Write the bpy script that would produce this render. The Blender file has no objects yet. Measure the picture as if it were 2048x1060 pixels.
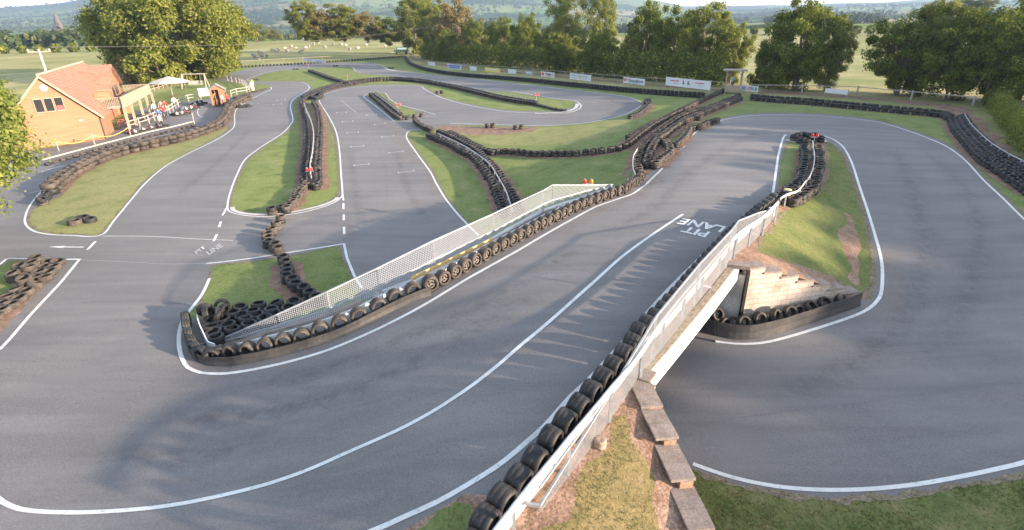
import bpy, bmesh, math, random
import numpy as np
from mathutils import Vector, Matrix, Quaternion
from mathutils.geometry import delaunay_2d_cdt
from mathutils.bvhtree import BVHTree
random.seed(7); RNG = np.random.default_rng(7)
SC = bpy.context.scene; COL = SC.collection
R = math.radians
# ---------------------------------------------------------------- camera, sky, sun, exposure
F_PX = 1111.0; PITCH = R(24.2); ROLL = R(0.84); CAM_H = 11.5
cam_d = bpy.data.cameras.new('camera'); cam = bpy.data.objects.new('camera', cam_d); COL.objects.link(cam)
cam_d.sensor_width = 36.0; cam_d.lens = 36.0 * F_PX / 2048.0
cam_d.clip_start = 0.1; cam_d.clip_end = 30000.0
_right = Vector((1, 0, 0)); _up = Vector((0, math.sin(PITCH), math.cos(PITCH))); _fwd = Vector((0, math.cos(PITCH), -math.sin(PITCH)))
_c, _s = math.cos(ROLL), math.sin(ROLL)
_r2 = _right * _c - _up * _s; _u2 = _right * _s + _up * _c
m3 = Matrix((_r2, _u2, -_fwd)).transposed()
cam.matrix_world = Matrix.Translation((0, 0, CAM_H)) @ m3.to_4x4()
SC.camera = cam
SUN_EL = R(12.5); SUN_AZ = math.atan2(0.93, -0.37)
sun_dir = Vector((math.sin(SUN_AZ) * math.cos(SUN_EL), math.cos(SUN_AZ) * math.cos(SUN_EL), math.sin(SUN_EL)))
w = bpy.data.worlds.new('World'); SC.world = w; w.use_nodes = True
nt = w.node_tree; nt.nodes.clear()
wo = nt.nodes.new('ShaderNodeOutputWorld'); bg = nt.nodes.new('ShaderNodeBackground'); sky = nt.nodes.new('ShaderNodeTexSky')
sky.sky_type = 'NISHITA'; sky.sun_disc = False; sky.sun_elevation = SUN_EL; sky.sun_rotation = SUN_AZ
sky.air_density = 1.0; sky.dust_density = 0.6; sky.ozone_density = 1.0
hsv = nt.nodes.new('ShaderNodeHueSaturation'); hsv.inputs['Saturation'].default_value = .62; nt.links.new(sky.outputs[0], hsv.inputs['Color'])
tint = nt.nodes.new('ShaderNodeMix'); tint.data_type = 'RGBA'; tint.blend_type = 'MULTIPLY'; tint.inputs[0].default_value = 1.0; tint.inputs[7].default_value = (1.0, 1.0, 1.03, 1)
nt.links.new(hsv.outputs[0], tint.inputs[6]); nt.links.new(tint.outputs[2], bg.inputs[0]); nt.links.new(bg.outputs[0], wo.inputs[0]); bg.inputs[1].default_value = 0.14
sl = bpy.data.lights.new('sun', 'SUN'); sl.energy = 4.9; sl.angle = R(0.9); sl.color = (1.0, 0.80, 0.61)
so = bpy.data.objects.new('sun', sl); COL.objects.link(so); so.rotation_mode = 'QUATERNION'
so.rotation_quaternion = sun_dir.to_track_quat('Z', 'Y'); so.location = (30, -10, 40)
SC.view_settings.view_transform = 'Standard'; SC.view_settings.look = 'None'; SC.view_settings.exposure = 2.1; SC.view_settings.gamma = 1.0
SC.cycles.max_bounces = 5; SC.cycles.diffuse_bounces = 3; SC.cycles.glossy_bounces = 2; SC.cycles.transmission_bounces = 3
SC.cycles.volume_bounces = 0; SC.cycles.transparent_max_bounces = 6; SC.cycles.caustics_reflective = False; SC.cycles.caustics_refractive = False

# ---------------------------------------------------------------- helpers: pixel -> place
CAMN = np.array([0, 0, CAM_H])
def ray(px, py):
    x = (px - 1024) / F_PX; y = -(py - 530) / F_PX
    xr = x * _c + y * _s; yr = -x * _s + y * _c
    return np.array([xr, yr * math.sin(PITCH) + math.cos(PITCH), yr * math.cos(PITCH) - math.sin(PITCH)])
def at(px, py, z=0.0):
    d = ray(px, py); return d * ((z - CAM_H) / d[2]) + CAMN
def zof(px, py, x, y):
    d = ray(px, py); return float(CAM_H + d[2] * math.hypot(x, y) / math.hypot(d[0], d[1]))
def project(x, y, z):
    v = Vector((x, y, z - CAM_H)); a = v.dot(_r2); b = v.dot(_u2); c = v.dot(_fwd)
    return (1024 + F_PX * a / c, 530 - F_PX * b / c, c)

# ---------------------------------------------------------------- ground heights
class TPS:
    def __init__(s, pts, lam=0.6):
        p = np.array(pts, float); s.x = p[:, :2]; n = len(p)
        d = np.linalg.norm(s.x[:, None] - s.x[None], axis=2)
        K = s.k(d) + lam * np.eye(n); Q = np.c_[np.ones(n), s.x]
        M = np.zeros((n + 3, n + 3)); M[:n, :n] = K; M[:n, n:] = Q; M[n:, :n] = Q.T
        s.w = np.linalg.solve(M, np.r_[p[:, 2], 0, 0, 0])
    def k(s, d): return -d
    def __call__(s, x, y):
        q = np.c_[np.ravel(x), np.ravel(y)]
        d = np.linalg.norm(q[:, None] - s.x[None], axis=2)
        return s.k(d) @ s.w[:-3] + np.c_[np.ones(len(q)), q] @ s.w[-3:]
def anc(l): return [tuple(at(a, b, z)[:2]) + (z,) for a, b, z in l]
A_ANC = anc([(850, 500, 0), (900, 470, 0), (760, 350, .2), (740, 250, .4), (700, 200, .5), (960, 240, .7), (620, 300, .5), (500, 360, .5), (450, 280, .5), (300, 400, .5), (200, 460, .5),
 (300, 600, .55), (100, 750, .5), (60, 560, .5), (500, 560, .45), (640, 520, .3), (650, 450, .3), (830, 300, .4), (850, 400, .2),
 (1500, 750, 0), (1700, 800, 0), (1950, 800, 0), (1500, 1000, 0), (1900, 980, 0), (1450, 660, 0), (1700, 620, .1), (1850, 600, .2), (1900, 450, .9), (1800, 330, 1.7),
 (1650, 260, 2.3), (1450, 250, 2.35), (1350, 330, 2.4), (1550, 320, 2.4), (1560, 230, 2.0), (2000, 330, 1.5), (1900, 250, 1.7), (1700, 205, 1.6), (1465, 188, 1.5), (1350, 182, 1.3), (1180, 170, .9),
 (1150, 340, 1.1), (1050, 380, .5), (1240, 335, 2.1), (1262, 360, 2.35), (1190, 374, 1.3), (1120, 392, .75), (1040, 310, .7), (1100, 270, 1.0), (1250, 290, 2.0), (1200, 230, 1.1), (1000, 160, .4), (800, 112, .0), (640, 130, .1), (450, 150, .3),
 (212, 278, .3), (100, 330, .4), (390, 215, .4), (310, 230, .3), (900, 440, .1), (930, 380, .25)]) + [(-40, 0, .5), (-60, 40, .3), (0, -30, .5), (40, -20, .5), (70, 30, 1.0), (80, 90, 1.5), (20, 150, .3), (-100, 120, -.3), (-40, 200, 0), (60, 190, 0.5), (-90, 60, 0), (8, 8, 0), (14, 2, 0), (6, 4, .1)]
_A = TPS(A_ANC)
def A(x, y):
    x = np.asarray(x, float); y = np.asarray(y, float); sh = x.shape
    z = _A(x, y).reshape(sh); r = np.hypot(x, y)
    t = np.clip((r - 110) / 90, 0, 1); t = t * t * (3 - 2 * t)
    return z * (1 - t)
# upper level (ramp, deck, mounds) ------------------------------------
def pl(l, z=None): return [tuple(at(a[0], a[1], a[2] if len(a) > 2 else z)[:2]) for a in l]
FAR_EDGE = pl([(440, 692, .62), (560, 662, 1.1), (662, 630, 1.6), (760, 592, 2.05), (869, 545, 2.35), (987, 478, 2.45), (1085, 424, 2.45), (1174, 395, 2.45), (1228, 378, 2.42), (1265, 358, 2.4)])
SEAM_R = pl([(1290, 342, 2.38), (1330, 300, 2.38), (1440, 275, 2.36), (1570, 262, 2.32), (1650, 275, 2.2), (1700, 325, 1.9), (1735, 415, 1.1), (1752, 485, .6), (1762, 540, .25), (1758, 585, .1), (1735, 612, .05)])
W0 = tuple(at(1714, 606, .06)[:2]); W1 = (9.24, 19.76)
FASC_T = tuple(at(1290, 757, 2.35)[:2]); FASC_B = (8.9, 20.02)
COPE = [(3.62, 12.35), (3.72, 11.2), (3.86, 9.9), (3.98, 8.6), (4.12, 7.2), (4.25, 6.0)]
SEAM_L = [(4.4, 4.8), (4.0, 1.0), (1.0, -6.0), (-30, -6.0), (-34, 8.0)] + pl([(-40, 690, .5), (150, 655, .5), (330, 640, .5), (372, 640, .52), (392, 640, .52)])
U_POLY = FAR_EDGE + SEAM_R + [W0, W1, FASC_B, FASC_T] + COPE + SEAM_L + pl([(430, 668, .55)])
B_ANC = anc([(380, 740, .55), (470, 735, .7), (560, 700, 1.0), (700, 650, 1.55), (780, 600, 1.95), (860, 570, 2.25), (950, 525, 2.42), (1100, 440, 2.45), (1200, 400, 2.45), (1280, 355, 2.42), (1000, 600, 2.42), (1150, 520, 2.45),
 (1350, 420, 2.45), (1450, 400, 2.45), (1450, 290, 2.38), (1550, 330, 2.4), (1535, 405, 2.45), (1000, 750, 2.4), (1250, 600, 2.45), (1420, 500, 2.45), (1150, 800, 2.45), (800, 700, 1.8), (600, 800, 1.1), (700, 850, 1.5), (880, 850, 2.1), (750, 960, 1.8), (500, 1000, 1.1), (960, 1000, 2.3), (450, 850, .7), (250, 900, .6), (100, 800, .5), (50, 1000, .5), (200, 700, .5),
 (1100, 1000, 2.4), (1250, 850, 2.4), (1300, 800, 2.4), (1340, 860, 2.15), (1360, 930, 1.95), (1385, 1000, 1.7), (1280, 960, 2.15), (1250, 1050, 1.95),
 (1500, 510, 2.3), (1475, 520, 2.35), (1520, 440, 2.35), (1560, 530, 1.9), (1610, 545, 1.4), (1660, 560, .9), (1700, 580, .45), (1600, 440, 1.95), (1650, 400, 1.7), (1690, 400, 1.3), (1650, 480, 1.45), (1700, 500, .75), (1720, 560, .3), (1660, 340, 2.0), (1620, 300, 2.3), (1600, 380, 2.35)]) + [(4.3, 6, 1.0), (4.2, 4.5, .7), (3, 3, 1.2), (0, 2, 1.6), (-5, 5, 1.3), (-12, 4, .6), (-20, 5, .5), (0, -5, .6)]
_B = TPS(B_ANC)
def seg_dist(x, y, line):
    P = np.c_[np.ravel(x), np.ravel(y)]; best = np.full(len(P), 1e9)
    for a, b in zip(line, line[1:]):
        a = np.array(a); b = np.array(b); ab = b - a; L = max(ab @ ab, 1e-9)
        t = np.clip(((P - a) @ ab) / L, 0, 1)
        best = np.minimum(best, np.linalg.norm(P - (a + t[:, None] * ab), axis=1))
    return best
def inpoly(x, y, poly):
    x = np.asarray(x, float); y = np.asarray(y, float); ins = np.zeros(x.shape, bool)
    n = len(poly); j = n - 1
    for i in range(n):
        xi, yi = poly[i]; xj, yj = poly[j]
        c = ((yi > y) != (yj > y)) & (x < (xj - xi) * (y - yi) / ((yj - yi) if yj != yi else 1e-12) + xi)
        ins ^= c; j = i
    return ins
SOFT1 = FAR_EDGE[-1:] + SEAM_R + [W0]; SOFT2 = [COPE[-1]] + SEAM_L + pl([(430, 668, .55)]) + FAR_EDGE[:1]
def B(x, y):
    x = np.asarray(x, float); y = np.asarray(y, float); sh = x.shape
    a = A(x, y).ravel(); b = _B(x, y)
    d = np.minimum(seg_dist(x, y, SOFT1), seg_dist(x, y, SOFT2))
    t = np.clip(d / 2.2, 0, 1); t = t * t * (3 - 2 * t)
    return (a + t * np.maximum(b - a, 0)).reshape(sh)
def solve(px, py, fn, dz=0.0):
    z = 1.0
    for _ in range(25):
        p = at(px, py, z); z = 0.5 * z + 0.5 * (float(fn(p[0], p[1])) + dz)
    return at(px, py, z)
def L(px, py, dz=0.0): return solve(px, py, A, dz)
def U(px, py, dz=0.0): return solve(px, py, B, dz)
def Lp(l): return [tuple(L(*p)[:2]) for p in l]
def Up(l): return [tuple(U(*p)[:2]) for p in l]

# ---------------------------------------------------------------- helpers: objects
def tag(o, label=None, cat=None, group=None, kind=None):
    if label: o['label'] = label
    if cat: o['category'] = cat
    if group: o['group'] = group
    if kind: o['kind'] = kind
    return o
def link(name, me, parent=None, loc=None):
    o = bpy.data.objects.new(name, me); COL.objects.link(o)
    if parent is not None: o.parent = parent
    if loc is not None: o.location = loc
    return o
def empty(name, loc, rz=0.0):
    o = bpy.data.objects.new(name, None); COL.objects.link(o); o.location = loc; o.rotation_euler = (0, 0, rz); o.empty_display_size = .3
    return o
class MB:
    """collects faces, builds one mesh"""
    def __init__(s): s.v = []; s.f = []; s.m = []; s.n = 0; s.sm = []
    def add(s, v, f, mi=0, smooth=False):
        v = np.asarray(v, float); s.v.append(v); s.f += [tuple(i + s.n for i in q) for q in f]
        s.m += [mi] * len(f); s.sm += [smooth] * len(f); s.n += len(v); return s
    def box(s, c, size, rz=0.0, mi=0, M=None):
        x, y, z = [k / 2 for k in size]
        v = np.array([(a * x, b * y, d * z) for a in (-1, 1) for b in (-1, 1) for d in (-1, 1)])
        if M is not None: v = v @ np.array(M).T
        elif rz: cc, ss = math.cos(rz), math.sin(rz); v = v @ np.array([[cc, ss, 0], [-ss, cc, 0], [0, 0, 1]])
        v = v + np.array(c)
        return s.add(v, [(0, 1, 3, 2), (4, 6, 7, 5), (0, 4, 5, 1), (2, 3, 7, 6), (0, 2, 6, 4), (1, 5, 7, 3)], mi)
    def bar(s, a, b, wd, ht=None, mi=0):
        """rectangular bar from a to b"""
        a = Vector(a); b = Vector(b); d = b - a
        if d.length < 1e-6: return s
        q = d.to_track_quat('X', 'Z').to_matrix()
        return s.box((a + b) / 2, (d.length, wd, ht or wd), M=q, mi=mi)
    def tube(s, pts, r, n=8, mi=0, caps=True, smooth=True):
        pts = [Vector(p) for p in pts]; rr = r if hasattr(r, '__len__') else [r] * len(pts)
        vs = []; up = Vector((0, 0, 1))
        for i, p in enumerate(pts):
            d = (pts[min(i + 1, len(pts) - 1)] - pts[max(i - 1, 0)])
            d = d.normalized() if d.length > 1e-9 else Vector((0, 0, 1))
            a = d.cross(up if abs(d.z) < .95 else Vector((1, 0, 0))).normalized(); b = d.cross(a)
            for k in range(n):
                t = 2 * math.pi * k / n; vs.append(p + (a * math.cos(t) + b * math.sin(t)) * rr[i])
        f = [(i * n + k, i * n + (k + 1) % n, (i + 1) * n + (k + 1) % n, (i + 1) * n + k) for i in range(len(pts) - 1) for k in range(n)]
        s.add(vs, f, mi, smooth)
        if caps:
            s.add(vs[:n], [tuple(range(n))], mi); s.add(vs[-n:], [tuple(range(n))[::-1]], mi)
        return s
    def lathe(s, prof, n=16, M=None, mi=0, close=False, smooth=True):
        vs = [(r * math.cos(2 * math.pi * k / n), r * math.sin(2 * math.pi * k / n), z) for r, z in prof for k in range(n)]
        m = len(prof); rng = m if close else m - 1
        f = [(i * n + k, i * n + (k + 1) % n, ((i + 1) % m) * n + (k + 1) % n, ((i + 1) % m) * n + k) for i in range(rng) for k in range(n)]
        v = np.array(vs)
        if M is not None: v = np.array([M @ Vector(p) for p in vs])
        return s.add(v, f, mi, smooth)
    def prism(s, poly, z0, z1, mi=0):
        """poly xy ccw; z0,z1 numbers or lists"""
        n = len(poly); a = z0 if hasattr(z0, '__len__') else [z0] * n; b = z1 if hasattr(z1, '__len__') else [z1] * n
        v = [(p[0], p[1], a[i]) for i, p in enumerate(poly)] + [(p[0], p[1], b[i]) for i, p in enumerate(poly)]
        f = [tuple(range(n))[::-1], tuple(range(n, 2 * n))] + [(i, (i + 1) % n, n + (i + 1) % n, n + i) for i in range(n)]
        return s.add(v, f, mi)
    def mesh(s, name, mats):
        me = bpy.data.meshes.new(name)
        V = np.concatenate(s.v) if s.v else np.zeros((0, 3))
        me.from_pydata(V.tolist(), [], s.f)
        for m in (mats if isinstance(mats, (list, tuple)) else [mats]): me.materials.append(m)
        if any(s.m): me.polygons.foreach_set('material_index', s.m)
        if any(s.sm): me.polygons.foreach_set('use_smooth', s.sm)
        me.update(); return me
    def build(s, name, mats, parent=None, loc=None): return link(name, s.mesh(name, mats), parent, loc)
def resample(pts, step, smooth=True):
    p = [np.array(q, float) for q in pts]; out = []
    if smooth and len(p) > 2:
        q = [2 * p[0] - p[1]] + p + [2 * p[-1] - p[-2]]; d = []
        for i in range(1, len(q) - 2):
            for t in np.linspace(0, 1, 12, endpoint=False):
                a, b, c, e = q[i - 1], q[i], q[i + 1], q[i + 2]
                d.append(.5 * ((2 * b) + (c - a) * t + (2 * a - 5 * b + 4 * c - e) * t * t + (3 * b - a - 3 * c + e) * t ** 3))
        d.append(p[-1]); p = d
    p = np.array(p); s = np.r_[0, np.cumsum(np.linalg.norm(np.diff(p, axis=0), axis=1))]
    n = max(1, int(round(s[-1] / step))); t = np.linspace(0, s[-1], n + 1)
    return np.array([np.interp(t, s, p[:, k]) for k in range(p.shape[1])]).T
def smooth_poly(poly, step=0.5):
    """closed catmull-rom through the points, resampled"""
    p = [np.array(q) for q in poly]; n = len(p); d = []
    for i in range(n):
        a, b, c, e = p[i - 1], p[i], p[(i + 1) % n], p[(i + 2) % n]
        L_ = np.linalg.norm(c - b); k = max(1, min(30, int(L_ / step)))
        for t in np.linspace(0, 1, k, endpoint=False):
            if L_ > 25: d.append(b + (c - b) * t)
            else: d.append(.5 * ((2 * b) + (c - a) * t + (2 * a - 5 * b + 4 * c - e) * t * t + (3 * b - a - 3 * c + e) * t ** 3))
    return [tuple(q) for q in d]

# ---------------------------------------------------------------- materials
def mat(name, col=(.5, .5, .5), rough=.7, metal=0.0, spec=.5, var=None, scale=5.0, bump=0.0, bscale=60.0, detail=6.0, speck=None):
    """base colour with object-space noise between col and var, optional fine speckle and bump"""
    m = bpy.data.materials.new(name); m.use_nodes = True; t = m.node_tree; N = t.nodes; b = N['Principled BSDF']
    b.inputs['Roughness'].default_value = rough; b.inputs['Metallic'].default_value = metal; b.inputs['Specular IOR Level'].default_value = spec
    b.inputs['Base Color'].default_value = (*col, 1)
    tc = N.new('ShaderNodeTexCoord'); out = None
    if var is not None:
        n = N.new('ShaderNodeTexNoise'); n.inputs['Scale'].default_value = scale; n.inputs['Detail'].default_value = detail; n.inputs['Roughness'].default_value = .65
        t.links.new(tc.outputs['Object'], n.inputs['Vector'])
        r = N.new('ShaderNodeValToRGB'); r.color_ramp.elements[0].position = .35; r.color_ramp.elements[1].position = .66
        r.color_ramp.elements[0].color = (*col, 1); r.color_ramp.elements[1].color = (*var, 1)
        t.links.new(n.outputs['Fac'], r.inputs['Fac']); out = r.outputs['Color']
    if speck:
        n2 = N.new('ShaderNodeTexNoise'); n2.inputs['Scale'].default_value = speck[0]; n2.inputs['Detail'].default_value = 2
        t.links.new(tc.outputs['Object'], n2.inputs['Vector'])
        mr = N.new('ShaderNodeMapRange'); mr.inputs['From Min'].default_value = .3; mr.inputs['From Max'].default_value = .7
        mr.inputs['To Min'].default_value = 1 - speck[1]; mr.inputs['To Max'].default_value = 1 + speck[1]
        t.links.new(n2.outputs['Fac'], mr.inputs['Value'])
        mx = N.new('ShaderNodeVectorMath'); mx.operation = 'SCALE'
        if out is None: mx.inputs[0].default_value = col
        else: t.links.new(out, mx.inputs[0])
        t.links.new(mr.outputs[0], mx.inputs['Scale']); out = mx.outputs[0]
    if out is not None: t.links.new(out, b.inputs['Base Color'])
    if bump:
        n3 = N.new('ShaderNodeTexNoise'); n3.inputs['Scale'].default_value = bscale; n3.inputs['Detail'].default_value = 4
        t.links.new(tc.outputs['Object'], n3.inputs['Vector'])
        bp = N.new('ShaderNodeBump'); bp.inputs['Strength'].default_value = 1.0; bp.inputs['Distance'].default_value = bump
        t.links.new(n3.outputs['Fac'], bp.inputs['Height']); t.links.new(bp.outputs[0], b.inputs['Normal'])
    return m
def ramp_noise(t, N, vec, scale, stops, detail=5.0, rough=.6, dist=0.0):
    n = N.new('ShaderNodeTexNoise'); n.inputs['Scale'].default_value = scale; n.inputs['Detail'].default_value = detail; n.inputs['Roughness'].default_value = rough
    n.inputs['Distortion'].default_value = dist; t.links.new(vec, n.inputs['Vector'])
    r = N.new('ShaderNodeValToRGB'); e = r.color_ramp.elements
    while len(e) < len(stops): e.new(.5)
    for i, (p, c) in enumerate(stops): e[i].position = p; e[i].color = (*c, 1)
    t.links.new(n.outputs['Fac'], r.inputs['Fac']); return r.outputs['Color']
def mixc(t, N, fac, a, b, mode='MIX'):
    m = N.new('ShaderNodeMix'); m.data_type = 'RGBA'; m.blend_type = mode
    for s, v in ((0, fac), (6, a), (7, b)):
        if isinstance(v, (int, float)): m.inputs[s].default_value = v
        elif isinstance(v, tuple): m.inputs[s].default_value = (*v, 1)
        else: t.links.new(v, m.inputs[s])
    return m.outputs[2]
def asphalt_mat(name, c0, c1, c2, patch):
    m = bpy.data.materials.new(name); m.use_nodes = True; t = m.node_tree; N = t.nodes; b = N['Principled BSDF']
    tc = N.new('ShaderNodeTexCoord').outputs['Object']
    big = ramp_noise(t, N, tc, .11, [(.28, c0), (.5, c1), (.74, c2)], 7, .62, .6)
    mp = N.new('ShaderNodeMapping'); mp.inputs['Scale'].default_value = (.10, .9, 1); mp.inputs['Rotation'].default_value = (0, 0, R(35)); t.links.new(tc, mp.inputs['Vector'])
    stre = ramp_noise(t, N, mp.outputs[0], 1.0, [(.38, (.88, .88, .88)), (.62, (1.1, 1.1, 1.1))], 5, .6, .4)
    c = mixc(t, N, 1.0, big, stre, 'MULTIPLY')
    fine = ramp_noise(t, N, tc, 26, [(.25, (.5, .5, .5)), (.5, (1, 1, 1)), (.75, (1.65, 1.62, 1.6))], 5, .85)
    c = mixc(t, N, 1.0, c, fine, 'MULTIPLY')
    wear = ramp_noise(t, N, tc, .35, [(.58, (0, 0, 0)), (.72, (1, 1, 1))], 6, .7)
    sp = N.new('ShaderNodeSeparateColor'); t.links.new(wear, sp.inputs[0]); mu = N.new('ShaderNodeMath'); mu.operation = 'MULTIPLY'; mu.inputs[1].default_value = .22; t.links.new(sp.outputs[0], mu.inputs[0])
    c = mixc(t, N, mu.outputs[0], c, patch)
    t.links.new(c, b.inputs['Base Color']); b.inputs['Roughness'].default_value = .78; b.inputs['Specular IOR Level'].default_value = .35
    n3 = N.new('ShaderNodeTexNoise'); n3.inputs['Scale'].default_value = 35; n3.inputs['Detail'].default_value = 3; t.links.new(tc, n3.inputs['Vector'])
    bp = N.new('ShaderNodeBump'); bp.inputs['Strength'].default_value = .5; bp.inputs['Distance'].default_value = .006; t.links.new(n3.outputs['Fac'], bp.inputs['Height']); t.links.new(bp.outputs[0], b.inputs['Normal'])
    return m
def grass_mat(name, dark, mid, dry, soil=None, s1=.35, drypos=.62):
    m = bpy.data.materials.new(name); m.use_nodes = True; t = m.node_tree; N = t.nodes; b = N['Principled BSDF']
    tc = N.new('ShaderNodeTexCoord').outputs['Object']
    c = ramp_noise(t, N, tc, s1, [(.34, dark), (.5, mid), (drypos, mid), (min(.9, drypos + .16), dry)], 9, .68, .3)
    fine = ramp_noise(t, N, tc, 7, [(.22, (.42, .45, .42)), (.5, (1, 1, 1)), (.78, (1.65, 1.55, 1.35))], 8, .85)
    c = mixc(t, N, 1.0, c, fine, 'MULTIPLY')
    if soil is not None:
        wear = ramp_noise(t, N, tc, .55, [(.60, (0, 0, 0)), (.72, (1, 1, 1))], 8, .75)
        sp = N.new('ShaderNodeSeparateColor'); t.links.new(wear, sp.inputs[0]); c = mixc(t, N, sp.outputs[0], c, soil)
    t.links.new(c, b.inputs['Base Color']); b.inputs['Roughness'].default_value = .95; b.inputs['Specular IOR Level'].default_value = .1
    n3 = N.new('ShaderNodeTexNoise'); n3.inputs['Scale'].default_value = 14; n3.inputs['Detail'].default_value = 6; n3.inputs['Roughness'].default_value = .75; t.links.new(tc, n3.inputs['Vector'])
    bp = N.new('ShaderNodeBump'); bp.inputs['Strength'].default_value = 1; bp.inputs['Distance'].default_value = .05; t.links.new(n3.outputs['Fac'], bp.inputs['Height']); t.links.new(bp.outputs[0], b.inputs['Normal'])
    return m
def leaf_mat(name, c1, c2, c3, trans=.35):
    m = bpy.data.materials.new(name); m.use_nodes = True; t = m.node_tree; N = t.nodes; b = N['Principled BSDF']
    g = N.new('ShaderNodeNewGeometry'); tc = N.new('ShaderNodeTexCoord').outputs['Object']
    r = N.new('ShaderNodeValToRGB'); e = r.color_ramp.elements; e.new(.5)
    for i, (p, c) in enumerate([(0, c1), (.5, c2), (1, c3)]): e[i].position = p; e[i].color = (*c, 1)
    t.links.new(g.outputs['Random Per Island'], r.inputs['Fac'])
    cl = ramp_noise(t, N, tc, .45, [(.3, (.72, .78, .7)), (.7, (1.28, 1.2, 1.1))], 3)
    c = mixc(t, N, 1.0, r.outputs['Color'], cl, 'MULTIPLY')
    t.links.new(c, b.inputs['Base Color']); b.inputs['Roughness'].default_value = .75; b.inputs['Specular IOR Level'].default_value = .08
    tr = N.new('ShaderNodeBsdfTranslucent'); t.links.new(c, tr.inputs['Color'])
    ms = N.new('ShaderNodeMixShader'); ms.inputs[0].default_value = trans; t.links.new(b.outputs[0], ms.inputs[1]); t.links.new(tr.outputs[0], ms.inputs[2])
    t.links.new(ms.outputs[0], N['Material Output'].inputs['Surface']); return m
M = {}
M['asphalt'] = asphalt_mat('asphalt', (.134, .128, .127), (.160, .150, .145), (.186, .172, .161), (.23, .205, .18))
M['apron'] = asphalt_mat('apron', (.14, .135, .135), (.17, .16, .155), (.2, .19, .18), (.22, .2, .18))
M['verge'] = grass_mat('verge_grass', (.115, .155, .048), (.175, .208, .072), (.27, .25, .12), None, .55, .56)
M['dry'] = grass_mat('dry_grass', (.155, .18, .065), (.235, .235, .10), (.33, .28, .15), (.30, .22, .15), .6, .58)
M['moundgrass'] = grass_mat('mound_grass', (.14, .13, .05), (.22, .175, .08), (.30, .215, .12), (.26, .165, .11), .9, .52)
M['field'] = grass_mat('field_grass', (.17, .20, .07), (.27, .26, .11), (.40, .34, .18), None, .06, .5)
M['earth'] = mat('earth', (.18, .11, .075), .95, var=(.31, .205, .15), scale=1.6, bump=.03, bscale=12, speck=(16, .35), spec=.1)
M['white'] = mat('white_paint', (.46, .46, .45), .6, var=(.70, .70, .68), scale=2.2, detail=9, speck=(24, .22), spec=.3)
def worn_paint(name, hi, lo, thr):
    m = bpy.data.materials.new(name); m.use_nodes = True; t = m.node_tree; N = t.nodes; b = N['Principled BSDF']; tc = N.new('ShaderNodeTexCoord').outputs['Object']
    c = ramp_noise(t, N, tc, 6.5, [(thr - .05, lo), (thr + .05, hi)], 10, .8); c2 = ramp_noise(t, N, tc, .8, [(.3, (.78, .77, .75)), (.7, (1.05, 1.05, 1.05))], 6, .7)
    t.links.new(mixc(t, N, 1.0, c, c2, 'MULTIPLY'), b.inputs['Base Color']); b.inputs['Roughness'].default_value = .65; return m
M['white'] = worn_paint('worn_white_paint', (.66, .66, .64), (.30, .295, .28), .40)
M['faded'] = worn_paint('faded_white_paint', (.40, .40, .39), (.20, .20, .20), .43)
M['rough'] = grass_mat('rough_grass', (.09, .12, .036), (.14, .16, .055), (.23, .20, .095), None, .9, .5)
M['mound_green'] = grass_mat('mound_green', (.10, .135, .042), (.155, .17, .06), (.22, .19, .09), (.24, .165, .11), .8, .55)
M['kerb'] = mat('concrete_kerb', (.40, .38, .35), .85, var=(.52, .49, .45), scale=2, speck=(20, .15))
M['rubber'] = mat('tyre_rubber', (.011, .011, .0125), .6, var=(.034, .031, .029), scale=2.2, spec=.4, speck=(25, .3))
M['rubber_dusty'] = mat('dusty_rubber', (.034, .030, .027), .85, var=(.105, .086, .070), scale=2.0, spec=.25, speck=(18, .3))
M['belt'] = mat('rubber_belt', (.024, .024, .025), .55, var=(.062, .055, .049), scale=1.3, spec=.45, speck=(9, .2))
M['light_stop_dark'] = mat('light_stop_dark', (.02, .02, .021), .6)  # for the added discs that close the near tyres against light
M['galv'] = mat('galvanised_steel', (.27, .285, .30), .5, .3, var=(.40, .41, .42), scale=7, spec=.5)
M['steelwhite'] = mat('weathered_white_rail', (.34, .34, .335), .5, .1, var=(.50, .49, .47), scale=4, speck=(12, .1))
M['concrete'] = mat('concrete', (.36, .33, .31), .9, var=(.48, .43, .39), scale=1.7, speck=(25, .18), bump=.006, bscale=30)
M['coping'] = mat('coping_stone', (.19, .15, .125), .9, var=(.30, .235, .195), scale=2.5, speck=(22, .22), bump=.006, bscale=30)
M['whitewall'] = mat('white_board', (.66, .67, .68), .5, var=(.8, .8, .78), scale=2.5, speck=(8, .08))

M['soiledge'] = mat('soil_edge', (.13, .115, .07), .95, var=(.24, .195, .14), scale=3.5, speck=(14, .3), spec=.1)
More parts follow.
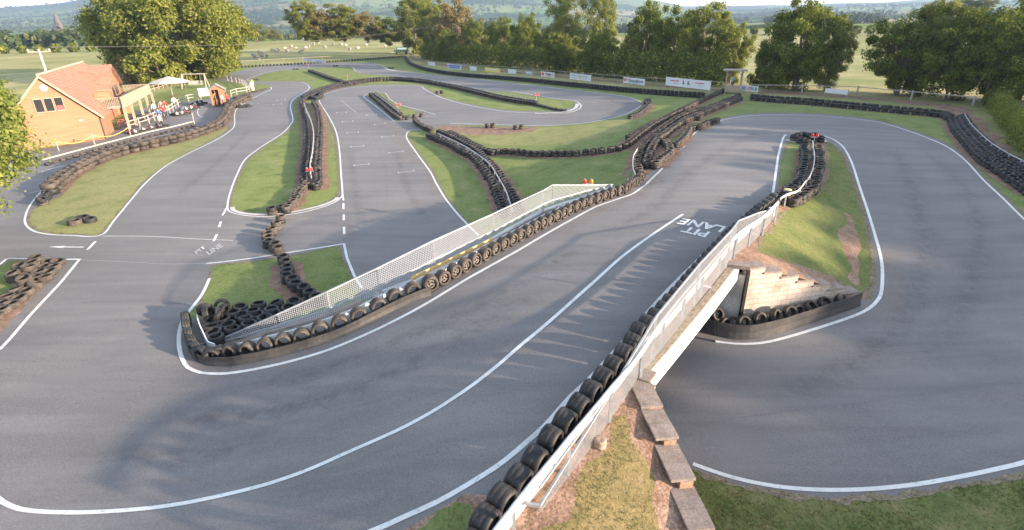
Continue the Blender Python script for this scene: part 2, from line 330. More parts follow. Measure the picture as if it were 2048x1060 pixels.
# ================================================================ GROUND
V1 = [(-62, 20)] + Lp([(-300, 330), (0, 300), (200, 262), (300, 195), (345, 178), (395, 150), (440, 139), (491, 132), (613, 126), (705, 120), (800, 113), (812, 122), (857, 137), (918, 146), (1000, 152), (1151, 166), (1271, 177), (1400, 187), (1470, 191), (1500, 190), (1621, 199), (1711, 208), (1802, 217), (1877, 223), (1906, 236), (1922, 262), (1948, 292), (1975, 318), (2016, 345), (2070, 375)]) + [(44, 28), (50, 8), (30, -8), (6, -14), (-30, -14), (-62, 0)]
LA1 = [(-60, 20)] + Lp([(-300, 330), (0, 315), (58, 300), (140, 290), (207, 270), (245, 240), (290, 215), (308, 222), (342, 214), (363, 206), (386, 201), (425, 196), (463, 193), (506, 182), (530, 176), (543, 175), (538, 170), (510, 168), (470, 165), (430, 159),
 (461, 147), (506, 136), (552, 130.5), (644, 126), (720, 125), (750, 126.5), (763, 130.5), (775, 137), (796, 141), (857, 148), (948, 157), (1024, 165), (1090, 172.5), (1141, 179), (1181, 183), (1238, 190), (1268, 197), (1282, 204), (1284, 210), (1273, 219.5), (1238, 233.5), (1177, 246), (1117, 251), (1059, 253), (1000, 251), (940, 250), (890, 252), (858, 258), (838, 261), (823, 262), (817, 268), (819, 280), (841, 310), (865, 343), (877, 367), (896, 397), (920, 427), (938, 446), (960, 470)]) + [(1.0, 25.6), (6.6, 20.6), (9.2, 19.6), (3.5, 10), (0, 2), (-60, 0)]
LA2 = [(9.3, 19.7), (3.4, 12.6)] + Lp([(1386, 940), (1406, 950), (1482, 972), (1585, 993), (1702, 999), (1811, 990), (1921, 972), (2050, 948)]) + [(17.5, 12), (23, 15), (27, 20), (29.5, 25)] + Lp([(2060, 444), (2030, 414), (2010, 392), (1971, 356), (1932, 316), (1895, 288), (1849, 269), (1803, 253), (1742, 238), (1693, 232.5), (1632, 227.5), (1557, 225.5), (1496, 228), (1451, 235), (1407, 249), (1379, 270), (1360, 296), (1338, 320)]) + list(pl([(1290, 343, 2.38)])) + [(8.6, 26), (8.6, 21)]
G1 = Lp([(226, 319), (169, 337), (151, 345), (142, 368), (121, 392), (92, 404), (64, 420), (57, 437), (61, 452), (92, 464), (151, 469), (200, 468), (225, 440), (259, 399), (283, 368), (322, 337), (373, 307), (424, 280), (452, 262), (460, 256), (455, 253), (436, 256), (377, 272), (300, 298)])
G2 = Lp([(506, 158.5), (530, 147.5), (571, 140), (644, 135.5), (702, 134), (705, 138), (716, 146), (794, 153.5), (947, 178), (1022, 184.5), (1100, 197), (1143, 202), (1151, 207), (1150, 212), (1130, 218), (1110, 222), (1056, 222.5), (996, 218), (936, 207), (890, 195.5), (872, 186), (855, 177), (837, 170), (762, 169.5), (700, 173), (668, 179.5), (636, 191), (633, 202), (639, 214), (652, 232), (667, 262), (674, 301), (677, 346), (679, 380), (672, 394), (655, 403), (620, 414), (581, 423), (536, 427), (495, 425), (468, 419), (461, 411), (465, 385), (480, 346), (496, 319), (526, 295), (568, 268), (585, 250), (591, 237), (586, 216), (589, 204), (599, 194), (621, 181), (623, 173), (614, 165.5), (598, 162.5), (552, 163), (515, 163)])
G5 = Lp([(735, 192), (790, 239), (803, 236), (838, 225), (800, 211), (777, 200), (768, 188), (745, 185)])
GT = Lp([(428, 531), (531, 520), (552, 516), (585, 511), (676, 493), (687, 519), (704, 553), (722, 590), (740, 640), (400, 640), (404, 600), (420, 550)])
GL_ = Lp([(5, 530), (20, 519), (60, 521), (124, 517), (118, 530), (60, 600), (0, 668), (-60, 730), (-200, 760), (-160, 560)])
GLg = Lp([(10, 530), (20, 522), (42, 525), (30, 545), (22, 580), (0, 610), (-60, 640), (-100, 560)])
G6dirt = Lp([(871, 256), (898, 252), (990, 254), (1075, 254.5), (1062, 262), (1005, 270), (930, 268), (900, 262)])
# U level
UI_ALL = Up([(1590, 279), (1572, 288), (1563, 320), (1559, 350), (1552, 385), (1535, 405), (1480, 440), (1420, 500), (1390, 530)]) + [(9.6, 19.9)] + [W1, W0] + Up([(1735, 598), (1746, 575), (1750, 545), (1744, 500), (1735, 450), (1720, 395), (1703, 345), (1689, 310), (1668, 290), (1640, 280)])
UIa = Up([(1575, 284), (1599, 285), (1601, 316), (1596, 343), (1578, 366), (1560, 374), (1560, 350), (1564, 320)])
UIb = Up([(1650, 284), (1664, 289), (1686, 312), (1700, 345), (1717, 395), (1732, 450), (1741, 500), (1746, 545), (1741, 572), (1714, 588), (1693, 573), (1663, 552), (1617, 537), (1572, 522), (1512, 501), (1526, 475), (1542, 458), (1572, 419), (1617, 398), (1645, 378), (1655, 350), (1655, 310)])
UIc = Up([(1687, 422), (1700, 431), (1709, 458), (1722, 492), (1719, 531), (1714, 573), (1705, 566), (1700, 540), (1693, 510), (1676, 467), (1690, 452)])
UM_ALL = [FASC_B, (8.3, 20.2), (2.95, 13.2)] + Up([(1215, 790), (1165, 850), (1120, 905), (1070, 965), (1010, 1000), (935, 992), (880, 1020), (812, 1062), (760, 1110), (700, 1200)]) + [(-2, 2), (4.4, 4.6)] + COPE[::-1] + [FASC_T]
UMa = Up([(1249, 838), (1272, 880), (1285, 917), (1310, 960), (1320, 1010), (1325, 1070), (1320, 1180), (1110, 1180), (1050, 1130), (1098, 1060), (1146, 997), (1177, 933), (1215, 890)])
UMb = Up([(817, 1062), (850, 1040), (877, 1024), (915, 1008), (945, 1004), (950, 1020), (940, 1062), (920, 1130), (760, 1130)])
def jitter(poly, amp=.05, step=.35):
    q = smooth_poly(poly, step); q = np.array(q)
    if amp:
        n = len(q); ph = RNG.normal(size=n); ph = (ph + np.roll(ph, 1)) / 1.4
        t = np.roll(q, -1, 0) - np.roll(q, 1, 0); nr = np.c_[-t[:, 1], t[:, 0]] / np.maximum(np.linalg.norm(t, axis=1)[:, None], 1e-6)
        q = q + nr * (ph * amp)[:, None]
    return [tuple(p) for p in q]
def dens(poly, step):
    out = []
    for a, b in zip(poly, poly[1:] + poly[:1]):
        a = np.array(a); b = np.array(b); k = max(1, int(np.linalg.norm(b - a) / step))
        for t in np.linspace(0, 1, k, endpoint=False): out.append(tuple(a + (b - a) * t))
    return out
UPD = dens(U_POLY, .6)
T_POLY = [(9.24, 19.76), (6.5, 20.75), (1.9, 24.3), (1.2, 27.5), (-6.5, 22.5), (-4.7, 18.75), (3.3, 12.3), FASC_T, FASC_B]
class Region:
    def __init__(s, key, poly): s.key = key; s.poly = poly
def build_level(outline, regions, fn, keep, interior, default):
    V = []; E = []; n0 = 0
    for poly in [outline] + [r.poly for r in regions]:
        k = len(poly)
        for i, p in enumerate(poly): V.append(Vector(p[:2])); E.append((n0 + i, n0 + (i + 1) % k))
        n0 += k
    for p in interior: V.append(Vector(p))
    r = delaunay_2d_cdt(V, E, [], 0, 1e-4)
    vs = np.array([tuple(v) for v in r[0]]); fs = [tuple(f) for f in r[2]]
    tri = []
    for f in fs:
        for i in range(1, len(f) - 1): tri.append((f[0], f[i], f[i + 1]))
    tri = np.array(tri); c = vs[tri].mean(axis=1)
    ok = keep(c[:, 0], c[:, 1]); tri = tri[ok]; c = c[ok]
    z = np.concatenate([fn(vs[i:i + 4000, 0], vs[i:i + 4000, 1]) for i in range(0, len(vs), 4000)])
    lab = np.full(len(tri), default, dtype=object)
    for rg in regions: lab[inpoly(c[:, 0], c[:, 1], rg.poly)] = rg.key
    a = vs[tri]; ar = (a[:, 1, 0] - a[:, 0, 0]) * (a[:, 2, 1] - a[:, 0, 1]) - (a[:, 2, 0] - a[:, 0, 0]) * (a[:, 1, 1] - a[:, 0, 1])
    tri[ar < 0] = tri[ar < 0][:, ::-1]
    P3 = np.c_[vs, z]; out = {}
    for k in sorted(set(lab)):
        t = tri[lab == k]; u, inv = np.unique(t, return_inverse=True)
        out[k] = (P3[u], inv.reshape(t.shape))
    bvh = BVHTree.FromPolygons([tuple(p) for p in P3], [tuple(int(i) for i in t) for t in tri])
    return out, bvh
RC = 190.0
circle = [(RC * math.cos(2 * math.pi * i / 128), RC * math.sin(2 * math.pi * i / 128) + 0.0) for i in range(128)]
inter = []
for st, x0, x1, y0, y1 in ((1.3, -34, 44, -2, 60), (2.6, -60, 62, -16, 112), (7, -130, 130, -60, 172)):
    for x in np.arange(x0, x1, st):
        for y in np.arange(y0, y1, st):
            if st == 2.6 and -34 < x < 44 and -2 < y < 60: continue
            if st == 7 and -60 < x < 62 and -16 < y < 112: continue
            if math.hypot(x, y) < RC - 3: inter.append((x + random.uniform(-.2, .2) * st, y + random.uniform(-.2, .2) * st))
l_regions = [Region('verge', jitter(V1, .1, 1.5)), Region('rough', [(2, -9), (45, -9), (45, 15), (30, 17), (2, 13)]), Region('asphalt', jitter(LA1, .03, .6)), Region('asphalt', jitter(LA2, .03, .5)),
             Region('dry', jitter(G1, .05)), Region('verge', jitter(G2, .05)), Region('verge', jitter(G5, .03)), Region('earth', jitter(GL_, .04)), Region('verge', jitter(GLg, .06)),
             Region('earth_t', jitter(GT, .03)), Region('dry', jitter(Lp([(880, 262), (905, 253.5), (1075, 255), (1170, 250), (1240, 237), (1250, 250), (1215, 268), (1130, 286), (1040, 292), (975, 287), (925, 276)]), .5, 1.5)), Region('earth', jitter(G6dirt, .25))]
T_d = dens(T_POLY, 1.0)
l_regions_all = l_regions + [Region('keepT', T_d)]
# the underpass floor is part of the track; classify it as asphalt by listing it before the rest
l_regions_all = [Region('asphalt', T_d)] + l_regions
keepL = lambda x, y: (np.hypot(x, y) < RC) & ((~inpoly(x, y, UPD)) | inpoly(x, y, T_POLY))
# the U outline is a constraint too: add it as a region of its own, classified afterwards
LV, bvhL = build_level(circle, [Region('verge', UPD)] + l_regions_all, A, keepL, inter, 'field')
interU = [(x + random.uniform(-.1, .1), y + random.uniform(-.1, .1)) for x in np.arange(-34, 22, .9) for y in np.arange(-6, 42, .9) if inpoly(x, y, U_POLY)]
keepU = lambda x, y: inpoly(x, y, UPD)
UV_, bvhU = build_level(UPD, [Region('earth', jitter(UI_ALL, .04)), Region('verge', jitter(UIa, .05)), Region('mound_green', jitter(UIb, .07)), Region('earth', jitter(UIc, .08)),
                             Region('earth', jitter(UM_ALL, .05)), Region('moundgrass', jitter(UMa, .12, .3)), Region('verge', jitter(UMb, .05))], B, keepU, interU, 'asphalt')
NAMES = {'asphalt': 'track_road', 'verge': 'verge_grass', 'dry': 'worn_grass', 'moundgrass': 'mound_grass', 'mound_green': 'mound_turf', 'rough': 'rough_grass', 'field': 'ground', 'earth': 'bare_earth', 'earth_t': 'island_grass'}
M['earth_t'] = M['verge']
for src, pre in ((LV, ''), (UV_, 'raised_')):
    for k, (v, t) in src.items():
        me = bpy.data.meshes.new(k); me.from_pydata(v.tolist(), [], [tuple(int(i) for i in q) for q in t]); me.materials.append(M[k])
        me.polygons.foreach_set('use_smooth', [True] * len(me.polygons)); me.update()
        o = link(pre + NAMES[k], me); o['kind'] = 'structure'
def gz(x, y, bv=None):
    for b_ in ((bvhU, bvhL) if bv is None else (bv,)):
        h = b_.ray_cast(Vector((x, y, 60)), Vector((0, 0, -1)))
        if h[0] is not None: return h[0].z
    return float(A(x, y))
# ---------------------------------------------------------------- ribbons draped on the ground
def ribbon(mb, pts, width, off=.012, bv=None, step=.35, smooth=True, jit=0.0, skirt=0.0, mi=0):
    q = resample([p[:2] for p in pts], step, smooth); n = len(q)
    if n < 2: return
    t = np.gradient(q, axis=0); nr = np.c_[-t[:, 1], t[:, 0]]; nr /= np.maximum(np.linalg.norm(nr, axis=1)[:, None], 1e-6)
    wl = width / 2 + (RNG.normal(size=n) * jit if jit else 0); wr = width / 2 + (RNG.normal(size=n) * jit if jit else 0)
    a = q + nr * np.reshape(wl, (-1, 1)); b = q - nr * np.reshape(wr, (-1, 1)); c = q
    rows = []
    for p in (a, c, b): rows.append([(x, y, gz(x, y, bv) + off) for x, y in p])
    v = [r[i] for i in range(n) for r in rows]; f = []
    for i in range(n - 1):
        f += [(3 * i + 1, 3 * i, 3 * i + 3, 3 * i + 4), (3 * i + 2, 3 * i + 1, 3 * i + 4, 3 * i + 5)]
    mb.add(v, f, mi)
mk = MB()
BVS = None
def line(pts, wd=.11, fn=None, **k): ribbon(mk, (Lp if fn is None else fn)(pts), wd, **k)
# lower level lines
line([(124, 340), (103, 361.5), (72.5, 394.7), (57.4, 415.8), (50, 437), (53, 451), (69, 463), (100, 469), (142, 471), (201, 471), (229, 440), (263, 399), (290, 367.5), (329, 334), (377, 307), (432, 280), (460, 262), (469, 250), (471, 222), (490, 206), (521, 189), (542, 179), (541, 174)], .12)
line([(510, 164.5), (503, 163), (495, 160), (500, 157), (528, 146.5), (571, 139), (644, 134.5), (703, 133)], .12)
line([(703, 133), (708, 137), (719, 144.7), (796, 152.3), (948, 177), (1024, 183), (1102, 196), (1147, 201.2), (1159, 207), (1162, 213), (1147, 222), (1117, 226), (1056, 225.5), (996, 221), (936, 210), (890.6, 198), (870, 189.5), (850, 179), (835, 172), (762, 171.7), (702, 175.7), (671.7, 181.7), (641.5, 192), (638.5, 201), (644.5, 213), (656.6, 231.5), (671.7, 262), (679, 301), (682, 346), (685, 388.5), (680.8, 396), (665.7, 406.6), (626, 420), (581, 429), (536, 433), (490.6, 431), (461, 424), (455, 413), (460.4, 385.5), (475.5, 346), (490.6, 319), (521, 295), (563, 268), (581, 249.6), (585.7, 237.5), (581, 216), (583, 204), (593, 194), (616, 180), (618, 173), (611, 167), (598, 164.5), (552, 164.5), (510, 164.5)], .12)
line([(455, 413), (445, 431)], .12); line([(685, 388), (687, 401)], .12)
for a, b in (((442, 443), (438, 454.5)), ((434, 468.7), (427, 483)), ((686.8, 406.6), (686.9, 418.7)), ((687.4, 429), (687.6, 440.7)), ((688, 454), (688.4, 468.5)), ((175, 500), (191, 483))): line([a, b], .14)
line([(735, 189), (727.5, 192), (732, 198), (756.5, 216), (788.5, 243)], .1); line([(753.5, 184), (770, 186), (781, 199.6), (802, 210), (848, 222.4), (870.8, 229.2)], .1); line([(871, 229.2), (820, 240), (789, 244)], .05)
line([(899.6, 247), (960, 248.5), (1059.6, 251), (1117, 250), (1177, 245), (1237.7, 233), (1271, 219), (1283, 210), (1281.5, 204), (1268, 198), (1238, 191), (1181, 184), (1141, 180), (1090.5, 173.6), (1024, 166), (948, 158), (857, 149), (796, 141.7), (775, 138), (762.6, 131), (750, 127.5), (720, 126)], .12)
line([(850, 259), (822.6, 261), (813.6, 267.5), (815, 279.6), (836, 310), (860, 343), (872.5, 367), (890.6, 397), (914.7, 427.5), (933, 447), (957, 471)], .13)
line([(688, 487.5), (694, 516), (709, 552.6), (724, 577)], .13, smooth=False); line([(688.5, 487.5), (650, 494), (560, 508), (480, 520), (412, 527.5)], .13)
line([(0, 702), (60, 631), (121, 566), (159.5, 518.6), (133, 519)], .14, smooth=False); line([(60, 518), (15, 516.5), (0, 529), (-40, 570)], .12, smooth=False)
line([(205, 472.5), (300, 473), (400, 478.5), (466, 481)], .05)
line([(160, 520), (240, 523.5), (330, 528), (410, 527)], .015)
for x0, y0, x1, y1 in [(905, 250, 970, 246), (943, 310, 1013, 305), (975, 383, 1050, 379), (1000, 477, 1085, 470), (1020, 600, 1120, 590), (1103, 266, 1170, 262), (1157, 329, 1228, 322), (1205, 411, 1283, 403), (1252, 515, 1345, 505), (1315, 647, 1417, 635), (385, 162, 432, 160), (485, 197, 540, 192), (510, 167, 565, 163), (340, 193, 385, 190), (595, 117, 640, 114), (400, 137, 440, 134)]:
    x0, x1, y0, y1 = 400 + x0 / 3.3125, 400 + x1 / 3.3125, 150 + y0 / 3.3125, 150 + y1 / 3.3125
    line([(x0, y0), (x1, y1)], .06)
    if y0 > 200: line([(x0, y0 - 1.2), (x0, y0 + 1.2)], .06, step=.2); line([(x1, y1 - 1.2), (x1, y1 + 1.2)], .06, step=.2)
line([(682, 200), (697, 213), (712, 225)], .04); line([(527, 182), (560, 178), (590, 175), (618, 173)], .05)
line([(395, 222), (400, 215), (415, 212)], .1); line([(405, 235), (397, 230), (395, 222)], .1)
line([(83, 344), (105, 337), (130, 331.5)], .14); line([(56, 387), (70, 384), (82, 381)], .08); line([(124, 340), (103, 361), (85, 383)], .13)
def flat_poly(pts, fn=L, off=.014, mb=mk):
    P = [fn(*p) for p in pts]; v = [(p[0], p[1], gz(p[0], p[1]) + off) for p in P]; mb.add(v, [tuple(range(len(v)))])
flat_poly([(97, 494), (130, 492), (126, 496.5)][::-1]); line([(126, 494.3), (168, 494.6)], .12)
flat_poly([(418, 247), (411, 253), (418, 251.5)][::-1]); line([(400, 259), (414, 251)], .2)
# right-hand bulb lines
line([(1376, 669), (1400, 678), (1430, 683), (1476, 688), (1521, 686.5), (1566, 677), (1627, 659), (1687, 639.6), (1732, 621), (1754, 602), (1763, 581), (1764.5, 535), (1758, 499), (1752, 478), (1747, 460), (1735, 421), (1717, 367), (1702, 322), (1687, 295), (1668.7, 280), (1649, 272)], .14, bv=BVS)
line([(1366, 296), (1382, 273.6), (1409, 252.5), (1451, 239), (1496.6, 232), (1557, 229.3), (1632, 231.3), (1693, 236.3), (1741, 242), (1772, 248), (1802, 257), (1847, 273), (1892.5, 293), (1929, 319.5), (1967.5, 361), (2006, 397), (2026, 417), (2060, 450)], .13)
line([(1386, 928), (1428, 943.5), (1482.6, 959.6), (1555.7, 973.5), (1628.7, 979.6), (1701.7, 980), (1774.8, 975.6), (1848, 966.7), (1939, 950), (2012, 934), (2048, 925), (2120, 900)], .14)
# upper level lines
line([(412, 528), (398, 565), (380, 610), (365, 643), (358.5, 667), (358.5, 694.5), (365, 718.7), (377, 737), (404, 746), (440.6, 748), (486, 743), (546, 731.5), (606.6, 716), (667, 696.5), (742, 664.5), (800, 636), (845, 611.7), (890.6, 584.5), (935.8, 557), (981, 531.7), (1035.5, 501.5), (1071.7, 480), (1117, 454), (1147, 437.5), (1192.5, 413.5), (1237.7, 397.5), (1271, 384.5), (1300, 361), (1321.5, 340), (1346, 313), (1362, 298)], .14, Up)
line([(1366, 428.5), (1300, 472.5), (1240, 517), (1180, 571), (1102.6, 640), (1043, 689.5), (988, 737), (936, 776.7), (877, 816), (817, 850), (758, 877.7), (698.5, 903.5), (619, 939), (540, 967), (450, 990), (350, 1010), (250, 1021), (150, 1025.5), (60, 1022), (20, 1012), (0, 1000), (-30, 972), (-60, 930)], .13, Up)
line([(1572, 268.5), (1566, 276.6), (1557, 310), (1551, 349), (1545, 388), (1536, 397), (1480, 440), (1420, 497), (1360, 556), (1312, 606), (1272, 655), (1240, 691.5), (1182, 755), (1142, 792.5), (1094.7, 846), (1047, 889.6), (995.6, 931), (936, 969), (877, 1002.5), (817, 1030), (750, 1060), (640, 1100), (500, 1140)], .14, Up)
mk.build('road_marking', M['white'])['kind'] = 'structure'
# painted lettering, laid on the asphalt as flat meshes
def road_text(words, origin, right, up, fn, name, size_h, mk_='white'):
    """origin = lower-left of the word, right/up = pixels toward which the word reads / stands"""
    o = fn(*origin); r = fn(*right); u = fn(*up)
    ex = np.array(r[:2]) - np.array(o[:2]); ey = np.array(u[:2]) - np.array(o[:2])
    cu = bpy.data.curves.new(name, 'FONT'); cu.body = words; cu.resolution_u = 3; cu.offset = .028
    t = bpy.data.objects.new(name, cu); COL.objects.link(t); dg = bpy.context.evaluated_depsgraph_get(); me = bpy.data.meshes.new_from_object(t.evaluated_get(dg)); bpy.data.objects.remove(t)
    co = np.array([tuple(v.co) for v in me.vertices]); mn = co.min(0); mxx = co.max(0)
    uu = (co[:, 0] - mn[0]) / (mxx[0] - mn[0]); vv = (co[:, 1] - mn[1]) / (mxx[1] - mn[1])
    xy = np.array(o[:2]) + uu[:, None] * ex + vv[:, None] * ey
    for i, v in enumerate(me.vertices): v.co = (xy[i, 0], xy[i, 1], gz(*xy[i]) + .02)
    me.materials.append(M[mk_]); ob = link(name, me); ob['kind'] = 'structure'; return ob
road_text('PIT', (1421, 464.7), (1372, 453), (1410, 475.5), U, 'road_lettering', 0)
road_text('LANE', (1453, 454), (1366, 437), (1441, 465.5), U, 'road_lettering', 0)
road_text('PIT', (393, 509), (413, 496), (388, 504), L, 'road_lettering', 0, 'faded')
road_text('LINE', (418, 511), (447, 493), (411, 504), L, 'road_lettering', 0, 'faded')
# pale concrete kerbs on the bends
kb = MB()
for pts, wd in (([(465, 415), (468, 422), (492, 428.5), (536, 430), (581, 426), (640, 413), (670, 401), (675, 396)], .28), ([(1070, 227.5), (1100, 226.5), (1130, 224), (1150, 217), (1155, 208)], .5), ([(1075, 229), (1110, 228.5), (1140, 226), (1160, 217), (1161, 209)], .22), ([(770, 138), (782, 140.5), (793, 142)], .9)):
    ribbon(kb, Lp(pts), wd, off=.045)
ribbon(kb, Up([(1577, 283), (1600, 280), (1626, 280), (1652, 282)]), .9, off=.03)
kb.build('kerb_strip', M['kerb'])['kind'] = 'structure'

# dark rubber arcs, tar joints and tracked-on dust: marks that lie on the asphalt
def faded(name, col, lo, hi, sc, amount):
    m = bpy.data.materials.new(name); m.use_nodes = True; t = m.node_tree; N = t.nodes; b = N['Principled BSDF']; b.inputs['Base Color'].default_value = (*col, 1); b.inputs['Roughness'].default_value = .85
    tc = N.new('ShaderNodeTexCoord').outputs['Object']; n = N.new('ShaderNodeTexNoise'); n.inputs['Scale'].default_value = sc; n.inputs['Detail'].default_value = 8; n.inputs['Roughness'].default_value = .75; t.links.new(tc, n.inputs['Vector'])
    r = N.new('ShaderNodeMapRange'); r.inputs['From Min'].default_value = lo; r.inputs['From Max'].default_value = hi; r.inputs['To Max'].default_value = amount; t.links.new(n.outputs['Fac'], r.inputs['Value'])
    at_ = N.new('ShaderNodeAttribute'); at_.attribute_name = 'edge'; mu = N.new('ShaderNodeMath'); mu.operation = 'MULTIPLY'; t.links.new(r.outputs[0], mu.inputs[0]); t.links.new(at_.outputs['Fac'], mu.inputs[1])
    t.links.new(mu.outputs[0], b.inputs['Alpha']); return m
def soft_ribbon(name, paths, m, off, fn=L):
    mb = MB(); E_ = []
    for pts, wd in paths:
        n0 = mb.n; ribbon(mb, [fn(*p)[:2] for p in pts], wd, off=off, step=.5); k = (mb.n - n0) // 3
        for i in range(k): f = min(1, i / 4, (k - 1 - i) / 4); E_ += [0, f, 0]
    me = mb.mesh(name, m); a = me.attributes.new('edge', 'FLOAT', 'POINT'); a.data.foreach_set('value', E_); o = link(name, me); o['kind'] = 'structure'
RUB = faded('rubber_marks', (.035, .035, .038), .42, .70, 2.2, .28); DUS = faded('dust_marks', (.34, .26, .20), .34, .75, .9, .55)
soft_ribbon('skid_mark', [([(1192, 200), (1203, 206), (1200, 213), (1188, 218)], .35), ([(1180, 198), (1190, 203)], .3), ([(1222, 208), (1228, 211)], .3), ([(735, 245), (758, 300), (772, 345), (774, 415)], .12), ([(860, 395), (873, 380), (874, 355)], .2), ([(700, 300), (706, 350), (712, 400), (722, 450)], .9), ([(790, 300), (806, 350), (832, 410), (862, 450)], .9),
  ([(480, 380), (490, 340), (530, 300), (560, 270), (570, 240)], 1.0), ([(350, 400), (380, 370), (440, 320), (500, 260)], 1.0), ([(1850, 300), (1930, 380), (1960, 480), (1930, 600), (1850, 720)], 1.4), ([(1790, 300), (1830, 400), (1850, 520), (1800, 650), (1650, 760), (1500, 800)], 1.6), ([(1100, 190), (1200, 197), (1245, 212), (1200, 232), (1100, 238), (1000, 235)], 1.3)], RUB, .008)
soft_ribbon('skid_mark', [([(1200, 470), (1300, 420), (1400, 330), (1500, 270), (1600, 250), (1700, 262)], 1.2), ([(500, 780), (700, 720), (900, 640), (1050, 560), (1180, 480)], 1.0), ([(300, 820), (500, 830), (750, 760), (950, 660), (1100, 570)], 1.3), ([(1036, 503), (1120, 527), (1201, 551), (1300, 580)], .06), ([(1430, 302), (1500, 302)], .08), ([(1036, 503), (1201, 551), (1400, 600)], .03), ([(870, 600), (1010, 680), (1120, 760)], .035), ([(560, 735), (700, 860), (760, 960)], .03), ([(150, 900), (350, 920), (600, 860)], 1.2)], RUB, .008, U)
soft_ribbon('dust_patch', [([(800, 230), (830, 245), (860, 252), (900, 252), (990, 254)], 3.5), ([(770, 240), (790, 262), (812, 290), (830, 330)], 2.6), ([(630, 205), (640, 225), (660, 260), (672, 300)], .9), ([(862, 340), (872, 370), (878, 400)], 1.2), ([(1768, 480), (1775, 540), (1780, 600), (1740, 650)], 1.5), ([(460, 425), (520, 440), (600, 436), (660, 418)], .7), ([(130, 530), (90, 590), (30, 660)], 1.0), ([(690, 500), (700, 470), (690, 430)], .8)], DUS, .006)
soft_ribbon('dust_patch', [([(1290, 375), (1330, 330), (1360, 300), (1390, 272)], 1.6), ([(1240, 405), (1280, 388), (1330, 350)], 1.2), ([(1120, 470), (1200, 425), (1260, 400)], .8), ([(700, 665), (800, 622), (900, 572)], .6)], DUS, .006, U)

fr_mb = MB()
def fringe(pts, fn, wd=.13):
    ribbon(fr_mb, [tuple(p) for p in pts] if fn is None else fn(pts), wd, off=.009, step=.28, jit=.055, smooth=fn is not None)
for poly in (G1, G2, G5, GT): fringe(list(poly) + [poly[0]], None)
fringe(list(UIb) + [UIb[0]], None); fringe(list(UIa) + [UIa[0]], None, .08); fringe(UI_ALL[12:], None); fringe([(890, 252), (858, 258), (838, 261), (823, 262), (817, 268), (819, 280), (841, 310), (865, 343), (877, 367), (896, 397), (920, 427), (938, 446), (955, 465)], Lp)
fringe([(1393, 944), (1406, 950), (1482, 972), (1585, 993), (1702, 999), (1811, 990), (1921, 972), (2050, 948)], Lp, .2); fringe([(2060, 444), (2030, 414), (2010, 392), (1971, 356), (1932, 316), (1895, 288), (1849, 269), (1803, 253), (1742, 238), (1693, 232.5), (1632, 227.5), (1557, 225.5), (1496, 228), (1451, 235), (1407, 249)], Lp, .2)
fr_mb.build('verge_edge_soil', M['soiledge'])['kind'] = 'structure'
# ================================================================ TYRES
PRO_HI = [(.185, .088), (.205, .108), (.245, .116), (.276, .108), (.294, .088), (.300, .055), (.292, .045), (.292, .030), (.300, .022), (.300, -.022), (.292, -.030), (.292, -.045), (.300, -.055), (.294, -.088), (.276, -.108), (.245, -.116), (.205, -.108), (.185, -.088), (.225, -.08), (.268, -.04), (.268, .04), (.225, .08)]
PRO_LO = [(.19, .095), (.24, .115), (.288, .095), (.30, 0), (.288, -.095), (.24, -.115), (.19, -.095), (.262, 0)]
def tyre_mesh(name, mats, wide=1.0, hi=True):
    p = [(r, z * wide) for r, z in (PRO_HI if hi else PRO_LO)]
    return MB().lathe(p, 28 if hi else 12, close=True).mesh(name, mats)
TY = {('clean', 'flat'): tyre_mesh('tyre', M['rubber']), ('dusty', 'flat'): tyre_mesh('tyre', M['rubber_dusty']),
      ('far', 'edge'): tyre_mesh('tyre', M['rubber_dusty'], 1.5), ('clean', 'edge'): tyre_mesh('tyre', M['rubber'], 1.25), ('dusty', 'edge'): tyre_mesh('tyre', M['rubber_dusty'], 1.25), ('slick', 'edge'): tyre_mesh('tyre', M['rubber'], 1.75)}
pm = MB()   # the pierced plate bolted in the middle of the bridge tyres
for k in range(3):
    a0 = 2 * math.pi * k / 3 + .5; seg = []
    for j in range(9):
        a = a0 + (j / 8) * 1.55; seg.append((.135 * math.cos(a), .135 * math.sin(a), .0))
    pm.tube(seg, .034, 6)
pm.tube([(0, 0, -.02), (0, 0, .03)], .05, 10)
for k in range(3):
    a = 2 * math.pi * k / 3 - .1; pm.bar((0, 0, 0), (.2 * math.cos(a), .2 * math.sin(a), 0), .05, .03)
PLATE = pm.mesh('wheel_plate', mat('plate_rubber', (.10, .088, .075), .8, var=(.17, .14, .115), scale=6))
ONES = 'first second third fourth fifth sixth seventh eighth ninth tenth eleventh twelfth thirteenth fourteenth fifteenth sixteenth seventeenth eighteenth nineteenth'.split()
TENS = {2: 'twent', 3: 'thirt', 4: 'fort', 5: 'fift', 6: 'sixt', 7: 'sevent', 8: 'eight', 9: 'ninet'}
def ordn(i):
    if i < 20: return ONES[i - 1]
    if i > 99: return str(i) + 'th'
    t, o = divmod(i, 10); return TENS[t] + 'ieth' if o == 0 else TENS[t] + 'y-' + ONES[o - 1]
DISC = MB().lathe([(.001, -.03), (.21, -.03), (.21, .03), (.001, .03)], 20).mesh('light_stop_disc', M['light_stop_dark'])  # added disc, blocks the sun from shining through a tyre's hole
tyres = []     # dict(pos, rot(quaternion), kind, key, label, group, scale, score, plate)
def tq(axis, spin=0.0):
    return Vector(axis).to_track_quat('Z', 'Y') @ Quaternion((0, 0, 1), spin)
def add_tyre(pos, axis, mkey, label, group, scale=1.0, plate=False, under=False):
    u, v, c = project(*pos)
    infr = -30 < u < 2078 and -30 < v < 1085 and c > 0
    score = (1.0 / c ** 2) * (.6 if under else 1.0) * (1 if infr else 0)
    tyres.append(dict(pos=pos, q=tq(axis, random.uniform(0, 6.28)), mkey=mkey, label=label, group=group, scale=scale, score=score, plate=plate, infr=infr))
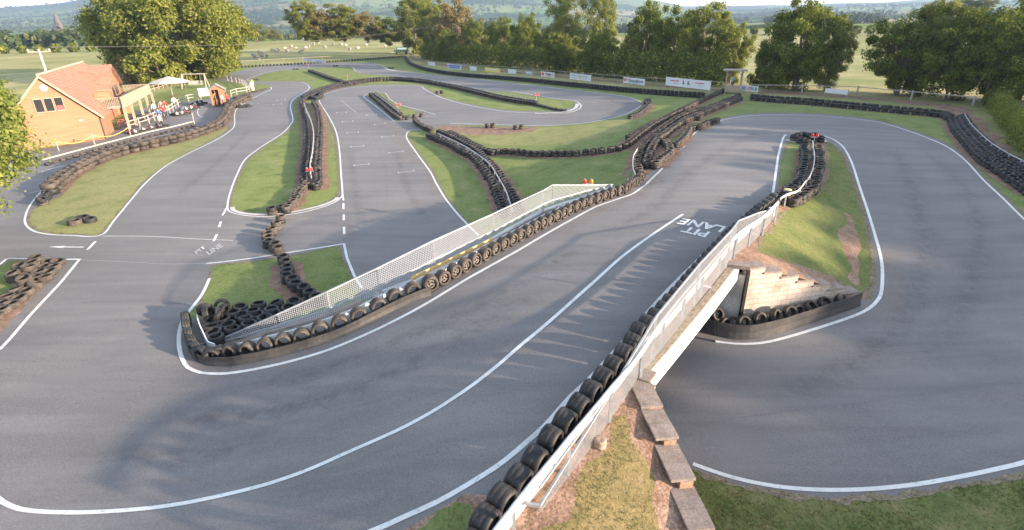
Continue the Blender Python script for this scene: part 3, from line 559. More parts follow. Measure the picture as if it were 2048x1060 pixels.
def row_flat(path, phrase, end, group, fn=L, n=2, sp=.64, h=.235, dust='clean', tilt=.035, jit=.018, sc=1.0, earth=.0, skip=0, dense_pts=False):
    """stacks of n lying tyres; path = pixels of the tops"""
    fz = A if fn is L else B
    w = [fn(p[0], p[1], n * h) for p in path]
    xy = np.array([p[:2] for p in w]) if dense_pts else resample([p[:2] for p in w], sp, len(w) > 2)
    for i, (x, y) in enumerate(xy):
        x += random.gauss(0, jit); y += random.gauss(0, jit); z0 = gz(x, y)
        for k in range(n):
            ax = (random.gauss(0, tilt) * (.6 if k < n - 1 else 1), random.gauss(0, tilt) * (.6 if k < n - 1 else 1), 1)
            s = sc * random.uniform(.93, 1.06); lay = '' if n == 1 else ('upper ' if k == n - 1 else ('lower ' if n == 2 else 'middle '))
            lab = f"{lay}tyre {phrase}, {ordn(i + 1)} from {end}"
            add_tyre((x + random.gauss(0, .02), y + random.gauss(0, .02), z0 + h * (k + .5) + .01), ax, (dust if (k + i * 7) % 9 else ('clean' if dust == 'dusty' else 'dusty'), 'flat'), lab, group, s, under=k < n - 1)
    if earth: ribbon(earth_mb, [tuple(p) for p in xy], earth, off=.02, jit=.07, step=.5)
    return xy
def row_edge(pts, phrase, end, group, fn=U, sp=None, dust='dusty', plate=None, sc=1.0, r=.3, lean=0.0, step=None):
    w = np.array([fn(p[0], p[1], r)[:2] for p in pts])
    xy = resample(w, sp) if sp else w
    t = np.gradient(xy, axis=0)
    for i, (x, y) in enumerate(xy):
        a = (-t[i][1] + random.gauss(0, .03), t[i][0] + random.gauss(0, .03), lean + random.gauss(0, .03)); s = sc * random.uniform(.96, 1.04)
        pt = plate(i) if plate else False
        add_tyre((x, y, gz(x, y) + .3 * s - .01), Vector(a).normalized() if not pt else -Vector(a).normalized() if False else Vector(a).normalized(), (dust, 'edge'), f"tyre {phrase}, {ordn(i + 1)} from {end}", group, s, plate=pt)
    return xy
earth_mb = MB()
# --- bridge, far side
z1 = lambda l: [(350 + a / 3.3125, 450 + b / 3.3125) for a, b in l]
z2 = lambda l: [(800 + a / 3.3125, 340 + b / 3.3125) for a, b in l]
far_c = z1([(375, 838), (485, 818), (600, 795), (720, 765), (840, 733), (960, 688), (1090, 645), (1215, 594), (1345, 532), (1455, 472), (1575, 425), (1690, 372)]) + z2([(200, 748), (282, 708), (358, 665), (428, 627), (495, 590), (560, 552), (622, 517), (682, 486), (739, 456), (793, 427), (845, 401), (894, 373), (942, 347), (988, 322), (1035, 301), (1078, 281)])
far_xy = [U(*p, .3)[:2] for p in far_c]
ext = resample([U(*p, .3)[:2] for p in z2([(1078, 281), (1115, 260), (1155, 243), (1235, 208), (1305, 183), (1375, 157), (1440, 137), (1500, 112), (1560, 78), (1605, 35)])], .60)
far_all = np.concatenate([np.array(far_xy), ext[1:]])
ft = np.gradient(far_all, axis=0)
for i, (x, y) in enumerate(far_all):
    a = Vector((ft[i][1], -ft[i][0], random.gauss(0, .04))).normalized()
    add_tyre((x, y, gz(x, y) + .285), a, ('far', 'edge'), f"tyre on edge by the far mesh fence, {ordn(i + 1)} from its left end", 'tyres standing along the far bridge fence', .98, plate=i >= 12)
# --- around the rounded tip of the pen
row_edge([(442, 707), (424, 711), (405, 709), (391, 699), (383, 684), (377, 668), (373, 652), (372, 636)], 'on edge wrapping the left barrier tip', 'the belt corner', 'tyres round the barrier tip', dust='clean')
# --- bridge, near side
near_c = [(971, 1044), (1003, 1000), (1037, 961), (1069, 921), (1100, 880), (1129, 845), (1156, 814), (1181, 786), (1204, 759), (1225, 735), (1245, 710), (1261, 688), (1275, 666)]
nxy = np.array([U(*p, .3)[:2] for p in near_c]); d0 = nxy[0] - nxy[1]
nx2 = resample([nxy[-1]] + [U(*p, .3)[:2] for p in [(1312, 632), (1348, 594), (1390, 545), (1430, 500), (1475, 457), (1512, 424), (1545, 398)]], .60)[1:]
near_all = np.concatenate([[nxy[0] + d0 * 2, nxy[0] + d0], nxy, nx2]); tn = np.gradient(near_all, axis=0)
for i, (x, y) in enumerate(near_all):
    a = Vector((-tn[i][1], tn[i][0], .10 + random.gauss(0, .03))).normalized()
    add_tyre((x, y, gz(x, y) + .33), a, ('slick', 'edge'), f"smooth tyre beside the near guard rail, {ordn(max(i - 1, 1))} up from the bottom edge", 'wide tyres along the near guard rail', 1.05 if i < 16 else .98)
# --- pile of lying tyres behind the pen
pile = [(425, 535), (550, 518), (675, 507), (790, 500), (390, 570), (515, 560), (635, 553), (745, 545), (315, 612), (430, 597), (550, 590), (655, 580), (232, 632), (352, 658), (468, 617), (590, 610), (232, 667), (380, 690), (490, 652), (250, 700), (268, 737)]
PW = ['back row', 'second row', 'third row', 'front rows']
for i, (a, b) in enumerate(pile):
    p = L(350 + a / 3.3125, 450 + b / 3.3125, .42)
    for k in range(2):
        add_tyre((p[0] + random.gauss(0, .03), p[1] + random.gauss(0, .03), gz(p[0], p[1], bvhL) + .115 + .23 * k), (random.gauss(0, .1), random.gauss(0, .1), 1), ('clean', 'flat'),
                 f"{'upper' if k else 'lower'} tyre, pile behind the low mesh, {ordn(i % 4 + 1) if i < 16 else ordn(i - 15)} from left, {PW[min(i // 4, 3)] if i < 16 else 'by the rail'}", 'tyres heaped behind the low mesh', 1.02, under=k == 0)
for i, (a, b) in enumerate([(215, 578), (195, 552), (310, 530), (268, 585), (318, 560)]):
    p = L(350 + a / 3.3125, 450 + b / 3.3125, .6)
    add_tyre((p[0], p[1], gz(p[0], p[1], bvhL) + .55), (random.gauss(0, 1), random.gauss(0, 1), .45), ('clean', 'flat'), f"tilted tyre thrown on the back corner of the pile, {ordn(i + 1)} from left", 'tilted tyres on the pile corner')
# --- bending chain across the pit exit into the island
chain = [(559, 431), (551, 443), (541, 455), (534, 464), (534, 471), (537, 479), (548, 485), (555, 492)]
row_flat(chain, 'in the bending chain across the asphalt', 'the grass tip', 'tyre chain across the pit exit', n=2, dense_pts=True, dust='dusty', jit=.02)
row_flat([(566, 510), (570, 519), (572, 530), (572, 539), (572, 547), (584, 554), (591.5, 563), (603.6, 572), (617, 581), (631, 590)], 'of the line splitting the small grass island', 'its top end', 'tyre line through the small island', n=2, dense_pts=True, jit=.02, earth=1.5)
# --- small-island pile at the far left
gl = [(240, 128), (305, 127), (372, 126), (212, 160), (278, 160), (345, 159), (188, 190), (253, 190), (320, 191), (130, 180), (160, 218), (222, 225), (290, 228), (85, 232), (160, 265), (222, 270), (95, 310), (165, 318), (40, 355), (118, 363), (5, 398), (60, 405), (10, 440), (-60, 430), (-50, 475)]
for i, (a, b) in enumerate(gl):
    p = L(a / 3.3125, 480 + b / 3.3125, .3)
    for k in range(2 if i in (0, 3, 9, 13, 6, 14) else 1):
        add_tyre((p[0], p[1], gz(p[0], p[1], bvhL) + .12 + .23 * k), (random.gauss(0, .09), random.gauss(0, .09), 1), ('dusty', 'flat'), f"tyre on the left triangular island, {ordn(i + 1)} down from its top corner" + (', on top' if k else ''), 'tyres on the left triangular island', 1.06)
# --- tyres against the underpass wall
for i, (a, b, hz) in enumerate([(260, 562, .5), (312, 545, .62), (360, 605, .3), (432, 604, .3), (490, 598, .45), (550, 594, .35), (594, 570, .55), (650, 574, .4), (697, 549, .55), (747, 553, .4), (797, 530, .55), (848, 524, .42), (933, 495, .5), (1030, 470, .5), (1127, 440, .5), (1180, 440, .35)]):
    p = at(1340 + a / 3.3125, 460 + b / 3.3125, hz)
    add_tyre((p[0], p[1], p[2] - .1), (random.gauss(.4, .2), -1 + random.gauss(0, .2), random.gauss(.55, .2)), ('dusty', 'edge'), f"tyre stuffed between black belt and block wall, {ordn(i + 1)} from the bridge side", 'tyres behind the underpass belt', .92)
# --- double rows on the hairpin island
row_flat([(1609, 288), (1611, 316), (1607, 335), (1601, 352), (1588, 366), (1570, 380), (1553, 393)], 'left row on the hairpin island', 'its top end', 'left tyre row of the hairpin island', fn=U, n=2, sp=.57, tilt=.06, jit=.015, earth=1.0)
row_flat([(1638, 290), (1642, 316), (1636, 346), (1626, 372), (1604, 388), (1586, 396)], 'right row on the hairpin island', 'its top end', 'right tyre row of the hairpin island', fn=U, n=2, sp=.58, tilt=.06, jit=.015, dust='dusty')
row_flat([(1590, 270), (1596, 266), (1608, 264), (1604, 274), (1619, 267), (1614, 278), (1628, 272), (1642, 272), (1632, 266)], 'in the cluster capping the hairpin island', 'the left', 'tyre cluster capping the hairpin island', fn=U, n=2, dense_pts=True, sc=1.0)
# --- back right boundary, several rows wide
z4 = lambda l: [(1500 + a / 3.312, b / 3.3125) for a, b in l]
zr = lambda l: [(1700 + a / 3.925, 150 + b / 3.925) for a, b in l]
for j, off in enumerate((0, 5)):
    row_flat([(x, y - off) for x, y in z4([(20, 640), (200, 655), (400, 668), (700, 695), (1000, 722), (1250, 745), (1340, 772)])], f"{['front', 'rear'][j]} row below the back post fence", 'the lookout hut', 'tyres below the back post fence', n=2, earth=1.3)
G = 'tyres along the right-hand bend barrier'
rr = [[(800, 340), (850, 430), (950, 540), (1050, 640), (1200, 740), (1366, 850), (1420, 890)], [(835, 325), (885, 415), (985, 525), (1095, 618), (1250, 715), (1400, 805)], [(865, 315), (925, 405), (1030, 520), (1150, 605), (1300, 690), (1420, 765)], [(895, 305), (960, 395), (1075, 510), (1200, 595), (1340, 670), (1430, 720)]]
for j, r_ in enumerate(rr):
    row_flat(zr(r_), f"{['inner', 'second', 'third', 'outer'][j]} row of the right-hand bend barrier", 'its top', G, n=2, sp=.6, tilt=.07, earth=1.4)
# --- rows meeting at the lookout hut
z8 = lambda l: [(1240 + a / 3.3125, 180 + b / 3.3125) for a, b in l]
z7 = lambda l: [(800 + a / 3.3125, 180 + b / 3.3125) for a, b in l]
row_flat(z7([(600, 392), (680, 388), (750, 392), (820, 398), (880, 404)]) + z7([(960, 396), (1010, 392), (1080, 398)])[:0] + z7([(920, 402), (1000, 404), (1100, 402), (1200, 396), (1350, 380), (1500, 345), (1600, 268), (1696, 198)]) + z8([(60, 300), (120, 260), (250, 200), (400, 122), (550, 52), (650, 8), (690, -10)]), 'of the long line dividing the middle grass', 'its left end', 'tyre line dividing the middle grass', n=2, dust='dusty', earth=1.3)
dd = 'dusty'
for j, r_ in enumerate([[(125, 520), (112, 460), (145, 370), (225, 285), (330, 205), (430, 150), (600, 98), (700, 60), (790, 30)], [(178, 470), (202, 390), (250, 312), (320, 262), (400, 205), (500, 160), (600, 120), (720, 75), (800, 45)],
                        [(222, 345), (262, 300), (350, 235), (440, 180), (540, 138), (650, 100), (740, 66)], [(560, 130), (640, 95), (720, 60), (790, 22)], [(470, 175), (530, 170)]]):
    row_flat(z8(r_), f"{['outer', 'second', 'third', 'short fourth', 'stub'][j]} row curving up to the lookout hut", 'its lower end', 'tyre rows curving up to the lookout hut', fn=L, n=2, dust=dd, tilt=.07, earth=1.6)
row_flat(z8([(235, 475), (285, 428), (330, 395), (325, 350), (290, 318)]), 'of the hooked line on the bare earth', 'its lower end', 'hooked tyre line on the bare earth', n=2, dust=dd, earth=1.5)
row_flat(z8([(375, 342), (428, 290), (460, 243), (480, 235)]), 'in the short diagonal line beside the white edge', 'its lower end', 'short diagonal tyre line', n=2, dust=dd, earth=1.0)
row_flat(z8([(518, 228), (580, 203), (645, 184)]), 'in the last short line beside the hairpin edge', 'its lower end', 'last short tyre line by the hairpin', n=2, dust=dd, earth=1.0)
# --- double row with rail down the middle island
row_flat(z7([(185, 285), (250, 312), (330, 345), (400, 385), (480, 425), (530, 480), (580, 545), (620, 610), (645, 680), (675, 745), (690, 790)]), 'left of the rail across the middle grass', 'its top end', 'left tyre row of the middle rail', n=2, earth=1.3)
row_flat(z7([(260, 262), (330, 290), (420, 335), (500, 380), (560, 430), (620, 490), (665, 545), (700, 600), (735, 660), (770, 720), (790, 790)]), 'right of the rail across the middle grass', 'its top end', 'right tyre row of the middle rail', n=2, earth=1.3)
row_flat(z7([(330, 270), (410, 305), (480, 345), (560, 380), (605, 395)]), 'in the extra row above the middle rail', 'its top end', 'extra tyre row above the middle rail', n=2)
row_flat([(830, 237), (839, 245), (851, 251), (863, 256)], 'linking the two grass wedges', 'its top end', 'tyres linking the grass wedges', n=2, dust='dusty')
row_flat([(741, 186), (765, 206), (792, 229)], 'in the left row on the small wedge', 'its top end', 'tyres on the small wedge', n=2); row_flat([(750, 186), (774, 204), (802, 227)], 'in the right row on the small wedge', 'its top end', 'tyres on the small wedge', n=2)
row_flat([(799, 232), (814, 231), (829.6, 228), (843, 226)], 'across the foot of the small wedge', 'the left', 'tyres across the wedge foot', n=2, dust='dusty', dense_pts=True)
# --- long island rows with the tall rail
row_flat([(602, 196), (604, 210), (610, 240), (613, 271), (611, 301), (607, 331), (607, 358)], 'left of the rail on the long left island', 'its top end', 'left tyre row of the long island', n=2, earth=1.3, tilt=.07, sp=.6)
row_flat([(626, 200), (634, 214), (639, 241), (638, 271), (636, 301), (634, 331), (636, 355), (630, 367)], 'right of the rail on the long left island', 'its top end', 'right tyre row of the long island', n=2, earth=1.6, tilt=.07, sp=.6)
row_flat([(611, 364), (596, 379), (587, 394.5), (570, 412)], 'in the tail below the long island rail', 'its top end', 'tyre tail below the long rail', n=2, dust='dusty', earth=1.2); row_flat([(543, 414), (560, 411)], 'of the pair at the island tip', 'the left', 'tyre pair at the island tip', n=2, dense_pts=True)
for j, dy in enumerate((0, 5)):
    row_flat([(605, 196 - dy), (632, 184 - dy), (668, 172 - dy), (705, 165 - dy), (744, 158.5 - dy * .6), (796, 157 - dy * .6), (857, 162.5 - dy * .6), (918, 174 - dy * .6), (1000, 193 - dy * .6), (1072, 204 - dy * .6)], f"{['front', 'rear'][j]} row arching over the far infield", 'its left end', 'tyre rows arching over the far infield', n=2, earth=1.0)
row_flat([(612, 192), (640, 180), (640, 190), (628, 194), (622, 186)], 'in the clump where the infield rows meet', 'the left', 'tyre clump of the far infield', n=2)
row_flat([(1074, 207), (1100, 214), (1130, 219)], 'in the tail of the far infield row', 'its left end', 'tail of the far infield row', n=1)
for j in (0, 1): row_flat([(618 + 5 * j, 139.5), (659 + 5 * j, 154), (692 + 5 * j, 163.5)], f"{['left', 'right'][j]} row of the short spur on the far infield", 'its top end', 'tyre spur on the far infield', n=2)
# --- tall dusty wall round the left island, pit side
row_flat([(96, 366), (112, 352), (128, 340), (142, 331), (157, 324), (200, 304), (250, 290), (300, 279), (350, 268), (400, 254), (432, 242), (447, 228), (455, 212), (462, 203), (489, 190), (497, 188)], 'of the dusty wall between pit lane and left track', 'its lower left end', 'dusty tyre wall beside the pit lane', n=2, sp=1.02, dust='dusty', h=.40, earth=1.3, tilt=.02, jit=.02, sc=1.65)
row_flat([(82, 396), (90, 384), (102, 372), (116, 358), (132, 345)], "of the dusty wall's leaning end", 'its lower left end', 'leaning end of the dusty wall', n=2, sp=.5, tilt=.3)
row_flat([(95, 325), (150, 309), (200, 295), (250, 282), (300, 270), (345, 259), (385, 249)], 'of the low row under the pit kerb plank', 'the left', 'low tyres under the pit kerb plank', n=1, sp=.75, dust='dusty', sc=.85)
row_flat([(470, 194), (500, 184), (530, 177)], 'of the low row by the starter hut', 'the hut', 'low tyres by the starter hut', n=1, sp=.8, dust='dusty')
# --- loose ones
row_flat([(148, 441), (165, 433), (178, 436)], 'lying loose on the left island grass', 'the left', 'loose tyres on the left island', n=1, dense_pts=True, sc=1.25)
row_flat([(975, 247), (986, 246)], 'of the left pair on the dusty patch', 'the left', 'left tyre pair on the dusty patch', n=2, dense_pts=True, dust='dusty', sc=.9); row_flat([(1031, 250), (1043, 249)], 'of the right pair on the dusty patch', 'the left', 'right tyre pair on the dusty patch', n=2, dense_pts=True, dust='dusty', sc=.9)
row_flat([(1261, 229), (1270, 226), (1279, 222), (1288, 214), (1297, 206), (1292, 199), (1298, 197)], 'at the end of the far right bend', 'its lower end', 'tyres at the far right bend', n=2, sp=.62, earth=1.4)
row_flat([(875, 182), (883, 181)], 'of the pair on the infield grass edge', 'the left', 'tyre pair on the infield edge', n=2, dense_pts=True)
for p_, t_ in (((668, 131), 'the far chicane top'), ((589, 137.5), 'the far left bend'), ((507, 158), 'the far left tip'), ((780, 135), 'the far right kerb')):
    row_flat([p_, (p_[0] + 6, p_[1] - .3)], f"of the pair marking {t_}", 'the left', 'far marker tyre pairs', n=1, dense_pts=True, sc=1.2)
for j, pth in enumerate([[(810, 112), (818, 122), (830, 128), (857, 136), (918, 145), (1024, 153), (1151, 165), (1271, 176), (1407, 185)]]):
    row_flat(pth, 'of the black wall below the banner fence', 'its far left end', 'tyre wall below the banner fence', n=3, sp=.66, earth=0)
row_flat([(400, 138), (491, 131), (613, 124.5), (705, 118.5), (808, 111)], 'of the far boundary line by the sheep field', 'its left end', 'far boundary tyres', n=2, sp=.9)
for pth, wd in (([(1912, 222), (1935, 240), (1965, 268), (2010, 312), (2060, 355)], 2.2), ([(1520, 184), (1600, 188), (1700, 194), (1800, 203), (1880, 211), (1925, 222)], 3.0), ([(860, 127), (1000, 142), (1150, 156), (1300, 170), (1440, 181)], 2.2)): ribbon(earth_mb, Lp(pth), wd, off=.03, jit=.35, step=.7)
earth_mb.build('tyre_bed_earth', M['earth'])['kind'] = 'structure'
# the three hundred that show largest are things, the rest one mass
tyres.sort(key=lambda t: -t['score'])
top = [t for t in tyres if t['infr']][:300]; ids = {id(t) for t in top}
rest = [t for t in tyres if id(t) not in ids]
seen = {}
for t in top:
    lab = t['label']
    if lab in seen: seen[lab] += 1
    else: seen[lab] = 1
    o = link('barrier_tyre', TY[t['mkey']]); o.location = t['pos']; o.rotation_mode = 'QUATERNION'; o.rotation_quaternion = t['q']; o.scale = (t['scale'],) * 3
    tag(o, lab, 'tyre', t['group'])
    if t['mkey'][0] == 'slick': c = link('light_stop_disc', DISC, o)  # near tyres get the added light-blocking disc
    if t['plate']:
        c = link('wheel_plate', PLATE, o); c.location = (0, 0, .07)
lo = {}
def lo_arr(wide):
    if wide not in lo:
        b = MB().lathe([(r, z * wide) for r, z in PRO_LO], 12, close=True); lo[wide] = (b.v[0], b.f)
    return lo[wide]
mb = MB()
for t in rest:
    v, f = lo_arr(1.25 if t['mkey'][1] == 'edge' else 1.0)
    Rm = np.array(t['q'].to_matrix()); mb.add((v * t['scale']) @ Rm.T + np.array(t['pos']), f, 1 if t['mkey'][0] == 'dusty' else 0, True)
o = mb.build('tyre_wall', [M['rubber'], M['rubber_dusty']])
tag(o, 'far mass of black stacked tyres lining the distant bends of the track', 'tyre wall', kind='stuff')
print('TYRES', len(tyres), 'things', len(top), 'dups', sum(v > 1 for v in seen.values()), 'maxwords', max(len(t['label'].split()) for t in top))
# ================================================================ BRIDGE, RETAINING WALLS, BARRIERS, FENCES
def strip(mb, pts, z0s, z1s, th, side=1.0, mi=0):
    """upright wall along xy points; z0s/z1s lists; thickness th laid to one side"""
    p = np.array([q[:2] for q in pts]); t = np.gradient(p, axis=0); nr = np.c_[-t[:, 1], t[:, 0]]; nr /= np.linalg.norm(nr, axis=1)[:, None]
    o = p + nr * th * side; n = len(p); v = []
    for i in range(n): v += [(*p[i], z0s[i]), (*p[i], z1s[i]), (*o[i], z1s[i]), (*o[i], z0s[i])]
    f = [(0, 1, 2, 3), (4 * n - 4, 4 * n - 1, 4 * n - 2, 4 * n - 3)]
    for i in range(n - 1):
        a = 4 * i; f += [(a, a + 4, a + 5, a + 1), (a + 1, a + 5, a + 6, a + 2), (a + 2, a + 6, a + 7, a + 3), (a + 3, a + 7, a + 4, a)]
    if side < 0: f = [q[::-1] for q in f]
    mb.add(v, f, mi)
FE = [np.array(p) for p in FAR_EDGE]
def along(pts, step=.5): return resample(pts, step, False)
# bridge: slab, white edge beams, abutments
bridge = empty('road_bridge', (2.5, 19, 0)); tag(bridge, 'road bridge carrying the upper track over the lower one, with a white painted edge beam', 'bridge')
def bchild(mb, name, m, par=bridge):
    o = mb.build(name, m, par); o.matrix_parent_inverse = Matrix.Translation(-Vector(par.location)); return o
FASC = along([FASC_T, FASC_B], .6)
slab_poly = [FASC_T, FASC_B, (6.5, 22.2), tuple(FAR_EDGE[6]), tuple(FAR_EDGE[5]), tuple(FAR_EDGE[4]), (-4.9, 18.85)]
mb = MB(); zt = [float(B(*p)) - .16 for p in slab_poly]; mb.prism(slab_poly, [z - .42 for z in zt], zt); bchild(mb, 'deck_slab', M['concrete'])
mb = MB(); strip(mb, FASC, [float(B(*p)) - .48 for p in FASC], [float(B(*p)) + .03 for p in FASC], .14, -1); bchild(mb, 'edge_beam', M['white'])
ledge = mat('mossy_ledge', (.20, .15, .10), .95, var=(.36, .30, .22), scale=6, speck=(30, .4), bump=.02, bscale=20)
mb = MB(); strip(mb, FASC, [float(B(*p)) for p in FASC], [float(B(*p)) + .05 for p in FASC], .26, 1); bchild(mb, 'ledge', ledge)
fe_b = along([(-4.9, 18.85), FAR_EDGE[4], FAR_EDGE[5], FAR_EDGE[6]], .6)
mb = MB(); strip(mb, fe_b, [float(B(*p)) - .5 for p in fe_b], [float(B(*p)) + .10 for p in fe_b], .16, 1); bchild(mb, 'edge_beam', M['white'])
stain = mat('stained_concrete', (.30, .27, .235), .9, var=(.50, .46, .42), scale=1.1, speck=(14, .2), bump=.006, bscale=25)
blockm = bpy.data.materials.new('painted_block'); blockm.use_nodes = True
_t = blockm.node_tree; _N = _t.nodes; _tc = _N.new('ShaderNodeTexCoord').outputs['UV']
_br = _N.new('ShaderNodeTexBrick'); _br.inputs['Scale'].default_value = 1.0; _br.inputs['Brick Width'].default_value = .45; _br.inputs['Row Height'].default_value = .225; _br.inputs['Mortar Size'].default_value = .014
_br.inputs['Color1'].default_value = (.46, .39, .33, 1); _br.inputs['Color2'].default_value = (.41, .345, .29, 1); _br.inputs['Mortar'].default_value = (.27, .23, .20, 1); _t.links.new(_tc, _br.inputs['Vector'])
_tc2 = _N.new('ShaderNodeTexCoord').outputs['Object']
_st = ramp_noise(_t, _N, _tc2, 1.3, [(.32, (.68, .64, .58)), (.55, (1.04, 1.04, 1.04))], 7, .65)
_t.links.new(mixc(_t, _N, 1.0, _br.outputs['Color'], _st, 'MULTIPLY'), _N['Principled BSDF'].inputs['Base Color']); _N['Principled BSDF'].inputs['Roughness'].default_value = .9
def uv_wall(me):
    uv = me.uv_layers.new(name='UVMap')
    for p in me.polygons:
        n = p.normal; a = Vector((-n.y, n.x, 0)); a = a.normalized() if a.length > .01 else Vector((1, 0, 0))
        for li in p.loop_indices:
            co = me.vertices[me.loops[li].vertex_index].co; uv.data[li].uv = (co.dot(a), co.z if abs(n.z) < .8 else co.y)
mb = MB(); mb.prism([(W1[0], W1[1]), (6.5, 20.75), (1.9, 24.3), (2.1, 24.6), (6.65, 21.05), (9.36, 20.05)], -.15, 2.0)
ab = bchild(mb, 'abutment', stain); mb = MB(); mb.prism([(3.22, 12.25), (-4.95, 18.6), (-5.15, 18.3), (3.0, 11.95)], -.15, [1.98, 1.3, 1.3, 1.98]); bchild(mb, 'abutment', stain)
mb = MB(); mb.box((9.27, 19.72, 1.12), (.13, .1, 2.3), math.atan2(1, 5)); bchild(mb, 'joint_strip', mat('black_mastic', (.01, .01, .011), .5))
mb = MB(); mb.box((8.9, 20.0, 2.38), (.95, .5, .14), -.35); bchild(mb, 'corner_slab', M['coping'])
# stepped wing wall on the right
def stepped(name, label, pts, tops, bottoms, th, side, cop_w, matw, start_over=0.0):
    root = empty(name, (pts[0][0], pts[0][1], 0)); tag(root, label, 'wall'); mbw = MB(); inv = Matrix.Translation(-Vector(root.location))
    for i in range(len(tops)):
        a = Vector((*pts[i], 0)); b = Vector((*pts[i + 1], 0)); d = (b - a).normalized(); n = Vector((-d.y, d.x, 0)) * side
        z1 = tops[i]; z0 = bottoms[i]
        q = [a, b, b + n * th, a + n * th]; mbw.prism([tuple(v[:2]) for v in (q if side > 0 else q[::-1])], z0, z1)
        L_ = (b - a).length; k = max(1, int(round(L_ / .5)))
        for j in range(k):
            c0 = a + d * (L_ * j / k + .006) - d * (.05 if j == 0 else 0); c1 = a + d * (L_ * (j + 1) / k - .006)
            c = [c0 - n * .05, c1 - n * .05, c1 + n * (cop_w - .05), c0 + n * (cop_w - .05)]; zz = z1 + random.uniform(-.008, .008)
            m2 = MB(); m2.prism([tuple(v[:2]) for v in (c if side > 0 else c[::-1])], zz + .003, zz + .075)
            co = m2.build('coping_slab', M['coping'], root); co.matrix_parent_inverse = inv
    me = mbw.mesh('block_wall', matw); uv_wall(me); o = link('block_wall', me, root); o.matrix_parent_inverse = inv
    return root
W0v = Vector((*W0, 0)); W1v = Vector((*W1, 0)); ns = 7
wp = [tuple((W1v.lerp(W0v, i / ns))[:2]) for i in range(ns + 1)]
wtop = [2.28 - i * (2.28 - .55) / (ns - 1) for i in range(ns)]
stepped('wing_wall', 'pale stepped block wing wall under grey coping slabs beside the underpass', wp, wtop, [-.15] * ns, .3, 1, .62, blockm)
cp = [Vector((*c, 0)) for c in COPE]; cpts = [tuple(along(COPE, .1)[k]) for k in np.linspace(0, len(along(COPE, .1)) - 1, 7).astype(int)]
cpts = [tuple(p) for p in resample(COPE, (cp[0] - cp[-1]).length / 6, False)]
stepped('wing_wall', 'near stepped retaining wall topped with square stone slabs beside the bare earth mound', cpts[:7], [max(float(B(*cpts[i])), float(B(*(np.array(cpts[i]) * .5 + np.array(cpts[i + 1]) * .5)))) + .05 for i in range(len(cpts) - 1)], [-.15] * 6, .3, -1, .56, mat('rusty_block', (.26, .155, .10), .9, var=(.38, .25, .165), scale=3, speck=(14, .2)))
mb = MB(); mb.box((3.52, 12.62, 2.46), (.62, .55, .12), -.6); mb.box((3.35, 12.35, 2.38), (.9, .28, .1), -.6); o = mb.build('corner_slab', M['coping']); tag(o, 'loose grey slab capping the bridge corner above the near wing wall', 'slab')
# far retaining wall left of the bridge, with broad grey coping
lw = along([FAR_EDGE[0], FAR_EDGE[1], FAR_EDGE[2], FAR_EDGE[3], (-4.9, 18.85)], .6)
root = empty('retaining_wall', tuple(lw[0]) + (0,)); tag(root, 'low sloping retaining wall with broad grey coping behind the far mesh fence', 'wall'); inv = Matrix.Translation(-Vector(root.location))
mb = MB(); strip(mb, lw, [float(A(*p)) - .25 for p in lw], [float(B(*p)) + .04 for p in lw], .3, 1); o = mb.build('wall_body', M['concrete'], root); o.matrix_parent_inverse = inv
n_ = len(lw)
for k in range(0, n_ - 3, 3):
    s = lw[k:k + 4]; mb = MB(); strip(mb, s, [float(B(*p)) + .045 for p in s], [float(B(*p)) + .11 for p in s], .5, 1); o = mb.build('coping_slab', M['coping'], root); o.matrix_parent_inverse = inv
rw = along([FAR_EDGE[6], FAR_EDGE[7], FAR_EDGE[8]], .6)
mb = MB(); strip(mb, rw, [float(A(*p)) - .25 for p in rw], [float(B(*p)) + .08 for p in rw], .2, 1); o = mb.build('retaining_wall', M['white']); tag(o, 'low white kerb wall carrying the upper end of the far mesh fence', 'wall')
# white backing boards behind the far tyres
def off_path(xy, d):
    xy = np.array(xy); t = np.gradient(xy, axis=0); n = np.c_[-t[:, 1], t[:, 0]]; return xy + n / np.linalg.norm(n, axis=1)[:, None] * d
bb = off_path(far_all[:-7], .34)
mb = MB(); s = resample(bb, .5); strip(mb, s, [gz(*p) + .0 for p in s], [gz(*p) + .42 for p in s], .035, 1); o = mb.build('backing_board', M['whitewall']); tag(o, 'long white board behind the row of tyres on the far side of the bridge', 'board')
tipb = [U(*p, .3)[:2] for p in [(432, 695), (419, 690), (412, 676), (402, 655), (396, 635)]]
mb = MB(); s = resample(tipb, .3); strip(mb, s, [gz(*p) for p in s], [gz(*p) + .45 for p in s], .04, 1); o = mb.build('backing_board', M['whitewall']); tag(o, 'short white board inside the tip of the tyre pen', 'board')
nb = off_path(near_all, -.30)
mb = MB(); s = resample(nb, .5); strip(mb, s, [gz(*p) for p in s], [gz(*p) + .31 for p in s], .04, -1); o = mb.build('backing_board', M['whitewall']); tag(o, 'low white board between the wide tyres and the near guard rail', 'board')
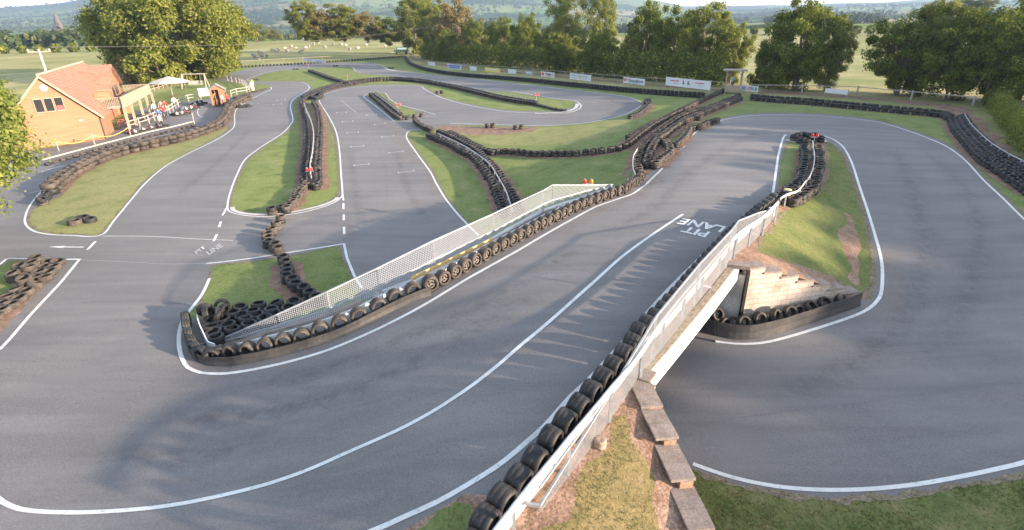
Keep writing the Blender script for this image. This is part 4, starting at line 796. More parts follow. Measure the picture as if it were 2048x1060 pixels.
# rubber belt barriers
def belt(name, label, pts_px, fn, hgt, dzl=0.0, out=-1, nseg=6, bv=None):
    root = None; P = np.array([fn(*p)[:2] for p in pts_px]) if fn else np.array(pts_px); s = resample(P, .25); n = len(s)
    root = empty(name, (s[0][0], s[0][1], gz(s[0][0], s[0][1], bv))); tag(root, label, 'barrier'); inv = Matrix.Translation(-Vector(root.location))
    cuts = np.linspace(0, n - 1, nseg + 1).astype(int)
    for a, b in zip(cuts, cuts[1:]):
        q = s[a:b + 1]; m_ = MB(); t = np.gradient(q, axis=0); nr = np.c_[-t[:, 1], t[:, 0]]; nr /= np.linalg.norm(nr, axis=1)[:, None]
        if len(q) < 2: continue
        prof = [(-.035, 0), (.0, hgt * .45), (-.012, hgt), (-.034, hgt - .004), (-.024, hgt * .45), (-.06, 0)]
        v = []; 
        for i, p in enumerate(q):
            z = gz(p[0], p[1], bv); sh = .012 * math.sin(i * .9 + a)
            for o_, h_ in prof: v.append((*(p + nr[i] * (o_ + sh * h_) * out * -1), z + h_ + .005))
        k = len(prof); f = [(i * k + j, i * k + (j + 1) % k, (i + 1) * k + (j + 1) % k, (i + 1) * k + j) for i in range(len(q) - 1) for j in range(k)] + [tuple(range(k)), tuple(range((len(q) - 1) * k, len(q) * k))[::-1]]
        m_.add(v, f, 0, False); 
        # joint bolts
        for h_ in (.3, .75):
            e = q[-1]; m_.box((e[0], e[1], gz(e[0], e[1], bv) + hgt * h_), (.05, .05, .03))
        o = m_.build('belt_panel', M['belt'], root); o.matrix_parent_inverse = inv
    return root
belt('belt_barrier', 'dark rubber belt barrier curling round the left tip of the tyre pen', [(366, 643), (371, 672), (382, 704), (400, 724), (425, 731), (470, 730), (513, 722), (562, 711), (622, 694), (664, 680), (702, 664), (745, 642), (785, 621), (825, 603), (862, 589)], U, .34, nseg=7)
belt('belt_barrier', 'tall black rubber belt barrier at the foot of the stepped block wall', [(1350, 635), (1382, 655), (1440, 673), (1480, 678.5), (1522, 674), (1600, 652), (1718, 611)], L, .62, nseg=3, bv=bvhL)
# mesh fences
wire = mat('fence_wire', (.50, .51, .52), .5, .3); wire_dark = mat('fence_wire_dull', (.36, .36, .365), .6, .2)
def mesh_panel(root, inv, a0, a1, b0, b1, sp=.072, th=.0105, wm=None):
    """grid of wires between bottom edge a0-a1 and top edge b0-b1"""
    a0, a1, b0, b1 = map(Vector, (a0, a1, b0, b1)); m_ = MB(); n = max(2, int((a1 - a0).length / sp))
    for i in range(1, n):
        t = i / n; m_.bar(a0.lerp(a1, t), b0.lerp(b1, t), th)
    hmax = max((b0 - a0).length, (b1 - a1).length); k = max(1, int(hmax / sp))
    for j in range(1, k):
        h = j * sp; pa = a0 + (b0 - a0).normalized() * h if (b0 - a0).length > 1e-4 else a0; fa, fb = (b0 - a0).length, (b1 - a1).length
        t0, t1 = 0.0, 1.0
        if h > fa: t0 = (h - fa) / max(fb - fa, 1e-6)
        if h > fb: t1 = (fa - h) / max(fa - fb, 1e-6)
        if t1 - t0 < .02: continue
        up = Vector((0, 0, h)); m_.bar(a0.lerp(a1, t0) + up, a0.lerp(a1, t1) + up, th)
    o = m_.build('wire_mesh', wm or wire, root); o.matrix_parent_inverse = inv
def mesh_fence(label, posts, name='mesh_fence', railw=.045, near=False):
    """posts: list of (base xyz, mid z, top z)"""
    root = empty(name, posts[0][0]); tag(root, label, 'fence'); inv = Matrix.Translation(-Vector(root.location))
    for (p, zm, zt, post) in posts:
        if post and zt - p[2] > .1:
            m_ = MB(); m_.box((p[0], p[1], (p[2] + zt) / 2 - .1), (.05, .05, zt - p[2] + .2)); o = m_.build('post', M['galv'], root); o.matrix_parent_inverse = inv
    for nm, idx in (('top_rail', 2), ('mid_rail', 1)):
        m_ = MB()
        for p, q in zip(posts, posts[1:]): m_.bar((p[0][0], p[0][1], p[idx]), (q[0][0], q[0][1], q[idx]), railw if idx == 2 else railw * .9, railw * (1.5 if idx == 1 else 1.2))
        o = m_.build(nm, M['galv'], root); o.matrix_parent_inverse = inv
    for p, q in zip(posts, posts[1:]):
        mesh_panel(root, inv, (p[0][0], p[0][1], p[0][2] + .02), (q[0][0], q[0][1], q[0][2] + .02), (p[0][0], p[0][1], p[2]), (q[0][0], q[0][1], q[2]), *((.06, .0062, wire_dark) if near else ()))
    return root, inv
fpp = []
oe = off_path(np.array(FAR_EDGE), .02)
def fpost(bx, by, mx, my, tx, ty, post=True, zb=None):
    i = bx; p = solve(bx, by, B); xy = p[:2]; zb = float(B(*xy)) + .05
    return ((float(xy[0]), float(xy[1]), zb), zof(mx, my, *xy), zof(tx, ty, *xy), post)
fence_pts = [fpost(438, 690, 437, 684, 436, 680, False), fpost(466, 686, 466, 678, 466, 669, True), fpost(560, 664, 559, 651, 557, 629, False), fpost(662, 634, 661, 617, 658, 583), fpost(760, 592, 758, 575, 755, 537, False), fpost(870, 543, 868, 519, 863, 482), fpost(988, 475, 987, 461, 985.7, 427.5), fpost(1086, 424, 1085, 408, 1084, 381), fpost(1104, 415, 1103, 400, 1102, 370, False), fpost(1175, 395, 1174.5, 381, 1173, 370), fpost(1226, 379, 1226, 372, 1226, 369, True)]
fr, finv = mesh_fence('galvanised mesh fence along the far side of the bridge, tapering at its left end', fence_pts)
p = fence_pts[0]; q = L(560, 690 - 8) if False else None
m_ = MB(); a = fence_pts[0]; 
t_ = Vector((a[0][0], a[0][1], a[0][2] + .12)); m_.bar(t_, (a[0][0] - .9, a[0][1] - .05, a[0][2] - .02), .04); m_.bar((a[0][0] - .9, a[0][1] - .05, a[0][2] - .02), (a[0][0] + .35, a[0][1] + .25, a[0][2] + .05), .04); o = m_.build('end_bracket', M['galv'], fr); o.matrix_parent_inverse = finv
# wooden toe board
m_ = MB(); b0 = [U(*p_, .4) for p_ in [(822, 558), (986, 478)]]
for u_, v_ in zip(b0, b0[1:]): m_.bar(tuple(u_), tuple(v_), .05, .16)
o = m_.build('toe_board', mat('yellow_wood', (.50, .33, .12), .8, var=(.62, .43, .18), scale=5)); tag(o, 'yellowed timber toe board on the outside of the tyres, mid bridge', 'board')
# near fence: posts stand out from the beam
def npst(xy, tx, ty, off, post=True, dzb=0.0):
    zb = float(B(*xy)) - .12 + dzb; return ((xy[0], xy[1], zb), float(B(*xy)) + off, zof(tx, ty, *xy), post)
def nat(px, py, z=2.4): return tuple(at(px, py, z)[:2])
nps = [npst(nat(1079, 1015, 2.45), 1074, 1012, .7, False), npst(nat(1189, 884, 2.4), 1193, 832, .97), npst(nat(1303, 722, 2.4), 1312, 633, .97), npst(nat(1389, 607, 2.4), 1396.5, 527, .97), npst(nat(1452, 532, 2.4), 1461, 460, .97), npst((lambda p: tuple(p))(nat(1466, 512, 2.4)), 1473, 441, .97, False), npst(nat(1511, 470, 2.4), 1515, 424.5, .75), npst(nat(1548, 430, 2.4), 1551, 418, .5, False)]
nr_, ninv = mesh_fence('galvanised mesh fence along the near side of the bridge above the white beam', nps, near=True)
m_ = MB(); e = nps[0]; m_.bar((e[0][0], e[0][1], e[2]), (e[0][0] - .28, e[0][1] + .06, e[2] + .02), .06); m_.bar((e[0][0] - .28, e[0][1] + .06, e[2] + .02), (e[0][0] - .42, e[0][1] + .22, e[2] + .05), .05); o = m_.build('end_bracket', M['galv'], nr_); o.matrix_parent_inverse = ninv
# guard rails (rounded w profile on steel posts)
def guard_rail(label, pts, fn, hgt, r=.085, posts_every=2.2, step=.5, m=None, px_h=True):
    P = np.array([fn(p[0], p[1], hgt)[:2] for p in pts]); s = resample(P, step); root = empty('guard_rail', (s[0][0], s[0][1], gz(*s[0]))); tag(root, label, 'guard rail'); inv = Matrix.Translation(-Vector(root.location))
    m_ = MB(); m = m or M['steelwhite']; q = [(x, y, gz(x, y) + hgt) for x, y in s]
    m_.tube([(a, b, c + r * .8) for a, b, c in q], r * .62, 8); m_.tube([(a, b, c - r * .8) for a, b, c in q], r * .62, 8); strip(m_, s, [c[2] - r for c in q], [c[2] + r for c in q], .025, 1)
    o = m_.build('rail', m, root); o.matrix_parent_inverse = inv
    k = int(max(1, posts_every / step))
    for i in range(k // 2, len(s), k):
        m2 = MB(); x, y = s[i]; g = gz(x, y); m2.box((x, y, g + hgt / 2 - .08), (.07, .09, hgt)); o = m2.build('post', M['galv'], root); o.matrix_parent_inverse = inv
    return root
guard_rail('long white guard rail behind the wide tyres on the near side of the bridge', [(960, 1105), (997, 1054), (1032, 1009), (1098, 925), (1154, 860), (1225, 775), (1270, 722), (1320, 650), (1376, 580), (1448, 498), (1500, 452), (1538, 424), (1556, 405)], U, 1.0, r=.07)
guard_rail('thin pale rail between the tyre rows of the hairpin island', [(1625, 282), (1629, 319), (1620, 352), (1599, 379), (1576, 388), (1560, 398)], U, .62, r=.045)
guard_rail('pale rail running between two tyre rows across the middle grass', z7([(250, 288), (400, 358), (500, 418), (590, 488), (650, 578), (700, 668), (730, 750), (745, 800)]), L, .62, r=.045, step=.7)
guard_rail('pale rail between the tyre rows of the long left island', [(608, 206), (611, 215), (620, 235), (625, 252), (627, 271), (625, 301), (620, 328), (621, 345), (623, 355)], L, .62, r=.045, step=.8)
guard_rail('thin pale rail between the tyres of the small grass wedge', [(750, 187), (775, 205), (797, 222)], L, .55, r=.035, step=.8)
guard_rail('thin grey rail among the arching tyre rows of the far infield', [(862, 160), (940, 174), (1020, 190), (1072, 200)], L, .6, r=.035, step=1)
guard_rail('pale cable rail on the outer row of the right-hand bend barrier', zr([(900, 305), (960, 395), (1075, 505), (1200, 590), (1340, 665), (1440, 720)]), L, .6, r=.03, step=.8)
guard_rail('white rail hugging the outer tyre row below the hairpin', z8([(100, 568), (86, 520), (88, 440), (115, 390)]), L, .6, r=.04, step=.5)
# odd drums
def drum(px, py, fn, label, m, r=.19, h=.5, lying=False):
    p = fn(px, py); mb = MB(); mb.lathe([(0.001, 0), (r, 0), (r * 1.04, h * .3), (r, h * .34), (r, h * .66), (r * 1.04, h * .7), (r, h), (r * .85, h + .01), (.001, h - .02)], 18); o = mb.build('drum', m, None, tuple(p)); tag(o, label, 'drum'); o['category'] = 'footing' if 'footing' in label or 'stone' in label else 'drum'
drum(1572, 398, U, 'yellow drum where the hairpin rail meets the guard rail', mat('yellow_drum', (.42, .36, .17), .7, var=(.52, .45, .22), scale=4), .2, .55)
drum(1541, 432, U, 'white paint-splashed drum under the fence end near the hairpin island', mat('white_drum', (.42, .39, .35), .7, var=(.6, .58, .55), scale=8), .17, .42)
drum(1507, 472, U, 'small grey concrete footing at the fence post above the mound', M['concrete'], .15, .12)
drum(1200, 893, U, 'tan tyre-wrapped drum footing the near fence post on the mound', mat('tan_drum', (.25, .17, .12), .8, var=(.36, .26, .19), scale=5), .14, .22)
drum(1263, 361, L, 'flat stone disc where the far fence meets the tyres', M['kerb'], .25, .08)
# warning lamps, red and amber pairs
red = bpy.data.materials.new('red_lens'); red.use_nodes = True; red.node_tree.nodes['Principled BSDF'].inputs['Base Color'].default_value = (.75, .02, .012, 1); red.node_tree.nodes['Principled BSDF'].inputs['Roughness'].default_value = .2
amb = bpy.data.materials.new('amber_lens'); amb.use_nodes = True; amb.node_tree.nodes['Principled BSDF'].inputs['Base Color'].default_value = (.85, .20, .01, 1); amb.node_tree.nodes['Principled BSDF'].inputs['Roughness'].default_value = .2
def lamp(xyz, hh, label, two=True, s=1.0, both_red=False):
    s *= 1.1
    root = empty('warning_lamp', tuple(xyz)); tag(root, label, 'warning lamp')
    mb = MB(); mb.tube([(0, 0, 0), (0, 0, hh)], .025, 8); mb.box((0, 0, hh + .02), (.5 * s if two else .2, .12, .04)); mb.build('bracket', M['galv'], root)
    for i, dx in enumerate((-.16 * s, .16 * s) if two else (0,)):
        mb = MB(); mb.lathe([(.001, 0), (.07 * s, 0), (.085 * s, .03 * s), (.085 * s, .15 * s), (.06 * s, .19 * s), (.001, .2 * s)], 14); mb.build('lens', red if (i == 0 or both_red) else amb, root, (dx, 0, hh + .04))
        mb = MB(); mb.lathe([(.001, 0), (.045 * s, 0), (.045 * s, .03)], 10); mb.build('lens_cap', M['galv'], root, (dx, 0, hh + .04 + .2 * s))
p = fence_pts[-2]; lamp((p[0][0], p[0][1], p[0][2]), p[2] - p[0][2] + .05, 'red and amber warning lamps on the far bridge fence above the tyres')
p = U(1626, 291); lamp(p, .62, 'pair of orange-red lamps among the tyres atop the hairpin island', both_red=True)
p = L(622, 358); lamp(p, .6, 'pair of orange-red lamps at the foot of the long island rail', both_red=True)
p = L(797, 226); lamp(p, .85, 'red lamp on a white stem above the small wedge tyres', s=1.3, both_red=True)
p = L(1073, 203); lamp(p, .75, 'small red lamp at the far infield rail end', s=1.2, both_red=True)
p = L(696, 163); lamp(p, .8, 'tiny red lamp where the far tyre spur meets the rows', two=False, s=1.2)
p = L(617, 137); lamp(p, .8, 'tiny red lamp at the top of the far tyre spur', two=False, s=1.2)
# ================================================================ COUNTRYSIDE AND VEGETATION
# far country: one polar sheet from the edge of the near ground to the hills
def hill_el(az):
    """elevation of the skyline in metres at 4 km, by azimuth in degrees (0 = straight ahead, + right)"""
    xs = [-180, -75, -52, -43, -36, -28, -20, -12, -4, 4, 10, 16, 22, 30, 38, 46, 60, 180]
    ys = [80, 80, 78, 74, 95, 190, 330, 350, 300, 230, 130, 38, 30, 34, 42, 60, 60, 80]
    return np.interp(az, xs, ys)
def far_z(x, y):
    x = np.asarray(x, float); y = np.asarray(y, float); r = np.hypot(x, y); az = np.degrees(np.arctan2(x, y))
    t = lambda a, b: (lambda q: q * q * (3 - 2 * q))(np.clip((r - a) / (b - a), 0, 1))
    left = np.clip((-az - 5) / 25, 0, 1); right = np.clip((az - 12) / 12, 0, 1)
    valley = -t(330, 950) * (16 + 12 * left) * (1 - .85 * right)
    n = np.sin(x * .0021 + 1.3) * np.cos(y * .0017 + .4) + .6 * np.sin(x * .0049 + y * .0037) + .35 * np.sin(y * .0093 - x * .006 + 1)
    hz = hill_el(az) * (1 + .10 * n)
    z = valley + t(1100, 4200) * (hz + 20) * (1 - .25 * t(1100, 2300) * (1 - t(2600, 3800))) + n * 5 * t(500, 1500)
    z = z + right * 3.0 * t(190, 420) * (1 - t(500, 900)) 
    return z * (1 - 0) 
NA = 128; radii = [RC] + list(np.geomspace(RC * 1.06, 5600, 64))
SUB = 3
ang = [2 * math.pi * i / (NA * SUB) for i in range(NA * SUB)]
vv = []; ff = []
for j, r_ in enumerate(radii):
    if j == 0:
        for i in range(NA * SUB):
            a = circle[i // SUB]; b = circle[(i // SUB + 1) % NA]; t = (i % SUB) / SUB; vv.append((a[0] + (b[0] - a[0]) * t, a[1] + (b[1] - a[1]) * t))
    else: vv += [(r_ * math.cos(a), r_ * math.sin(a)) for a in ang]
V2 = np.array(vv); zz = far_z(V2[:, 0], V2[:, 1]); zz[:NA * SUB] = 0
n_ = NA * SUB
for j in range(len(radii) - 1):
    for i in range(n_): ff.append((j * n_ + i, (j + 1) * n_ + i, (j + 1) * n_ + (i + 1) % n_, j * n_ + (i + 1) % n_)[::-1])
fm = bpy.data.materials.new('countryside'); fm.use_nodes = True; t = fm.node_tree; N = t.nodes
tc = N.new('ShaderNodeTexCoord').outputs['Object']; geo = N.new('ShaderNodeNewGeometry')
mp = N.new('ShaderNodeMapping'); mp.inputs['Scale'].default_value = (.0034, .0026, 0); mp.inputs['Rotation'].default_value = (0, 0, .5); t.links.new(tc, mp.inputs['Vector'])
wn = N.new('ShaderNodeTexNoise'); wn.inputs['Scale'].default_value = 2.0; wn.inputs['Detail'].default_value = 2; t.links.new(mp.outputs[0], wn.inputs['Vector'])
va = N.new('ShaderNodeVectorMath'); va.operation = 'MULTIPLY_ADD'; va.inputs[1].default_value = (.35, .35, 0); t.links.new(wn.outputs['Color'], va.inputs[0]); t.links.new(mp.outputs[0], va.inputs[2])
vo = N.new('ShaderNodeTexVoronoi'); vo.inputs['Scale'].default_value = 1.0; t.links.new(va.outputs[0], vo.inputs['Vector'])
sp = N.new('ShaderNodeSeparateColor'); t.links.new(vo.outputs['Color'], sp.inputs[0])
fr_ = N.new('ShaderNodeValToRGB'); fr_.color_ramp.interpolation = 'CONSTANT'; e = fr_.color_ramp.elements
cols = [(0, (.10, .16, .045)), (.22, (.17, .21, .07)), (.42, (.22, .19, .09)), (.55, (.12, .18, .05)), (.72, (.28, .24, .13)), (.84, (.10, .15, .05))]
while len(e) < len(cols): e.new(.5)
for i, (p, c) in enumerate(cols): e[i].position = p; e[i].color = (*c, 1)
t.links.new(sp.outputs[0], fr_.inputs['Fac'])
v2 = N.new('ShaderNodeTexVoronoi'); v2.feature = 'DISTANCE_TO_EDGE'; t.links.new(va.outputs[0], v2.inputs['Vector'])
hd = N.new('ShaderNodeMath'); hd.operation = 'LESS_THAN'; hd.inputs[1].default_value = .022; t.links.new(v2.outputs['Distance'], hd.inputs[0])
c = mixc(t, N, hd.outputs[0], fr_.outputs['Color'], (.03, .05, .02))
wd = N.new('ShaderNodeTexNoise'); wd.inputs['Scale'].default_value = .0021; wd.inputs['Detail'].default_value = 5; t.links.new(tc, wd.inputs['Vector'])
ws = N.new('ShaderNodeMath'); ws.operation = 'GREATER_THAN'; ws.inputs[1].default_value = .53; t.links.new(wd.outputs['Fac'], ws.inputs[0])
wt = ramp_noise(t, N, tc, .05, [(.35, (.022, .038, .014)), (.65, (.055, .08, .025))], 4, .8)
sx = N.new('ShaderNodeSeparateXYZ'); t.links.new(tc, sx.inputs[0]); hz_ = N.new('ShaderNodeMapRange'); hz_.inputs['From Min'].default_value = 30; hz_.inputs['From Max'].default_value = 90; t.links.new(sx.outputs['Z'], hz_.inputs['Value'])
mx_ = N.new('ShaderNodeMath'); mx_.operation = 'MAXIMUM'; t.links.new(ws.outputs[0], mx_.inputs[0]); mm = N.new('ShaderNodeMath'); mm.operation = 'MULTIPLY'
w3 = N.new('ShaderNodeMath'); w3.operation = 'GREATER_THAN'; w3.inputs[1].default_value = .44; t.links.new(wd.outputs['Fac'], w3.inputs[0]); t.links.new(hz_.outputs[0], mm.inputs[0]); t.links.new(w3.outputs[0], mm.inputs[1]); t.links.new(mm.outputs[0], mx_.inputs[1])
# near ring stays meadow
ln = N.new('ShaderNodeVectorMath'); ln.operation = 'LENGTH'; t.links.new(tc, ln.inputs[0]); nr_m = N.new('ShaderNodeMapRange'); nr_m.inputs['From Min'].default_value = 330; nr_m.inputs['From Max'].default_value = 400; t.links.new(ln.outputs['Value'], nr_m.inputs['Value'])
c = mixc(t, N, mx_.outputs[0], c, wt)
mead = ramp_noise(t, N, tc, .03, [(.35, (.19, .21, .08)), (.65, (.38, .33, .17))], 8, .7)
c = mixc(t, N, nr_m.outputs[0], mead, c)
t.links.new(c, N['Principled BSDF'].inputs['Base Color']); N['Principled BSDF'].inputs['Roughness'].default_value = 1.0; N['Principled BSDF'].inputs['Specular IOR Level'].default_value = 0
me = bpy.data.meshes.new('countryside'); me.from_pydata(np.c_[V2, zz].tolist(), [], ff); me.materials.append(fm); me.polygons.foreach_set('use_smooth', [True] * len(ff)); me.update()
o = link('hills', me); o['kind'] = 'structure'
# ---- leafy crowns
def leaves(centers, rad, n, size, rng, squash=.8, surf=.35):
    """n leaf quads spread through clumps; returns verts, faces"""
    k = len(centers); idx = rng.integers(0, k, n); d = rng.normal(size=(n, 3)); d /= np.linalg.norm(d, axis=1)[:, None]
    rr = rad[idx] * (surf + (1 - surf) * rng.random(n)) * (1 + .22 * np.abs(rng.normal(size=n)) * (rng.random(n) < .3))
    p = centers[idx] + d * rr[:, None] * np.array([1, 1, squash])
    nrm = d + rng.normal(size=(n, 3)) * .55 + np.array([0, 0, .25]); nrm /= np.linalg.norm(nrm, axis=1)[:, None]
    a = np.cross(nrm, rng.normal(size=(n, 3))); a /= np.linalg.norm(a, axis=1)[:, None]; b = np.cross(nrm, a)
    s = (size * rng.uniform(.6, 1.35, n))[:, None]; a = a * s; b = b * s * .62
    v = np.stack([p - a, p - b * .9, p + a, p + b], axis=1).reshape(-1, 3)
    f = np.arange(n * 4).reshape(-1, 4)
    return v, f
def quick_mesh(name, v, f, m):
    me = bpy.data.meshes.new(name); me.vertices.add(len(v)); me.vertices.foreach_set('co', np.asarray(v, 'f').ravel())
    n = len(f); me.loops.add(n * 4); me.polygons.add(n); me.loops.foreach_set('vertex_index', np.asarray(f, 'i').ravel())
    me.polygons.foreach_set('loop_start', np.arange(n) * 4); me.materials.append(m); me.update(calc_edges=True); return me
def crown_mesh(name, w, h, z0, nc, nl, size, seed, m, clump=.26, top=1.0, hollow=.45):
    rng = np.random.default_rng(seed); d = rng.normal(size=(nc, 3)); d /= np.linalg.norm(d, axis=1)[:, None]
    q = (hollow + (1 - hollow) * rng.random(nc) ** .6)
    wob = 1 + .14 * np.sin(3 * np.arctan2(d[:, 1], d[:, 0]) + seed) + .06 * np.clip(rng.normal(size=nc), -1.5, 1.2)
    c = d * q[:, None] * wob[:, None] * np.array([w, w, h / 2]) + np.array([0, 0, z0 + h / 2])
    # narrower at the foot
    f_ = np.clip((c[:, 2] - z0) / h, 0, 1); c[:, :2] *= (.78 + .22 * np.sin(np.clip(f_ * 1.6, 0, 1.57)))[:, None]
    rad = rng.uniform(.6, 1.3, nc) * clump * w
    v, f = leaves(c, rad, nl, size, rng)
    return quick_mesh(name, v, f, m), c
def trunk_mesh(name, h, r, cs, seed, m, stems=1):
    rng = random.Random(seed); mb = MB()
    for s_ in range(stems):
        ox = rng.uniform(-.5, .5) * (stems > 1); oy = rng.uniform(-.5, .5) * (stems > 1); lean = (rng.uniform(-.1, .1) * h, rng.uniform(-.1, .1) * h)
        tip = (ox + lean[0], oy + lean[1], h); mid = (ox + lean[0] * .4, oy + lean[1] * .3, h * .5)
        mb.tube([(ox, oy, -.3), (ox * 1.05, oy, .2), mid, tip], [r * 1.35, r, r * .72, r * .35], 8)
        for c_ in rng.sample(list(map(tuple, cs)), min(7, len(cs))):
            mb.tube([mid, tuple((Vector(mid) * .45 + Vector(c_) * .55) + Vector((0, 0, -.2))), c_], [r * .42, r * .25, r * .08], 5)
    return mb.mesh(name, m)
M['bark'] = mat('bark', (.10, .075, .055), .95, var=(.19, .15, .11), scale=6, bump=.02, bscale=14)
LM = {'dark': leaf_mat('leaf_dark', (.07, .105, .018), (.13, .17, .03), (.25, .245, .055), .45), 'mid': leaf_mat('leaf_mid', (.105, .145, .025), (.18, .205, .042), (.29, .28, .075), .45),
      'light': leaf_mat('leaf_light', (.12, .15, .04), (.18, .205, .055), (.25, .25, .085), .4), 'olive': leaf_mat('leaf_olive', (.13, .12, .045), (.20, .165, .065), (.28, .20, .095)),
      'bright': leaf_mat('leaf_bright', (.14, .185, .04), (.205, .245, .065), (.29, .30, .10), .45), 'woods': leaf_mat('leaf_woods', (.025, .045, .018), (.05, .07, .028), (.11, .12, .045), .2)}
TREES = {}
def tree_kind(key, w, h, z0, nc, nl, size, seed, lm, tr, stems=1, clump=.26, hollow=.45):
    m, c = crown_mesh('crown', w, h, z0, nc, nl, size, seed, LM[lm], clump, hollow=hollow)
    TREES[key] = (m, trunk_mesh('trunk', z0 + h * .62, tr, c, seed, M['bark'], stems))
tree_kind('round', 5.4, 11.0, .1, 110, 30000, .16, 3, 'dark', .2, 4, .22)
tree_kind('round2', 5.2, 11.4, .1, 105, 30000, .16, 11, 'dark', .2, 4, .22)
tree_kind('tall', 5.0, 14.0, .1, 120, 30000, .17, 5, 'mid', .25, 3, .22)
tree_kind('willow', 5.6, 13.5, .2, 110, 26000, .15, 8, 'light', .25, 3, .2, .3)
tree_kind('olive', 4.2, 8.8, .1, 70, 14000, .17, 9, 'olive', .16, 2, .24)
tree_kind('oak', 13.5, 19.0, -.6, 290, 95000, .26, 21, 'mid', .7, 1, .17, .62)
tree_kind('bush', 1.9, 2.4, 0, 26, 3600, .13, 14, 'mid', .06, 2, .32)
tree_kind('scrub', 3.5, 3.2, 0, 34, 6000, .17, 15, 'olive', .08, 2, .3)
def plant(key, x, y, label, group=None, s=1.0, sz=None, name='tree', cat='tree', rz=None, z=None, leaf=None):
    root = empty(name, (x, y, (gz(x, y) if math.hypot(x, y) < RC - 2 else float(far_z(x, y))) if z is None else z), random.uniform(0, 6.28) if rz is None else rz)
    root.scale = (s, s, sz or s); tag(root, label, cat, group)
    c = link('crown', TREES[key][0], root); k = link('trunk', TREES[key][1], root)
    if leaf: c.data = c.data.copy(); c.data.materials[0] = LM[leaf]
    return root
GB = 'trees behind the banner fence'
KH = {'round': (5.4, 11.0), 'round2': (5.2, 11.4), 'tall': (5.0, 14.0), 'willow': (5.6, 13.5), 'olive': (4.2, 8.8)}
def plant_px(px, py, ytop, hw, kd, lab, grp, dist=None, leaf=None, name='tree', cat='tree'):
    """foot pixel, pixel height of the top, half width in pixels"""
    if dist: d = ray(px, py); k = dist / math.hypot(d[0], d[1]); x, y, z = d[0] * k, d[1] * k, zof(px, py, d[0] * k, d[1] * k)
    else: x, y, z = L(px, py)
    c = project(x, y, z)[2]; w_, h_ = KH[kd]; zt = zof(px + (px - 1024) * .0, ytop, x, y)
    return plant(kd, x, y, lab, grp, hw / F_PX * c / (w_ * 1.12), (zt - z) / (h_ * .97), z=z, leaf=leaf, name=name, cat=cat)
for px, py, yt, hw, kd, lab in [
 (835, 108, -18, 48, 'tall', 'tall bushy green tree standing at the bend beside the dark parked vehicle'), (872, 114, -4, 42, 'tall', 'green tree, second along the fence from the dark parked vehicle'),
 (915, 118, 6, 44, 'olive', 'browning tree with orange-tinged top behind the first blue banner'), (955, 121, 42, 36, 'round', 'low dark round tree behind the second white banner'),
 (900, 124, 60, 30, 'round2', 'dark shrubby tree filling the foot of the row behind the blue banner'), (1003, 126, 38, 40, 'round2', 'low dark tree behind the yellow banner'), (1052, 131, 34, 38, 'round', 'dark bushy tree behind the small grey banner'), (1085, 136, 60, 28, 'round2', 'small dark tree between the grey banner and the emblem banner'),
 (1130, 138, -22, 52, 'willow', 'tall pale feathery willow-like tree rising above the dark trees'), (1192, 142, -10, 50, 'willow', 'second pale feathery tree, just right of the tallest one'), (1125, 146, 68, 42, 'round2', 'low dark tree at the foot of the tallest feathery tree'), (1195, 151, 66, 44, 'round', 'low dark tree under the second pale feathery tree'), (1248, 154, 82, 30, 'tall', 'small green tree above the lettered white banner'),
 (1290, 152, 14, 50, 'round', 'rounded green tree behind the lettered white banner'), (1345, 157, 16, 48, 'round2', 'dark tree with gold-lit top behind the long white banner'), (1405, 163, 6, 62, 'tall', 'broad golden-topped tree left of the lookout hut'), (1455, 168, 44, 44, 'tall', 'dense green tree directly behind the lookout hut'),
 (1588, 180, 12, 84, 'round', 'freestanding round dark green tree right of the lookout hut'), (1535, 178, 70, 40, 'round2', 'smaller tree at the left foot of the round tree beside the lookout hut'), (1650, 182, 40, 42, 'willow', 'sparse light tree on the right flank of the round tree'),
 (1790, 190, 24, 78, 'round2', 'dark spreading tree just right of the gap in the back right trees'), (1838, 190, 2, 62, 'willow', 'light wispy tree rising between the two dark back right trees'), (1895, 200, 30, 84, 'round', 'broad dark tree above the end of the back post fence'), (1965, 208, 0, 84, 'round2', 'dark green tree above the clipped hedge corner'), (2040, 200, -30, 80, 'tall', 'tall golden-edged tree at the right edge of the photo')]:
    plant_px(px, py, yt, hw, kd, lab, GB)
GH = 'trees of the sheep field hedge'
for px, py, yt, hw, kd, lab in [(612, 80, 2, 36, 'tall', 'slim tall tree at the far left of the sheep field hedge'), (650, 80, 24, 34, 'olive', 'browning tree between the slim tall tree and the twin trees'), (690, 82, 8, 44, 'tall', 'wide leafy tree of the sheep field hedge, left twin'), (735, 84, 28, 38, 'olive', 'brown-tinged right twin tree of the sheep field hedge'), (778, 90, 38, 40, 'round', 'dark spreading tree at the right end of the sheep field hedge'), (632, 84, 56, 28, 'round', 'low dark bushy tree at the foot of the slim tall tree')]:
    plant_px(px, py, yt, hw, kd, lab, GH, 182)
for px, py, yt, hw, kd, dist, lab in [(515, 84, 48, 30, 'willow', 300, 'pale round tree beside the far right edge of the huge tree'), (548, 82, 58, 22, 'willow', 320, 'small pale tree in the distant field'), (1925, 22, 0, 30, 'round', 330, 'dark round tree on the skyline hedge at upper right'), (1968, 18, -6, 24, 'tall', 330, 'second dark tree on the skyline hedge at upper right'), (1640, 40, 14, 26, 'tall', 300, 'low tree on the skyline hedge in the gap right of the round tree')]:
    plant_px(px, py, yt, hw, kd, lab, None, dist)
p = L(305, 172); plant('oak', p[0], p[1] + 12, 'huge domed broadleaf tree behind the timber clubhouse', None, 1.05, .98)
